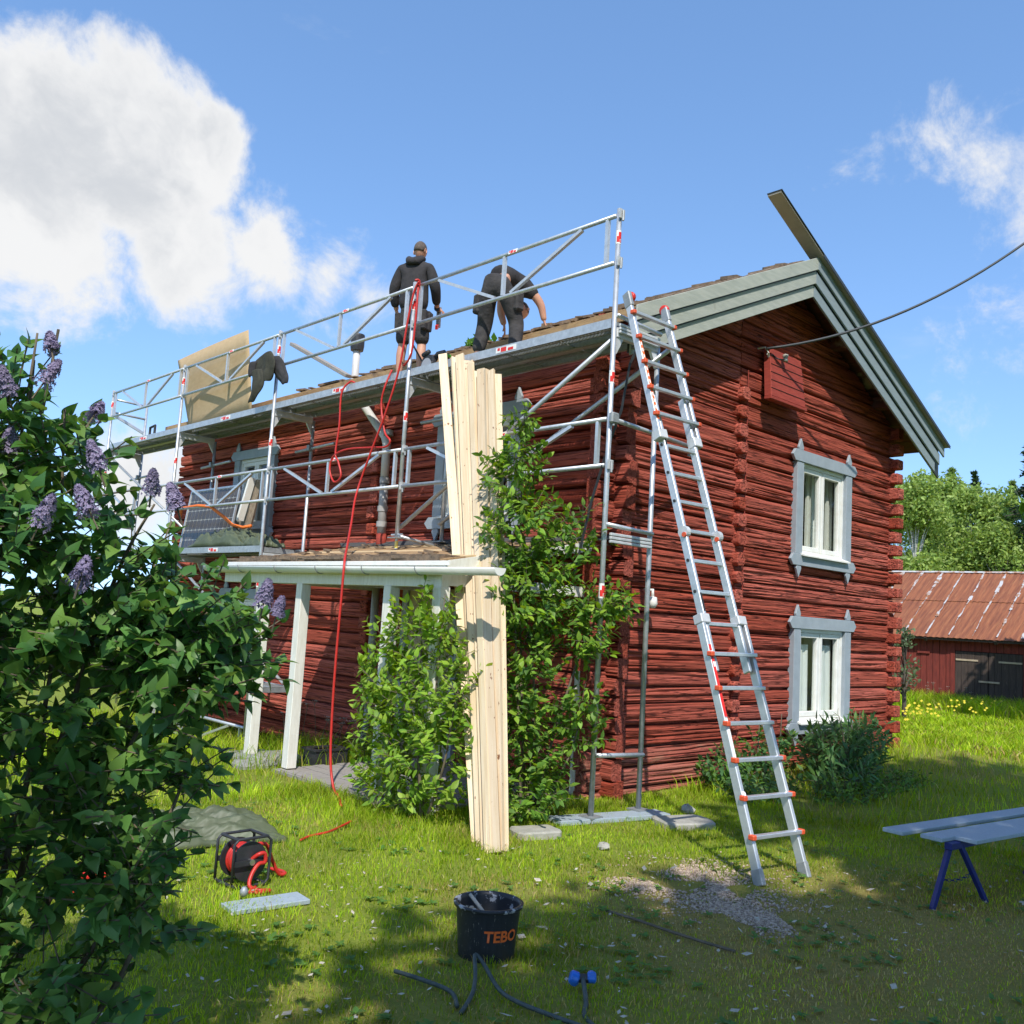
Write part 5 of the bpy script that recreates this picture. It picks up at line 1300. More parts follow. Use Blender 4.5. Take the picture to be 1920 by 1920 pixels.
def hand(parent, wrist, d, n, curl=0.5, m='skin', right=True):
    """palm and five bent fingers; d points along the hand, n out of the back of the hand"""
    d = Vector(d).normalized(); n = Vector(n); n = (n-d*n.dot(d)).normalized(); s = d.cross(n) * (1 if right else -1)
    V = [wrist-d*0.05, wrist+d*0.045, wrist+d*0.085]; E = [(0, 1), (1, 2)]; Rr = [(0.024, 0.019), (0.034, 0.017), (0.036, 0.015)]
    for k, (off, L) in enumerate(((-0.028, 0.068), (-0.009, 0.078), (0.010, 0.073), (0.027, 0.058))):
        p = wrist+d*0.082+s*off; b = len(V); V.append(p); Rr.append(0.010); E.append((2, b))
        a = 0.0
        for q in range(3):
            a += curl*(0.5+0.4*q); p = p + (d*math.cos(a) - n*math.sin(a))*L/3*(1.1-0.1*q); V.append(p); Rr.append(0.0095-0.001*q); E.append((b+q, b+q+1))
    b = len(V); p = wrist+d*0.03-s*0.03; V += [p, p+d*0.03-s*0.022-n*0.01, p+d*0.058-s*0.022-n*0.022]; Rr += [0.013, 0.011, 0.009]; E += [(1, b), (b, b+1), (b+1, b+2)]
    return skin('hand', V, E, Rr, m, parent, 1, 1)

# ---- the standing man, seen from behind
pa = thing('person', 'man in black hooded jacket and dark shorts standing on the scaffold holding a nail gun', 'person', (6.56, 8.96, DECK))
K = frame((6.56, 8.97, DECK+0.02), (0.86, 0.50))
hipL, hipR, kneeL, kneeR, ankL, ankR = K(0, -0.095, 0.86), K(0, 0.095, 0.86), K(0.03, -0.12, 0.47), K(0.05, 0.12, 0.47), K(0.0, -0.13, 0.08), K(0.02, 0.14, 0.08)
V = [K(0, 0, 0.92), K(-0.01, 0, 1.08), K(-0.02, 0, 1.26), K(-0.02, 0, 1.42), K(0.01, 0, 1.50), K(0.03, 0.01, 1.56),
     hipL, kneeL, K(0.0, -0.125, 0.33), ankL, K(0.10, -0.15, 0.04), hipR, kneeR, K(0.01, 0.13, 0.33), ankR, K(0.13, 0.18, 0.04),
     K(-0.02, -0.19, 1.40), K(-0.03, -0.26, 1.13), K(0.10, -0.27, 0.92), K(-0.02, 0.19, 1.40), K(0.02, 0.26, 1.14), K(0.22, 0.22, 0.98)]
E = [(0,1),(1,2),(2,3),(3,4),(4,5),(0,6),(6,7),(7,8),(8,9),(9,10),(0,11),(11,12),(12,13),(13,14),(14,15),(3,16),(16,17),(17,18),(3,19),(19,20),(20,21)]
skin('body', V, E, [0.13,0.13,0.14,0.12,0.055,0.055, 0.085,0.058,0.062,0.038,0.035, 0.085,0.058,0.062,0.038,0.035, 0.06,0.046,0.032, 0.06,0.046,0.032], 'skin', pa)
head(K(0.05, 0.015, 1.655), (0.80, 0.28, -0.05), pa)
hand(pa, K(0.10, -0.27, 0.92), (0.4, 0.1, -0.9), (-0.5, 0.8, 0), 0.5, right=False)
hand(pa, K(0.22, 0.22, 0.98), (0.6, -0.3, -0.4), (0.2, -0.8, 0.4), 0.9)
V = [K(-0.01, 0, 0.82), K(-0.015, 0, 1.06), K(-0.02, 0, 1.26), K(-0.02, 0, 1.41), K(-0.005, 0, 1.49), K(-0.02, -0.18, 1.41), K(-0.04, -0.265, 1.14), K(0.08, -0.275, 0.95), K(-0.02, 0.18, 1.41), K(0.0, 0.27, 1.15), K(0.18, 0.225, 1.00)]
E = [(0,1),(1,2),(2,3),(3,4),(3,5),(5,6),(6,7),(3,8),(8,9),(9,10)]
skin('hooded_jacket', V, E, [(0.205,0.16),(0.20,0.155),(0.205,0.155),(0.185,0.135),0.085,0.088,0.070,0.055,0.088,0.070,0.055], 'black_cloth', pa)
V = [K(-0.09, 0.0, 1.44), K(-0.115, -0.05, 1.47), K(-0.06, -0.09, 1.52), K(-0.115, 0.05, 1.47), K(-0.06, 0.09, 1.52), K(0.02, -0.085, 1.525), K(0.02, 0.085, 1.525)]
skin('hood', V, [(0,1),(1,2),(2,5),(0,3),(3,4),(4,6)], [0.06,0.058,0.042,0.058,0.042,0.03,0.03], 'black_cloth', pa)
V = [K(0, 0, 1.02), K(0, 0, 0.86), hipL-Z*0.06, K(0.02, -0.115, 0.62), K(0.02, -0.12, 0.44), hipR-Z*0.06, K(0.03, 0.115, 0.62), K(0.04, 0.125, 0.44)]
skin('work_shorts', V, [(0,1),(1,2),(2,3),(3,4),(1,5),(5,6),(6,7)], [0.165,0.165,0.115,0.105,0.098,0.115,0.105,0.098], 'dark_cloth', pa)
for (a, b) in ((0.02, 0.20), (-0.06, 0.18), (0.03, -0.20)):
    MB().hexa([K(a-0.05, b-0.03, 0.62), K(a+0.05, b-0.03, 0.62), K(a+0.05, b+0.03, 0.62), K(a-0.05, b+0.03, 0.62), K(a-0.06, b-0.035, 0.86), K(a+0.06, b-0.035, 0.86), K(a+0.06, b+0.035, 0.86), K(a-0.06, b+0.035, 0.86)]).build('holster_pocket', 'dark_cloth', pa, bevel=0.012)
for s in (-1, 1):
    skin('shoe', [K(-0.05, 0.135*s, 0.045), K(0.05, 0.14*s, 0.05), K(0.16, 0.16*s, 0.035), K(0.0, 0.135*s, 0.10)], [(0,1),(1,2),(1,3)], [0.045,0.048,0.04,0.048], 'black_plastic', pa, 1)
ng = thing('nail_gun', 'black and red nail gun held by the standing man', 'tool', K(0.30, 0.20, 0.92))
MB().tube([K(0.20, 0.22, 0.97), K(0.33, 0.20, 0.99)], 0.035, 10).build('motor_body', 'black_plastic', ng)
MB().tube([K(0.33, 0.20, 1.03), K(0.36, 0.19, 0.78)], 0.03, 10).build('driver', 'galv_dull', ng)
MB().beam(K(0.35, 0.19, 0.80), K(0.18, 0.24, 0.72), 0.03, 0.05).build('magazine', 'red_wheel', ng)

# ---- the man bending over the roof edge
pb = thing('person', 'man in black shirt and work trousers bending down to the roof boards', 'person', (6.55, 7.42, DECK))
B0 = Vector((6.56, 7.45, DECK+0.02)); f2 = (0.90, 0.36); K2 = frame(B0, f2)
hipc = K2(-0.02, 0.0, 0.86)
hL, hR = K2(-0.03, -0.10, 0.84), K2(-0.03, 0.10, 0.84)
kL, kR = K2(0.08, -0.17, 0.45), K2(0.12, 0.20, 0.45)
aL, aR = K2(-0.02, -0.19, 0.08), K2(0.0, 0.25, 0.08)
w1, w2, ch_, nk = K2(0.08, 0.01, 0.98), K2(0.22, 0.03, 1.00), K2(0.38, 0.05, 0.95), K2(0.47, 0.05, 0.87)
sL, sR = K2(0.41, -0.14, 0.92), K2(0.38, 0.23, 0.92)
eL, wrL = K2(0.45, -0.17, 0.72), K2(0.46, -0.12, 0.56)
eR, wrR = K2(0.46, 0.33, 0.76), K2(0.50, 0.36, 0.58)
V = [hipc, w1, w2, ch_, nk, hL, kL, aL, K2(0.10, -0.20, 0.04), hR, kR, aR, K2(0.12, 0.27, 0.04), sL, eL, wrL, sR, eR, wrR]
E = [(0,1),(1,2),(2,3),(3,4),(0,5),(5,6),(6,7),(7,8),(0,9),(9,10),(10,11),(11,12),(3,13),(13,14),(14,15),(3,16),(16,17),(17,18)]
skin('body', V, E, [0.13,0.13,0.14,0.125,0.055,0.085,0.06,0.04,0.035,0.085,0.06,0.04,0.035,0.065,0.048,0.034,0.065,0.048,0.034], 'skin', pb)
head(K2(0.57, 0.04, 0.76), (0.30, 0.15, -0.90), pb, up=Vector((0.85, 0.35, 0.3)))
hand(pb, wrR, (0.25, -0.25, -0.9), (0.5, -0.5, 0.3), 0.4)
hand(pb, wrL, (0.1, -0.1, -0.9), (0.5, -0.5, 0.3), 0.4, right=False)
V = [K2(0.0, 0.0, 0.95), w1+Z*0.01, w2+Z*0.01, ch_+Z*0.0, nk, sL, sL.lerp(eL, 0.55), sR, sR.lerp(eR, 0.55)]
skin('work_shirt', V, [(0,1),(1,2),(2,3),(3,4),(3,5),(5,6),(3,7),(7,8)], [(0.155,0.145),(0.165,0.15),(0.17,0.155),(0.155,0.145),0.08,0.09,0.075,0.09,0.078], 'black_cloth', pb)
V = [K2(0.03, 0.0, 0.97), hipc, hL-Z*0.03, kL, aL+Z*0.02, hR-Z*0.03, kR, aR+Z*0.02, hL.lerp(kL, 0.5), hR.lerp(kR, 0.5)]
skin('work_trousers', V, [(0,1),(1,2),(2,8),(8,3),(3,4),(1,5),(5,9),(9,6),(6,7)], [0.160,0.172,0.128,0.092,0.075,0.128,0.092,0.075,0.108,0.108], 'dark_cloth', pb, 1)
for s, hh in ((-1, hL), (1, hR)):
    c = hh.lerp(kL if s < 0 else kR, 0.42) + (K2(0, 1, 0)-K2(0, 0, 0))*0.10*s
    MB().hexa([c+Vector(q) for q in ((-.06,-.05,-.12),(.06,-.05,-.12),(.06,.05,-.12),(-.06,.05,-.12),(-.055,-.045,.10),(.055,-.045,.10),(.055,.045,.10),(-.055,.045,.10))]).build('thigh_pocket', 'dark_cloth', pb, bevel=0.02)
for (a, s) in ((aL, -1), (aR, 1)):
    q = a-Z*0.035; fw = (K2(1, 0, 0)-K2(0, 0, 0))
    skin('shoe', [q-fw*0.05, q+fw*0.05, q+fw*0.16-Z*0.01, q+Z*0.05], [(0,1),(1,2),(1,3)], [0.045,0.048,0.04,0.048], 'black_plastic', pb, 1)
# ================================================================ foliage tools
def tint(c, r, v=0.25, h=0.10):
    k = 1+r.uniform(-v, v); return (max(0.0, c[0]*k*(1+r.uniform(-h, h))), max(0.0, c[1]*k), max(0.0, c[2]*k*(1+r.uniform(-h, h))))
LEAF = {}
def leaf_shape(kind):
    """outline (along, half width) of one leaf, unit length"""
    return {'heart': [(0.0, 0.0), (-0.05, 0.12), (-0.035, 0.24), (0.04, 0.335), (0.16, 0.385), (0.32, 0.365), (0.50, 0.285), (0.68, 0.185), (0.84, 0.085), (1.0, 0.0)],
            'oval': [(0.0, 0.0), (0.10, 0.13), (0.26, 0.23), (0.44, 0.26), (0.64, 0.21), (0.84, 0.10), (1.0, 0.0)],
            'lance': [(0.0, 0.0), (0.2, 0.10), (0.45, 0.14), (0.75, 0.09), (0.9, 0.04), (1.0, 0.0)]}[kind]
def leaf_local(kind, fold=0.22, droop=0.18):
    sh = leaf_shape(kind); V = []; F = []
    for (a, w) in sh:
        z = -droop*a*a
        V += [(a, 0, z), (a, w, z+w*fold), (a, -w, z+w*fold)]
    n = len(sh)
    for i in range(n-1):
        a, b = i*3, (i+1)*3
        F += [(a, b, b+1, a+1), (a, a+2, b+2, b)]
    # collapse the zero-width ends
    return np.array(V, dtype=np.float64), F
class Leaves:
    """many leaves in one mesh, with a colour per leaf"""
    def __init__(s, kind, fold=0.22, droop=0.18): s.V0, s.F0 = leaf_local(kind, fold, droop); s.P = []; s.C = []
    def add(s, p, d, n, size, c): s.P.append((p, d, n, size)); s.C.append(c)
    def build(s, name, m, parent):
        if not s.P: return None
        k = len(s.V0); N_ = len(s.P); F0 = np.array(s.F0)
        D = np.array([tuple(q[1]) for q in s.P]); Nn = np.array([tuple(q[2]) for q in s.P]); Pp = np.array([tuple(q[0]) for q in s.P]); S = np.array([q[3] for q in s.P])
        D /= np.linalg.norm(D, axis=1)[:, None]; Sd = np.cross(Nn, D); L_ = np.linalg.norm(Sd, axis=1)[:, None]; Sd /= np.maximum(L_, 1e-6); U = np.cross(D, Sd)
        V = Pp[:, None, :] + S[:, None, None]*(s.V0[None, :, 0, None]*D[:, None, :] + s.V0[None, :, 1, None]*Sd[:, None, :] + s.V0[None, :, 2, None]*U[:, None, :])
        F = (F0[None] + (np.arange(N_)*k)[:, None, None]).reshape(-1, 4)
        o = np_mesh(name, V.reshape(-1, 3), F, m, parent, np.repeat(np.array(s.C), k, axis=0)); o.data.polygons.foreach_set('use_smooth', np.ones(len(o.data.polygons), dtype=bool)); return o
def np_mesh(name, V, F, m, parent=None, C=None):
    me = bpy.data.meshes.new(name); nv, (nf, k) = len(V), F.shape
    me.vertices.add(nv); me.vertices.foreach_set('co', np.ascontiguousarray(V, dtype=np.float32).ravel())
    me.loops.add(nf*k); me.loops.foreach_set('vertex_index', np.ascontiguousarray(F, dtype=np.int32).ravel())
    me.polygons.add(nf); me.polygons.foreach_set('loop_start', np.arange(0, nf*k, k, dtype=np.int32))
    try: me.polygons.foreach_set('loop_total', np.full(nf, k, dtype=np.int32))
    except Exception: pass
    me.update(calc_edges=True)
    if C is not None:
        at = me.attributes.new('tint', 'FLOAT_COLOR', 'POINT'); c4 = np.ones((nv, 4), dtype=np.float32); c4[:, :3] = C; at.data.foreach_set('color', c4.ravel())
    me.materials.append(M[m]); o = bpy.data.objects.new(name, me); col.objects.link(o)
    if parent is not None: attach(o, parent)
    return o
def leaf_variants(kind, m, cols, fold=0.22, droop=0.18, tag_=''):
    """a few single-leaf meshes to be shared by the leaves that are objects of their own"""
    out = []
    for i, c in enumerate(cols):
        V, F = leaf_local(kind, fold*(0.7+0.3*(i % 3)), droop*(0.6+0.5*(i % 2)))
        me = bpy.data.meshes.new('leaf'); me.from_pydata([tuple(v) for v in V], [], F)
        at = me.attributes.new('tint', 'FLOAT_COLOR', 'POINT'); at.data.foreach_set('color', [x for _ in V for x in (*c, 1)])
        me.materials.append(M[m]); me.polygons.foreach_set('use_smooth', [True]*len(me.polygons)); out.append(me)
    return out
def single_leaf(me, p, d, n, size, parent):
    d = Vector(d).normalized(); n = Vector(n); s = n.cross(d); s = s.normalized() if s.length > 1e-5 else d.orthogonal().normalized(); u = d.cross(s)
    o = bpy.data.objects.new('leaf', me); col.objects.link(o); o.parent = parent
    o.matrix_parent_inverse = Matrix.Translation(-_world_loc(parent))
    o.matrix_basis = Matrix.Translation(Vector(p)) @ Matrix(((d.x, s.x, u.x), (d.y, s.y, u.y), (d.z, s.z, u.z))).to_4x4() @ Matrix.Scale(size, 4)
    return o
def camdist(p): return Vector(p).length

def shrub(root, blobs, kind, size, base_cols, nleaf, nsingle, stems, seed, m='leaf', twig_len=0.22, per=8, fold=0.22, droop=0.2, upness=0.35, shell=0.55):
    """blobs: (centre, (rx, ry, rz), weight). leaves grow in pairs on short twigs that start on the stems' side"""
    r = random.Random(seed); tot = sum(b[2] for b in blobs); cand = []
    tw = MB()
    nt = nleaf//per
    for i in range(nt):
        q = r.uniform(0, tot)
        for b in blobs:
            q -= b[2]
            if q <= 0: break
        c, rad, _ = b
        while True:
            v = Vector((r.uniform(-1, 1), r.uniform(-1, 1), r.uniform(-1, 1)))
            if 0.05 < v.length <= 1: break
        if r.random() < shell: v = v.normalized()*(v.length**0.4)
        p = Vector((c[0]+v.x*rad[0], c[1]+v.y*rad[1], c[2]+v.z*rad[2]))
        if p.z < 0.03: p.z = 0.05+r.random()*0.1
        out = Vector((v.x, v.y, v.z*0.5)).normalized() if v.length else Vector((0, 0, 1))
        d = (out + Vector((r.uniform(-.6, .6), r.uniform(-.6, .6), upness+r.uniform(-.3, .5)))).normalized()
        L = twig_len*r.uniform(0.6, 1.3)
        p0 = p - d*L*0.5; side = d.orthogonal().normalized(); ang = r.uniform(0, 6.28)
        side = Matrix.Rotation(ang, 3, d) @ side
        tw.tube([p0, p0+d*L*0.5+Z*0.005, p0+d*L], 0.0028, 3, cap=False)
        for k in range(per):
            t = (k//2*2+1)/per; s = 1 if k % 2 else -1
            q = p0 + d*L*t
            ld = (side*s + d*0.55 + Vector((r.uniform(-.25, .25), r.uniform(-.25, .25), r.uniform(-.35, .15)))).normalized()
            if k >= per-1: ld = (d + Vector((r.uniform(-.3, .3), r.uniform(-.3, .3), r.uniform(-.3, .3)))).normalized()
            nrm = (Vector((0, 0, 1)) + out*0.5 + Vector((r.uniform(-.5, .5), r.uniform(-.5, .5), 0))).normalized()
            cand.append((q, ld, nrm, size*r.uniform(0.65, 1.2)))
    cand.sort(key=lambda a: camdist(a[0]-Vector((0, 0, 1.68))))
    var = leaf_variants(kind, m, [tint(c, r) for c in base_cols for _ in range(3)], fold, droop)
    # the leaves on the side seen, spread over the crown
    front = cand[:max(nsingle, int(len(cand)*0.30))]; r.shuffle(front); single = front[:nsingle]; sid = set(id(a) for a in single)
    for a in single: single_leaf(r.choice(var), *a, root)
    lv = Leaves(kind, fold, droop)
    for a in cand:
        if id(a) in sid: continue
        lv.add(*a, tint(r.choice(base_cols), r))
    o = lv.build('foliage', m, root); o['kind'] = 'stuff'
    for st in stems:
        n = len(st); MB().tube(curve_pts(st, 5), 0.01, 6, radii=[0.016*(1-0.75*i/((n-1)*5)) for i in range((n-1)*5+1)]).build('stem', 'twig', root, smooth=True)
    o = tw.build('twigs', 'twig', root); o['kind'] = 'stuff'
    return cand

# ================================================================ lilac in the foreground
DG = [(0.078, 0.185, 0.040), (0.10, 0.215, 0.046), (0.062, 0.155, 0.044), (0.15, 0.265, 0.052)]
lil = thing('lilac_bush', 'large lilac bush with dark heart-shaped leaves and purple flower clusters', 'bush', (0.95, 3.55, 0))
lb = [((0.98, 3.38, 2.02), (0.26, 0.36, 0.28), 1.3), ((0.88, 3.40, 2.22), (0.16, 0.2, 0.24), 0.7), ((0.80, 3.45, 1.75), (0.40, 0.45, 0.42), 2.2), ((1.20, 3.24, 1.66), (0.22, 0.28, 0.26), 1.4), ((1.42, 3.12, 1.52), (0.22, 0.28, 0.24), 1.4),
      ((1.20, 3.30, 1.35), (0.38, 0.42, 0.32), 2.0), ((0.85, 3.50, 1.15), (0.42, 0.50, 0.42), 2.4), ((1.32, 3.22, 1.02), (0.26, 0.34, 0.26), 1.3), ((1.10, 3.40, 0.66), (0.34, 0.42, 0.36), 1.5),
      ((1.42, 3.22, 0.62), (0.14, 0.22, 0.16), 0.35), ((0.80, 3.5, 0.32), (0.42, 0.45, 0.3), 1.4), ((0.35, 3.6, 1.3), (0.5, 0.5, 1.1), 3.2), ((0.62, 3.3, 1.55), (0.28, 0.3, 0.5), 1.8), ((0.65, 3.35, 0.75), (0.3, 0.3, 0.5), 1.8), ((1.55, 3.05, 1.50), (0.12, 0.18, 0.14), 0.5), ((1.12, 3.05, 0.35), (0.26, 0.25, 0.26), 0.8),
      ((1.24, 3.05, 0.80), (0.18, 0.2, 0.16), 0.5)]
lst = [[(1.0, 3.5, 0), (1.02, 3.45, 0.7), (1.08, 3.38, 1.4), (1.02, 3.35, 2.3)], [(0.95, 3.55, 0), (1.15, 3.42, 0.6), (1.32, 3.22, 1.2), (1.48, 3.1, 1.6)], [(0.9, 3.5, 0), (0.8, 3.5, 0.8), (0.72, 3.45, 1.9)],
       [(1.05, 3.5, 0), (1.25, 3.35, 0.4), (1.42, 3.22, 0.8), (1.52, 3.15, 1.2)], [(0.85, 3.55, 0), (0.5, 3.6, 1.0), (0.35, 3.6, 2.0)], [(1.0, 3.55, 0), (1.12, 3.48, 0.9), (1.22, 3.3, 1.7), (1.30, 3.2, 2.0)],
       [(1.1, 3.45, 0), (1.3, 3.2, 0.35), (1.45, 3.15, 0.75)], [(0.98, 3.52, 0.0), (0.9, 3.45, 1.2), (0.92, 3.40, 2.55)]]
shrub(lil, lb, 'heart', 0.060, DG, 12000, 300, lst, 31, 'leaf_gloss', twig_len=0.20, per=8, droop=0.22, upness=0.3)
for (a, b) in (((0.965, 3.42, 2.2), (0.985, 3.40, 2.58)), ((0.93, 3.41, 2.2), (0.925, 3.42, 2.46))): MB().tube([a, b], 0.005, 5).build('bare_shoot', 'twig', lil)
def panicle(base, d, L, seed, dull=False):
    r = random.Random(seed); d = Vector(d).normalized(); a = d.orthogonal().normalized(); b = d.cross(a); V = []; F = []
    for i in range(360):
        t = r.random()**0.8; rad = 0.036*(1-t)**0.6*(0.35+0.65*r.random())*(L/0.11) + 0.004; an = r.uniform(0, 6.283)
        o = a*math.cos(an)+b*math.sin(an); p = base + d*L*t + o*rad; n = (o + d*0.4 + Vector((r.uniform(-.4, .4),)*3)).normalized(); u = n.orthogonal().normalized(); u = Matrix.Rotation(r.uniform(0, 3), 3, n) @ u; w = n.cross(u); s = r.uniform(0.005, 0.0085)
        for q in range(4):
            e = u*math.cos(q*1.5708)+w*math.sin(q*1.5708); g = u*math.cos(q*1.5708+0.785)+w*math.sin(q*1.5708+0.785); h = u*math.cos(q*1.5708-0.785)+w*math.sin(q*1.5708-0.785)
            k = len(V); V += [p, p+h*s*0.55, p+e*s+n*s*0.3, p+g*s*0.55]; F.append((k, k+1, k+2, k+3))
    mb = MB(); mb.v = [tuple(v) for v in V]; mb.f = F; mb.mi = [0]*len(F)
    o = mb.build('flower_cluster', 'petal_lilac', lil)
    MB().tube([base-d*0.05, base+d*L*0.9], 0.003, 4).build('flower_stalk', 'twig', o)
for k, (px_, py_, pz_, L) in enumerate(((0.904, 3.231, 2.337, 0.107), (0.807, 3.203, 2.280, 0.098), (1.005, 3.028, 2.227, 0.082), (1.010, 2.923, 2.050, 0.098), (0.991, 2.898, 1.912, 0.107), (0.865, 2.959, 1.867, 0.107), (0.955, 2.838, 1.701, 0.107), (1.149, 2.865, 1.999, 0.082), (1.176, 2.721, 1.945, 0.082), (1.373, 2.515, 1.674, 0.082), (1.406, 2.490, 1.647, 0.057), (0.855, 3.311, 2.114, 0.090), (0.930, 3.251, 2.464, 0.082))):
    panicle(Vector((px_, py_, pz_)), (random.Random(k).uniform(-.7, .7), random.Random(k+50).uniform(-.7, .7), 1), L, 100+k)

# ================================================================ the two shrubs by the porch
YG = [(0.20, 0.34, 0.034), (0.24, 0.38, 0.04), (0.15, 0.28, 0.03), (0.27, 0.39, 0.055)]
MG = [(0.125, 0.245, 0.034), (0.10, 0.205, 0.032), (0.16, 0.29, 0.040), (0.085, 0.18, 0.034)]
s1 = thing('garden_shrub', 'sunlit yellow-green shrub growing in front of the porch deck', 'bush', (4.95, 6.15, 0))
shrub(s1, [((4.98, 6.12, 0.50), (0.36, 0.50, 0.50), 3.0), ((5.00, 6.20, 1.00), (0.32, 0.46, 0.42), 2.6), ((5.02, 6.35, 1.38), (0.28, 0.42, 0.26), 1.5), ((4.95, 6.65, 1.45), (0.13, 0.16, 0.30), 0.45), ((4.95, 6.05, 1.60), (0.10, 0.12, 0.32), 0.35), ((4.88, 6.95, 1.25), (0.07, 0.08, 0.30), 0.18), ((4.95, 6.35, 1.75), (0.06, 0.07, 0.2), 0.14), ((5.0, 5.75, 1.05), (0.14, 0.14, 0.3), 0.3),
           ((4.98, 6.65, 0.75), (0.22, 0.30, 0.36), 0.9), ((4.93, 6.45, 0.22), (0.28, 0.40, 0.2), 0.9), ((4.90, 6.80, 0.48), (0.2, 0.26, 0.42), 0.9), ((4.92, 6.75, 1.05), (0.16, 0.2, 0.3), 0.45)],
      'oval', 0.082, YG, 3600, 300, [[(4.95, 6.15, 0), (4.96, 6.3, 0.6), (4.95, 6.62, 1.2), (4.94, 6.68, 1.72)], [(4.95, 6.15, 0), (5.0, 6.15, 0.8), (4.96, 6.05, 1.85)], [(4.97, 6.2, 0), (5.05, 6.4, 0.7), (5.1, 6.5, 1.5)], [(4.95, 6.1, 0), (4.9, 5.85, 0.5), (4.95, 5.8, 1.1)]], 41, twig_len=0.22, per=8, upness=0.7)
s2 = thing('garden_shrub', 'tall leafy shrub climbing between the pine boards and the scaffold', 'bush', (5.75, 5.75, 0))
shrub(s2, [((5.72, 5.78, 0.45), (0.34, 0.34, 0.45), 2.0), ((5.70, 5.85, 1.15), (0.32, 0.36, 0.42), 2.4), ((5.75, 5.85, 1.85), (0.38, 0.38, 0.42), 3.4), ((5.72, 5.95, 2.45), (0.34, 0.36, 0.36), 2.4), ((5.68, 6.05, 2.95), (0.22, 0.30, 0.32), 1.1),
           ((5.68, 5.98, 3.32), (0.08, 0.09, 0.22), 0.3), ((5.70, 6.22, 3.15), (0.08, 0.09, 0.22), 0.22), ((6.30, 5.45, 1.85), (0.30, 0.22, 0.16), 0.7), ((6.12, 5.5, 1.62), (0.25, 0.22, 0.30), 0.9), ((6.02, 5.45, 0.85), (0.20, 0.20, 0.30), 0.7), ((5.6, 5.6, 0.25), (0.4, 0.3, 0.22), 0.9), ((6.05, 5.6, 2.4), (0.2, 0.2, 0.3), 0.5)],
      'oval', 0.080, MG+YG[:2], 6600, 300, [[(5.75, 5.75, 0), (5.72, 5.85, 1.0), (5.70, 5.95, 2.2), (5.68, 5.98, 3.5)], [(5.75, 5.75, 0), (5.8, 5.8, 1.2), (5.72, 6.1, 2.4), (5.7, 6.25, 3.3)], [(5.78, 5.72, 0), (5.95, 5.6, 0.9), (6.2, 5.48, 1.7), (6.55, 5.38, 1.92)], [(5.7, 5.75, 0), (5.6, 5.8, 1.2), (5.55, 5.9, 2.3)], [(5.75, 5.7, 0), (5.95, 5.5, 0.5), (6.05, 5.42, 1.0)]], 43, twig_len=0.24, per=8, upness=0.45)

# ================================================================ plants at the foot of the gable
BG = [(0.075, 0.175, 0.055), (0.095, 0.20, 0.06), (0.06, 0.145, 0.045), (0.11, 0.22, 0.055)]
s3 = thing('peony_clump', 'dark green leafy peony clump below the lower gable window', 'bush', (10.3, 5.2, 0.05))
shrub(s3, [((10.35, 5.30, 0.34), (0.62, 0.34, 0.36), 2.6), ((11.2, 5.55, 0.38), (0.55, 0.28, 0.36), 1.7), ((9.75, 5.0, 0.16), (0.55, 0.3, 0.22), 1.0)], 'lance', 0.13, BG, 2600, 220,
      [[(10.3, 5.2, 0), (10.35, 5.25, 0.4), (10.3, 5.3, 0.75)], [(10.6, 5.3, 0), (10.7, 5.35, 0.7)], [(11.2, 5.55, 0), (11.2, 5.5, 0.8)]], 51, twig_len=0.26, per=8, upness=0.9)
s4 = thing('weed_clump', 'tall leafy weeds with small pale flowers against the gable behind the ladder', 'weeds', (8.9, 5.75, 0))
shrub(s4, [((8.75, 5.75, 0.18), (0.40, 0.20, 0.24), 1.4), ((9.3, 5.75, 0.30), (0.34, 0.20, 0.32), 1.2), ((9.75, 5.75, 0.34), (0.25, 0.16, 0.38), 0.7), ((8.6, 5.2, 0.10), (0.55, 0.25, 0.13), 0.9)], 'oval', 0.075, BG+MG[:2], 1900, 150,
      [[(9.3, 5.75, 0), (9.32, 5.74, 0.7)], [(9.75, 5.75, 0), (9.75, 5.72, 0.78)], [(8.75, 5.75, 0), (8.7, 5.7, 0.45)]], 52, twig_len=0.22, per=8, upness=1.0)
s5 = thing('weed_clump', 'low bright green weeds in the grass before the peony clump', 'weeds', (9.6, 4.5, 0))
shrub(s5, [((9.5, 4.75, 0.10), (0.7, 0.3, 0.14), 1.2), ((10.6, 4.75, 0.10), (0.6, 0.3, 0.13), 1.0)], 'oval', 0.055, MG, 1300, 60, [[(9.5, 4.75, 0), (9.5, 4.75, 0.15)]], 53, twig_len=0.15, per=6, upness=1.0)
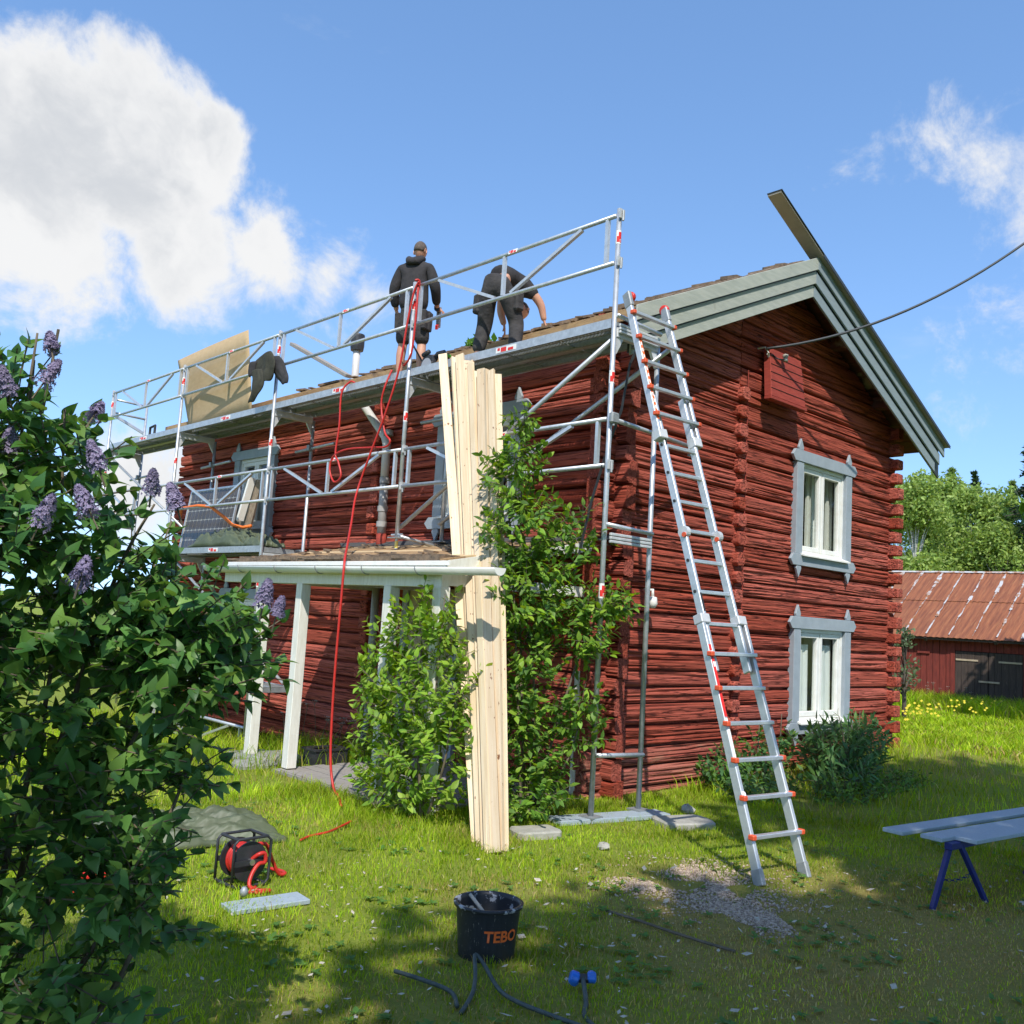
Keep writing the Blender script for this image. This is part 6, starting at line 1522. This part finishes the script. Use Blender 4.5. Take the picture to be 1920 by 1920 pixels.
# cow parsley by the porch wall
def umbel_plant(name, label, x, y, h, nst, seed, spread=0.3):
    t = thing(name, label, 'wildflower', (x, y, gz(x, y))); r = random.Random(seed)
    st = MB(); fl = MB(); lv = Leaves('lance', 0.1, 0.3)
    for i in range(nst):
        bx, by = x+r.uniform(-spread, spread)*0.5, y+r.uniform(-spread, spread)*0.7; hh = h*r.uniform(0.55, 1.0); z0 = gz(bx, by)
        tx, ty = bx+r.uniform(-.12, .12), by+r.uniform(-.12, .12); st.tube([(bx, by, z0), ((bx+tx)/2, (by+ty)/2, z0+hh*0.6), (tx, ty, z0+hh)], 0.004, 4, cap=False)
        for k in range(9):
            a = r.uniform(0, 6.283); q = 0.05*math.sqrt(r.random()); c = Vector((tx+q*math.cos(a), ty+q*math.sin(a), z0+hh+0.02+0.01*r.random()))
            st.tube([(tx, ty, z0+hh-0.02), c], 0.0015, 3, cap=False)
            for w in range(5):
                p = c + Vector((r.uniform(-.012, .012), r.uniform(-.012, .012), r.uniform(-.003, .006))); n = len(fl.v); s = 0.005
                fl.v += [tuple(p+Vector((s, 0, 0))), tuple(p+Vector((0, s, 0.002))), tuple(p+Vector((-s, 0, 0))), tuple(p+Vector((0, -s, 0.002)))]; fl.face((n, n+1, n+2, n+3))
        for k in range(10):
            f = r.random()*0.6; p = Vector((bx, by, z0)).lerp(Vector((tx, ty, z0+hh)), f); a = r.uniform(0, 6.283)
            lv.add(p, Vector((math.cos(a), math.sin(a), 0.35)), Vector((0, 0, 1)), r.uniform(0.08, 0.18), tint((0.07, 0.13, 0.03), r))
    st.build('stalks', 'twig', t)['kind'] = 'stuff'; fl.build('umbels', 'petal_white', t)['kind'] = 'stuff'; lv.build('foliage', 'leaf', t)['kind'] = 'stuff'
umbel_plant('cow_parsley', 'white flowering cow parsley against the wall behind the deck', 6.6, 9.2, 0.75, 12, 61, 0.5)
umbel_plant('cow_parsley', 'cow parsley beside the planter crate by the porch', 6.1, 9.15, 0.45, 6, 62, 0.3)
umbel_plant('cow_parsley', 'cow parsley between the two outer porch posts', 6.3, 10.4, 0.6, 8, 63, 0.5)
umbel_plant('cow_parsley', 'white flowering cow parsley in front of the barn door', 28.0, 11.2, 0.7, 14, 64, 1.6)

# ================================================================ lawn
SHAPES = [(5.0, 7.06, 6.30, 8.66), (7.0, 13.4, 6.02, 16.5)]
def blade_field(n, xr, yr, h, w, seed, keep=None, cols=None, name='grass', hmul=None):
    g = np.random.default_rng(seed); x = g.uniform(*xr, n); y = g.uniform(*yr, n)
    ok = np.ones(n, bool)
    for (a, b, c, d) in SHAPES: ok &= ~((x > a) & (x < b) & (y > c) & (y < d))
    if keep is not None: ok &= keep(x, y, g)
    x, y = x[ok], y[ok]; n = len(x)
    z = np.array([gz(a, b) for a, b in zip(x, y)])
    dry = np.array([dryness(a, b) for a, b in zip(x, y)])
    hh = h*g.uniform(0.4, 1.25, n)*(1-0.55*dry)
    if hmul is not None: hh = hh*hmul(x, y)
    az = g.uniform(0, 2*np.pi, n); lean = g.uniform(0.3, 1.3, n)*hh
    ca, sa = np.cos(az), np.sin(az); ww = w*g.uniform(0.6, 1.3, n)
    pa_ = az + g.uniform(0.8, 2.2, n); px, py = np.cos(pa_)*ww, np.sin(pa_)*ww
    V = np.empty((n, 5, 3))
    V[:, 0] = np.stack([x-px, y-py, z-0.008], 1); V[:, 1] = np.stack([x+px, y+py, z-0.008], 1)
    mx, my, mz = x+ca*lean*0.35, y+sa*lean*0.35, z+hh*0.62
    V[:, 2] = np.stack([mx+px*0.7, my+py*0.7, mz], 1); V[:, 3] = np.stack([mx-px*0.7, my-py*0.7, mz], 1)
    V[:, 4] = np.stack([x+ca*lean, y+sa*lean, z+hh], 1)
    b = np.arange(n)*5
    F = np.concatenate([np.stack([b, b+1, b+2], 1), np.stack([b, b+2, b+3], 1), np.stack([b+3, b+2, b+4], 1)])
    green = np.array([[0.26, 0.40, 0.018], [0.32, 0.43, 0.022], [0.19, 0.345, 0.018], [0.38, 0.46, 0.045]]) if cols is None else np.array(cols)
    brown = np.array([[0.46, 0.35, 0.12], [0.36, 0.265, 0.09], [0.52, 0.44, 0.19], [0.33, 0.31, 0.07]])
    c = green[g.integers(0, 4, n)]; cb = brown[g.integers(0, 4, n)]
    isb = (g.random(n) < 0.05 + 0.75*dry)[:, None]; pv = 1+0.35*np.sin(x*2.3+2*np.sin(y*1.7))*np.sin(y*2.9+1.5*np.sin(x*2.1)); c = np.where(isb, cb, c*pv[:, None])*g.uniform(0.7, 1.25, n)[:, None]
    o = np_mesh(name, V.reshape(-1, 3), F, 'grass_blade', None, np.repeat(c, 5, axis=0)); o['kind'] = 'stuff'; return o
def vis(x, y):   # in front of the camera and roughly in the frame
    f = x*0.679+y*0.7254; s = x*0.7242-y*0.6871
    return (f > 3.2) & (np.abs(s) < 0.62*f+0.4)
def gravel_k(x, y): return np.exp(-(((x-5.35)/0.6)**2 + ((y-3.55)/0.6)**2)*1.2)
def tall(x, y):
    k = 1 + 1.6*np.exp(-((x-4.7)/0.5)**2)*(y > 5.4)*(y < 9) + 1.0*np.exp(-((y-5.75)/0.30)**2)*(x > 6.0) + 0.5*(np.sin(x*3.1)*np.sin(y*2.7+1) > 0.35)
    k += 0.9*np.exp(-(((x-4.9)/0.5)**2+((y-5.2)/0.3)**2))
    return k
def clumpy(x, y, g, lo=0.35):
    q = 0.5+0.5*np.sin(x*5.1+1.3*np.sin(y*4.3))*np.sin(y*5.7+1.1*np.sin(x*3.9)); return g.random(len(x)) < lo + (1-lo)*q
blade_field(330000, (-0.5, 8.5), (0.2, 7.8), 0.034, 0.0024, 1, lambda x, y, g: vis(x, y) & (g.random(len(x)) > gravel_k(x, y)) & clumpy(x, y, g), name='lawn_grass', hmul=tall)
tag(bpy.data.objects['lawn_grass'], 'short uneven lawn grass', 'grass')
blade_field(130000, (2.0, 20.0), (2.0, 16.5), 0.10, 0.0045, 2, lambda x, y, g: vis(x, y) & ((x > 8.0) | (y > 7.4)) & clumpy(x, y, g), name='meadow_grass', hmul=lambda x, y: 1+1.2*(y > 8.6)*(x < 7)+0.8*np.exp(-((y-5.7)/0.35)**2))
tag(bpy.data.objects['meadow_grass'], 'longer meadow grass round the house', 'grass')
blade_field(110000, (14.0, 34.0), (2.0, 18.0), 0.20, 0.012, 3, lambda x, y, g: vis(x, y), name='field_grass', hmul=lambda x, y: 0.6+1.6*((x-y*0.2) > 23.0))
tag(bpy.data.objects['field_grass'], 'tall grass of the field before the barn', 'grass')
# small broad leaves in the lawn, petals and chips lying about
r = random.Random(71); lw = Leaves('oval', 0.15, 0.3)
for i in range(1500):
    f = r.uniform(3.9, 9.0); s = r.uniform(-0.5, 0.6)*f; x, y = 0.679*f+0.7242*s, 0.7254*f-0.6871*s
    if noise.noise((x*1.7, y*1.7, 4)) < 0.05 or (x > 6.9 and y > 5.95) or (5 < x < 7.1 and 6.3 < y < 8.7): continue
    z = gz(x, y); n = r.randint(4, 7); a0 = r.uniform(0, 6.28)
    for k in range(n):
        a = a0+k*6.283/n+r.uniform(-.3, .3); lw.add(Vector((x, y, z+0.012)), Vector((math.cos(a), math.sin(a), r.uniform(0.25, 0.8))), Vector((0, 0, 1)), r.uniform(0.022, 0.05), tint((0.10, 0.21, 0.04), r))
o = lw.build('lawn_weeds', 'leaf', None); tag(o, 'small broad-leaved weeds scattered through the lawn', 'weeds', kind='stuff')
r = random.Random(72); mb = MB()
for i in range(760):
    f = r.uniform(3.8, 7.2); s = r.uniform(-0.42, 0.6)*f; x, y = 0.679*f+0.7242*s, 0.7254*f-0.6871*s
    if y > 5.6: continue
    z = gz(x, y)+r.uniform(0.015, 0.04); q = r.uniform(0.004, 0.013)*(1.9 if r.random() < 0.12 else 1); n = len(mb.v); a = r.uniform(0, 6.28); u = Vector((math.cos(a), math.sin(a), r.uniform(-.3, .3)))*q*1.5; w = Vector((-math.sin(a), math.cos(a), r.uniform(-.3, .3)))*q*0.8
    c = Vector((x, y, z)); mb.v += [tuple(c-u), tuple(c-w), tuple(c+u+Z*q*0.4), tuple(c+w+Z*q*0.3)]; mb.face((n, n+1, n+2, n+3))
o = mb.build('fallen_petals', 'litter'); tag(o, 'pale dry petals and chips lying in the grass', 'litter', kind='stuff')
r = random.Random(73)
for k, (x, y, s, lb) in enumerate(((5.6, 4.75, 0.05, 'pale stone in the shaded grass beyond the gravel'), (7.35, 5.25, 0.075, 'round white stone beside the concrete slab'), (6.1, 1.9, 0.05, 'grey stone in the brown grass below the painted boards'))):
    mb = MB(); mb.lathe([(0, -0.5*s), (0.8*s, -0.3*s), (s, 0.1*s), (0.7*s, 0.55*s), (0, 0.7*s)], (x, y, gz(x, y)+0.02), 9)
    o = mb.build('field_stone', 'concrete'); tag(o, lb, 'stone')
    for v in o.data.vertices: v.co += Vector((r.uniform(-.2, .2)*s, r.uniform(-.2, .2)*s, r.uniform(-.15, .15)*s))
# ================================================================ barn
barn = thing('barn', 'low red barn with rusty sheet-metal roof and dark double doors', 'barn', (31, 10, -0.15))
be = Vector((0.064, -0.998, 0)); bn = Vector((0.998, 0.064, 0)); BA = Vector((28.2, 10.85, 0)) - be*7.0; BL = 16.0; GB = -0.16
def bp_(s, d, z): return BA + be*s + bn*d + Z*z
def bbox(s0, s1, d0, d1, z0, z1, name, m, parent, bevel=0): return MB().hexa([bp_(s0,d0,z0), bp_(s1,d0,z0), bp_(s1,d1,z0), bp_(s0,d1,z0), bp_(s0,d0,z1), bp_(s1,d0,z1), bp_(s1,d1,z1), bp_(s0,d1,z1)]).build(name, m, parent, bevel=bevel)
EZ, RZ2, BD = 1.86, 4.0, 3.2
rbn = random.Random(8)
DS = (6.85, 8.65)     # door opening along the front
s = 0.0
while s < BL:
    w = rbn.uniform(0.17, 0.22)
    z0 = GB if not (DS[0]-0.05 < s+w/2 < DS[1]+0.05) else 1.52
    bbox(s, s+w-0.012, rbn.uniform(-0.012, 0.01), 0.03, z0, EZ-0.02, 'wall_board', 'barn_red', barn); s += w
bbox(0, BL, 0.035, 0.07, GB, EZ-0.03, 'wall_backing', 'dark_core', barn)
bbox(0, BL, 2*BD-0.1, 2*BD, GB, EZ-0.03, 'rear_wall', 'barn_red', barn)
for ss in (0.0, BL-0.05): MB().prism([bp_(ss, 0.08, GB), bp_(ss, 2*BD-0.1, GB), bp_(ss, 2*BD-0.1, EZ), bp_(ss, BD, RZ2-0.15), bp_(ss, 0.08, EZ)], be*0.05).build('end_wall', 'barn_red', barn)
bbox(DS[0]-0.12, DS[0], -0.03, 0.02, GB, EZ-0.05, 'door_post', 'barn_red', barn); bbox(DS[1], DS[1]+0.12, -0.03, 0.02, GB, EZ-0.05, 'door_post', 'barn_red', barn)
for (a, b) in ((DS[0]+0.01, (DS[0]+DS[1])/2-0.01), ((DS[0]+DS[1])/2+0.01, DS[1]-0.01)):
    dr_ = bbox(a, b, -0.005, 0.025, GB+0.08, 1.50, 'door_leaf', 'barn_door', barn)
    q = a
    while q < b-0.02:
        w = min(rbn.uniform(0.14, 0.19), b-q); bbox(q, q+w-0.008, -0.02+rbn.uniform(-0.004, 0.004), -0.006, GB+0.09, 1.49, 'door_board', 'barn_door', dr_); q += w
    bbox(a+0.02 if a < 7.5 else b-0.62, a+0.62 if a < 7.5 else b-0.02, -0.04, -0.024, 1.24, 1.29, 'hinge_batten', 'pale_wood', dr_)
bbox(7.5, 8.05, -0.06, -0.042, 0.66, 0.71, 'door_bar', 'pale_wood', barn)
bbox(5.8, 6.15, -0.05, -0.02, 1.38, 1.44, 'hatch_cap', 'barn_red', barn)
# sheets of rusty tin with zinc showing along the seams
def rp(s, t, off): # t 0 at eave .. 1 at ridge
    return bp_(s, -0.28 + (BD+0.28)*t, EZ + (RZ2-EZ)*t) + (Z*0.8 - bn*0.6)*off
w = 0.64; k = 0
s = -0.3
while s < BL+0.2:
    for (t0, t1, o) in ((0.0, 0.535, 0.0), (0.525, 1.0, 0.018)):
        n = 14; rows = []
        for i in range(n+1):
            a = s + (w+0.03)*i/n; rows.append([rp(a, t, o+0.012+0.010*math.cos(i/n*2*math.pi*4)+0.004*(k % 2)) for t in (t0, (t0+t1)/2, t1)])
        MB().grid(rows).build('roof_sheet', 'tin_rust', barn, smooth=True)
    r3 = rbn
    mbz = MB(); pts = [(s+rbn.uniform(-0.02, 0.02), t) for t in np.linspace(0.03, 0.99, 16)]
    for (p, q) in zip(pts[:-1], pts[1:]):
        ww = max(0.006, rbn.gauss(0.026, 0.016))*(0.7+1.5*p[1]**3)
        n = len(mbz.v); mbz.v += [tuple(rp(p[0]-ww, p[1], 0.050)), tuple(rp(p[0]+ww, p[1], 0.050)), tuple(rp(q[0]+ww*0.8, q[1], 0.050)), tuple(rp(q[0]-ww*0.8, q[1], 0.050))]; mbz.face((n, n+1, n+2, n+3))
    mbz.build('seam_strip', 'tin_zinc', barn)
    s += w; k += 1
MB().hexa([rp(-0.3, 0.975, 0.052), rp(BL+0.3, 0.975, 0.052), rp(BL+0.3, 1.0, 0.052), rp(-0.3, 1.0, 0.052), rp(-0.3, 0.975, 0.066), rp(BL+0.3, 0.975, 0.066), rp(BL+0.3, 1.0, 0.066), rp(-0.3, 1.0, 0.066)]).build('ridge_cap', 'tin_zinc', barn)
MB().hexa([bp_(-0.3, BD, RZ2), bp_(BL+0.3, BD, RZ2), bp_(BL+0.3, 2*BD+0.3, EZ-0.1), bp_(-0.3, 2*BD+0.3, EZ-0.1), bp_(-0.3, BD, RZ2+0.03), bp_(BL+0.3, BD, RZ2+0.03), bp_(BL+0.3, 2*BD+0.3, EZ-0.07), bp_(-0.3, 2*BD+0.3, EZ-0.07)]).build('rear_roof', 'tin_rust', barn)
for i in range(9):
    ss = 0.4+i*1.9; MB().beam(bp_(ss, -0.26, EZ-0.07), bp_(ss, 0.3, EZ+0.27), 0.08, 0.1).build('rafter_end', 'barn_door', barn)
MB().beam(bp_(-0.2, -0.22, EZ-0.03), bp_(BL+0.2, -0.22, EZ-0.03), 0.05, 0.07).build('eave_pole', 'barn_door', barn)

# ================================================================ trees
def tree(name, label, x, y, h, crown, seed, kind='leafy', cols=None, nl=7000, size=0.16, group=None, trunk_r=0.14, bark='bark', crown_base=0.25, cat='tree', m='leaf', z0=None):
    z0 = gz(x, y) if z0 is None else z0
    t = thing(name, label, cat, (x, y, z0), group); r = random.Random(seed); base = Vector((x, y, z0))
    lean = Vector((r.uniform(-.04, .04), r.uniform(-.04, .04), 1))
    top = base + lean*h*(0.98 if kind == 'spruce' else 0.88)
    path = [base-Z*0.2] + [base.lerp(top, f) + Vector((r.uniform(-.04, .04), r.uniform(-.04, .04), 0))*h*0.12*(kind != 'spruce') for f in (0.25, 0.5, 0.75)] + [top]
    tr = MB(); tr.tube(path, 0.1, 8, radii=[trunk_r*1.2, trunk_r*0.9, trunk_r*0.65, trunk_r*0.4, trunk_r*0.1])
    V = []; Cc = []; U = []
    greens = cols or MG
    if kind == 'spruce':
        pts = []
        lev = int(h*4.5)
        for i in range(lev):
            f = crown_base*0.4 + (1-crown_base*0.4)*i/lev; zc = base.z+h*f; rad = crown*(1-f)**0.95*r.uniform(0.65, 1.2)+0.04
            nb = max(4, int(6*(1-f))+3)
            for b in range(nb):
                a = r.uniform(0, 6.283); e = base.lerp(top, f)
                tip = Vector((e.x+rad*math.cos(a), e.y+rad*math.sin(a), zc-rad*r.uniform(0.1, 0.45))); 
                tr.tube([Vector((e.x, e.y, zc)), tip], 0.02, 3, cap=False)
                for q in range(max(5, nl//(lev*nb))):
                    g = r.random()**0.6; p = Vector((e.x, e.y, zc)).lerp(tip, g) + Vector((r.gauss(0, .12), r.gauss(0, .12), r.gauss(-0.05, .12)))*(rad*0.8+0.25); pts.append(p)
        for p in pts: V.append(p)
    else:
        lobes = []
        nb = 30
        for i in range(nb):
            f = crown_base + (1-crown_base)*r.random()**0.9; a = r.uniform(0, 6.283); e = base.lerp(top, min(1, f*0.95)); prof = math.sin(math.pi*min(1, max(0.05, (f-crown_base)/(1-crown_base)*0.86+0.12)))**0.7
            q = crown*prof*r.uniform(0.35, 0.85); c = Vector((e.x+q*math.cos(a), e.y+q*math.sin(a), base.z+h*f*0.96)); lobes.append((c, crown*r.uniform(0.26, 0.46)))
            tr.tube([base.lerp(top, f*0.72), (base.lerp(top, f*0.8)+c)/2, c], 0.03, 4, cap=False, radii=[trunk_r*0.35, trunk_r*0.22, trunk_r*0.08])
        lobes.append((top+Z*h*0.04, crown*0.38))
        for i in range(nl):
            c, q = r.choice(lobes); v = Vector((r.gauss(0, 1), r.gauss(0, 1), r.gauss(0, 0.85))); v = v.normalized()*q*(r.random()**0.38)
            V.append(c+v*Vector((1,1,1)).length/1.732)
    n = len(V); g = np.random.default_rng(seed); P = np.array([tuple(v) for v in V])
    ax = g.normal(size=(n, 3)); ax /= np.linalg.norm(ax, axis=1)[:, None]; bx = np.cross(ax, g.normal(size=(n, 3))); bx /= np.linalg.norm(bx, axis=1)[:, None]
    if kind == 'spruce': ax[:, 2] = -np.abs(ax[:, 2])*0.5; ax /= np.linalg.norm(ax, axis=1)[:, None]
    sz = size*g.uniform(0.5, 1.2, n)[:, None]; wd = 0.5 if kind != 'spruce' else 0.28
    Q = np.stack([P-ax*sz, P+bx*sz*wd, P+ax*sz, P-bx*sz*wd], 1)
    F = np.arange(n*4).reshape(-1, 4); cc = np.array(greens)[g.integers(0, len(greens), n)]*g.uniform(0.7, 1.3, n)[:, None]
    tr.build('trunk', bark, t, smooth=True)
    np_mesh('crown', Q.reshape(-1, 3), F, m, t, np.repeat(cc, 4, axis=0))
    return t
LG = [(0.27, 0.37, 0.08), (0.23, 0.33, 0.07), (0.31, 0.40, 0.11), (0.19, 0.29, 0.07)]
SG = [(0.030, 0.062, 0.022), (0.04, 0.078, 0.026), (0.024, 0.05, 0.02)]
gr = 'trees beyond the barn'
MS = [(0.15, 0.23, 0.055), (0.19, 0.28, 0.065), (0.12, 0.19, 0.05)]
for k, (x, y, h, cr, kd, nl, lb) in enumerate((
        (44.6, 19.3, 9.8, 2.5, 'leafy', 17000, 'pale green birch beyond the barn, next to the house corner'),
        (50.7, 20.4, 10.6, 2.4, 'leafy', 17000, 'bright green birch standing behind the barn roof'),
        (47.6, 17.8, 9.5, 2.7, 'leafy', 17000, 'full round birch behind the middle of the barn roof'),
        (60.5, 22.0, 12.8, 2.4, 'spruce', 7500, 'slender dark spruce rising behind the birches'),
        (47.4, 15.3, 12.6, 2.8, 'spruce', 7000, 'tall dark spruce beside the birches at the forest edge'),
        (46.6, 16.1, 7.6, 2.3, 'leafy', 14000, 'low pale green birch at the foot of the tall spruce'),
        (50.2, 23.6, 11.0, 2.6, 'leafy', 5000, 'birch mostly hidden behind the house corner'),
        (53.7, 23.0, 11.6, 2.3, 'spruce', 7000, 'mid green spruce rising under the eave end'), (51.2, 19.9, 11.4, 2.4, 'spruce', 7500, 'mid green spruce between two birches behind the barn'), (49.6, 17.3, 9.8, 2.5, 'leafy', 15000, 'pale birch filling the gap beside the tall spruce'),
        (54.7, 16.6, 9.5, 2.6, 'leafy', 6000, 'broad pale birch beyond the tall spruce'),
        (58.9, 15.3, 12.0, 2.8, 'leafy', 5000, 'wide green birch farther along the forest edge'),
        (62.7, 25.4, 13.2, 2.6, 'spruce', 6000, 'mid green spruce tip in the gap between the birches'), (55.4, 18.7, 11.2, 2.2, 'spruce', 7000, 'mid green spruce next to the tall dark one at the forest edge'),
        (60.2, 25.1, 9.5, 3.0, 'leafy', 11000, 'dense green birch deep in the wood behind the barn'),
        (69.1, 24.9, 9.5, 3.4, 'leafy', 11000, 'dense green birch filling the wood behind the spruces'),
        (69.4, 21.8, 9.0, 3.4, 'leafy', 5000, 'dense green birch in the wood behind the tall spruce'))):
    tree('spruce_tree' if kd == 'spruce' else 'birch_tree', lb, x, y, h, cr, 200+k, kd, LG if kd == 'leafy' else (MS if 'mid green' in lb else SG), nl, 0.125 if kd == 'leafy' else 0.2, gr, 0.13, 'birch_bark' if kd == 'leafy' else 'bark', 0.12, z0=-0.2)
# the top of a tree showing above the roof
tree('broadleaf_tree', 'tree behind the house whose top shows above the roof beside the bending man', 17.4, 20.3, 10.15, 1.5, 230, 'leafy', MG, 6000, 0.17, None, 0.15, 'bark', 0.3)
# garden and wood to the left, seen through the lilac
for k, (x, y, h, cr, lb) in enumerate(((0.8, 30, 3.4, 2.6, 'low leafy tree far behind the lilac bush'), (4.4, 33, 3.0, 2.4, 'round leafy tree between the lilac and the far end of the house'), (7.6, 36, 2.8, 2.3, 'small leafy tree beyond the far end of the scaffold'), (-3.5, 28, 5.0, 3.0, 'leafy tree at the edge of the garden beyond the lilac'), (0.2, 20, 2.6, 1.9, 'low bushy tree in the garden right behind the lilac'), (2.4, 22, 2.3, 1.8, 'round bushy tree behind the lilac near the tarpaulin'), (-2.2, 18, 3.2, 2.2, 'wide bushy tree at the garden edge by the lilac'))):
    tree('broadleaf_tree', lb, x, y, h, cr, 240+k, 'leafy', MG, 3500, 0.2, 'trees beyond the far end of the garden', 0.14, 'bark', 0.1, z0=-0.3)
# small fruit tree by the barn
tree('fruit_tree', 'small sparse fruit tree between the house corner and the barn', 20.9, 9.25, 2.0, 0.55, 251, 'leafy', [(0.09, 0.13, 0.06), (0.12, 0.17, 0.08)], 500, 0.06, None, 0.05, 'bark', 0.35)
r = random.Random(90); mb = MB()
for i in range(70):
    c = r.choice(((17.5, 7.7), (19.8, 8.5), (22.9, 8.7), (25.4, 9.2))); x, y = c[0]+r.gauss(0, 0.35), c[1]+r.gauss(0, 0.3); z = gz(x, y)+r.uniform(0.2, 0.5); n = len(mb.v); q = 0.025
    mb.v += [(x-q, y+q, z), (x, y, z-q), (x+q, y-q, z), (x, y, z+q)]; mb.face((n, n+1, n+2, n+3))
tag(mb.build('field_flowers', 'petal_yellow'), 'small yellow flowers in the long grass before the barn', 'flowers', kind='stuff')

# tall trees standing behind the camera: they throw the shade that lies over the near lawn
sh_lab = ['tall leafy maple behind the viewpoint shading the lilac', 'tall leafy maple behind the viewpoint shading the bucket', 'tall leafy maple behind the viewpoint shading the gravel', 'tall leafy maple behind the viewpoint shading the sawhorse', 'tall leafy maple behind the viewpoint shading the foot of the gable', 'tall leafy maple alone in the back row behind the viewpoint']
sh_lab2 = ['maple across the yard mirrored in the gable windows', 'taller maple across the yard mirrored in the gable windows', 'maple far across the yard opposite the gable', 'large maple at the far corner of the yard', 'leafy maple beside the barn shading its door', 'leafy maple beside the barn shading its far end']
for k, (x, y, h, cr) in enumerate(((-5.0, -4.9, 12.0, 3.0), (-1.2, -4.8, 12.0, 2.9), (2.2, -4.3, 13.2, 3.0), (5.4, -4.2, 13.3, 3.0), (8.6, -4.6, 12.4, 3.0), (4.0, -8.0, 13.0, 3.0), (19.5, -6.5, 11.0, 3.4), (27.0, -6.5, 12.0, 3.6), (33.0, -5.5, 12.5, 3.8), (37.5, -7.5, 14.0, 4.2), (24.6, 5.9, 7.2, 2.0), (28.2, 3.9, 7.4, 2.2))):
    tree('maple_tree', (sh_lab+sh_lab2)[k], x, y, h, cr, 300+k, 'leafy', MG, 2900, 0.30, 'tall trees behind the viewpoint', 0.22, 'bark', 0.34)
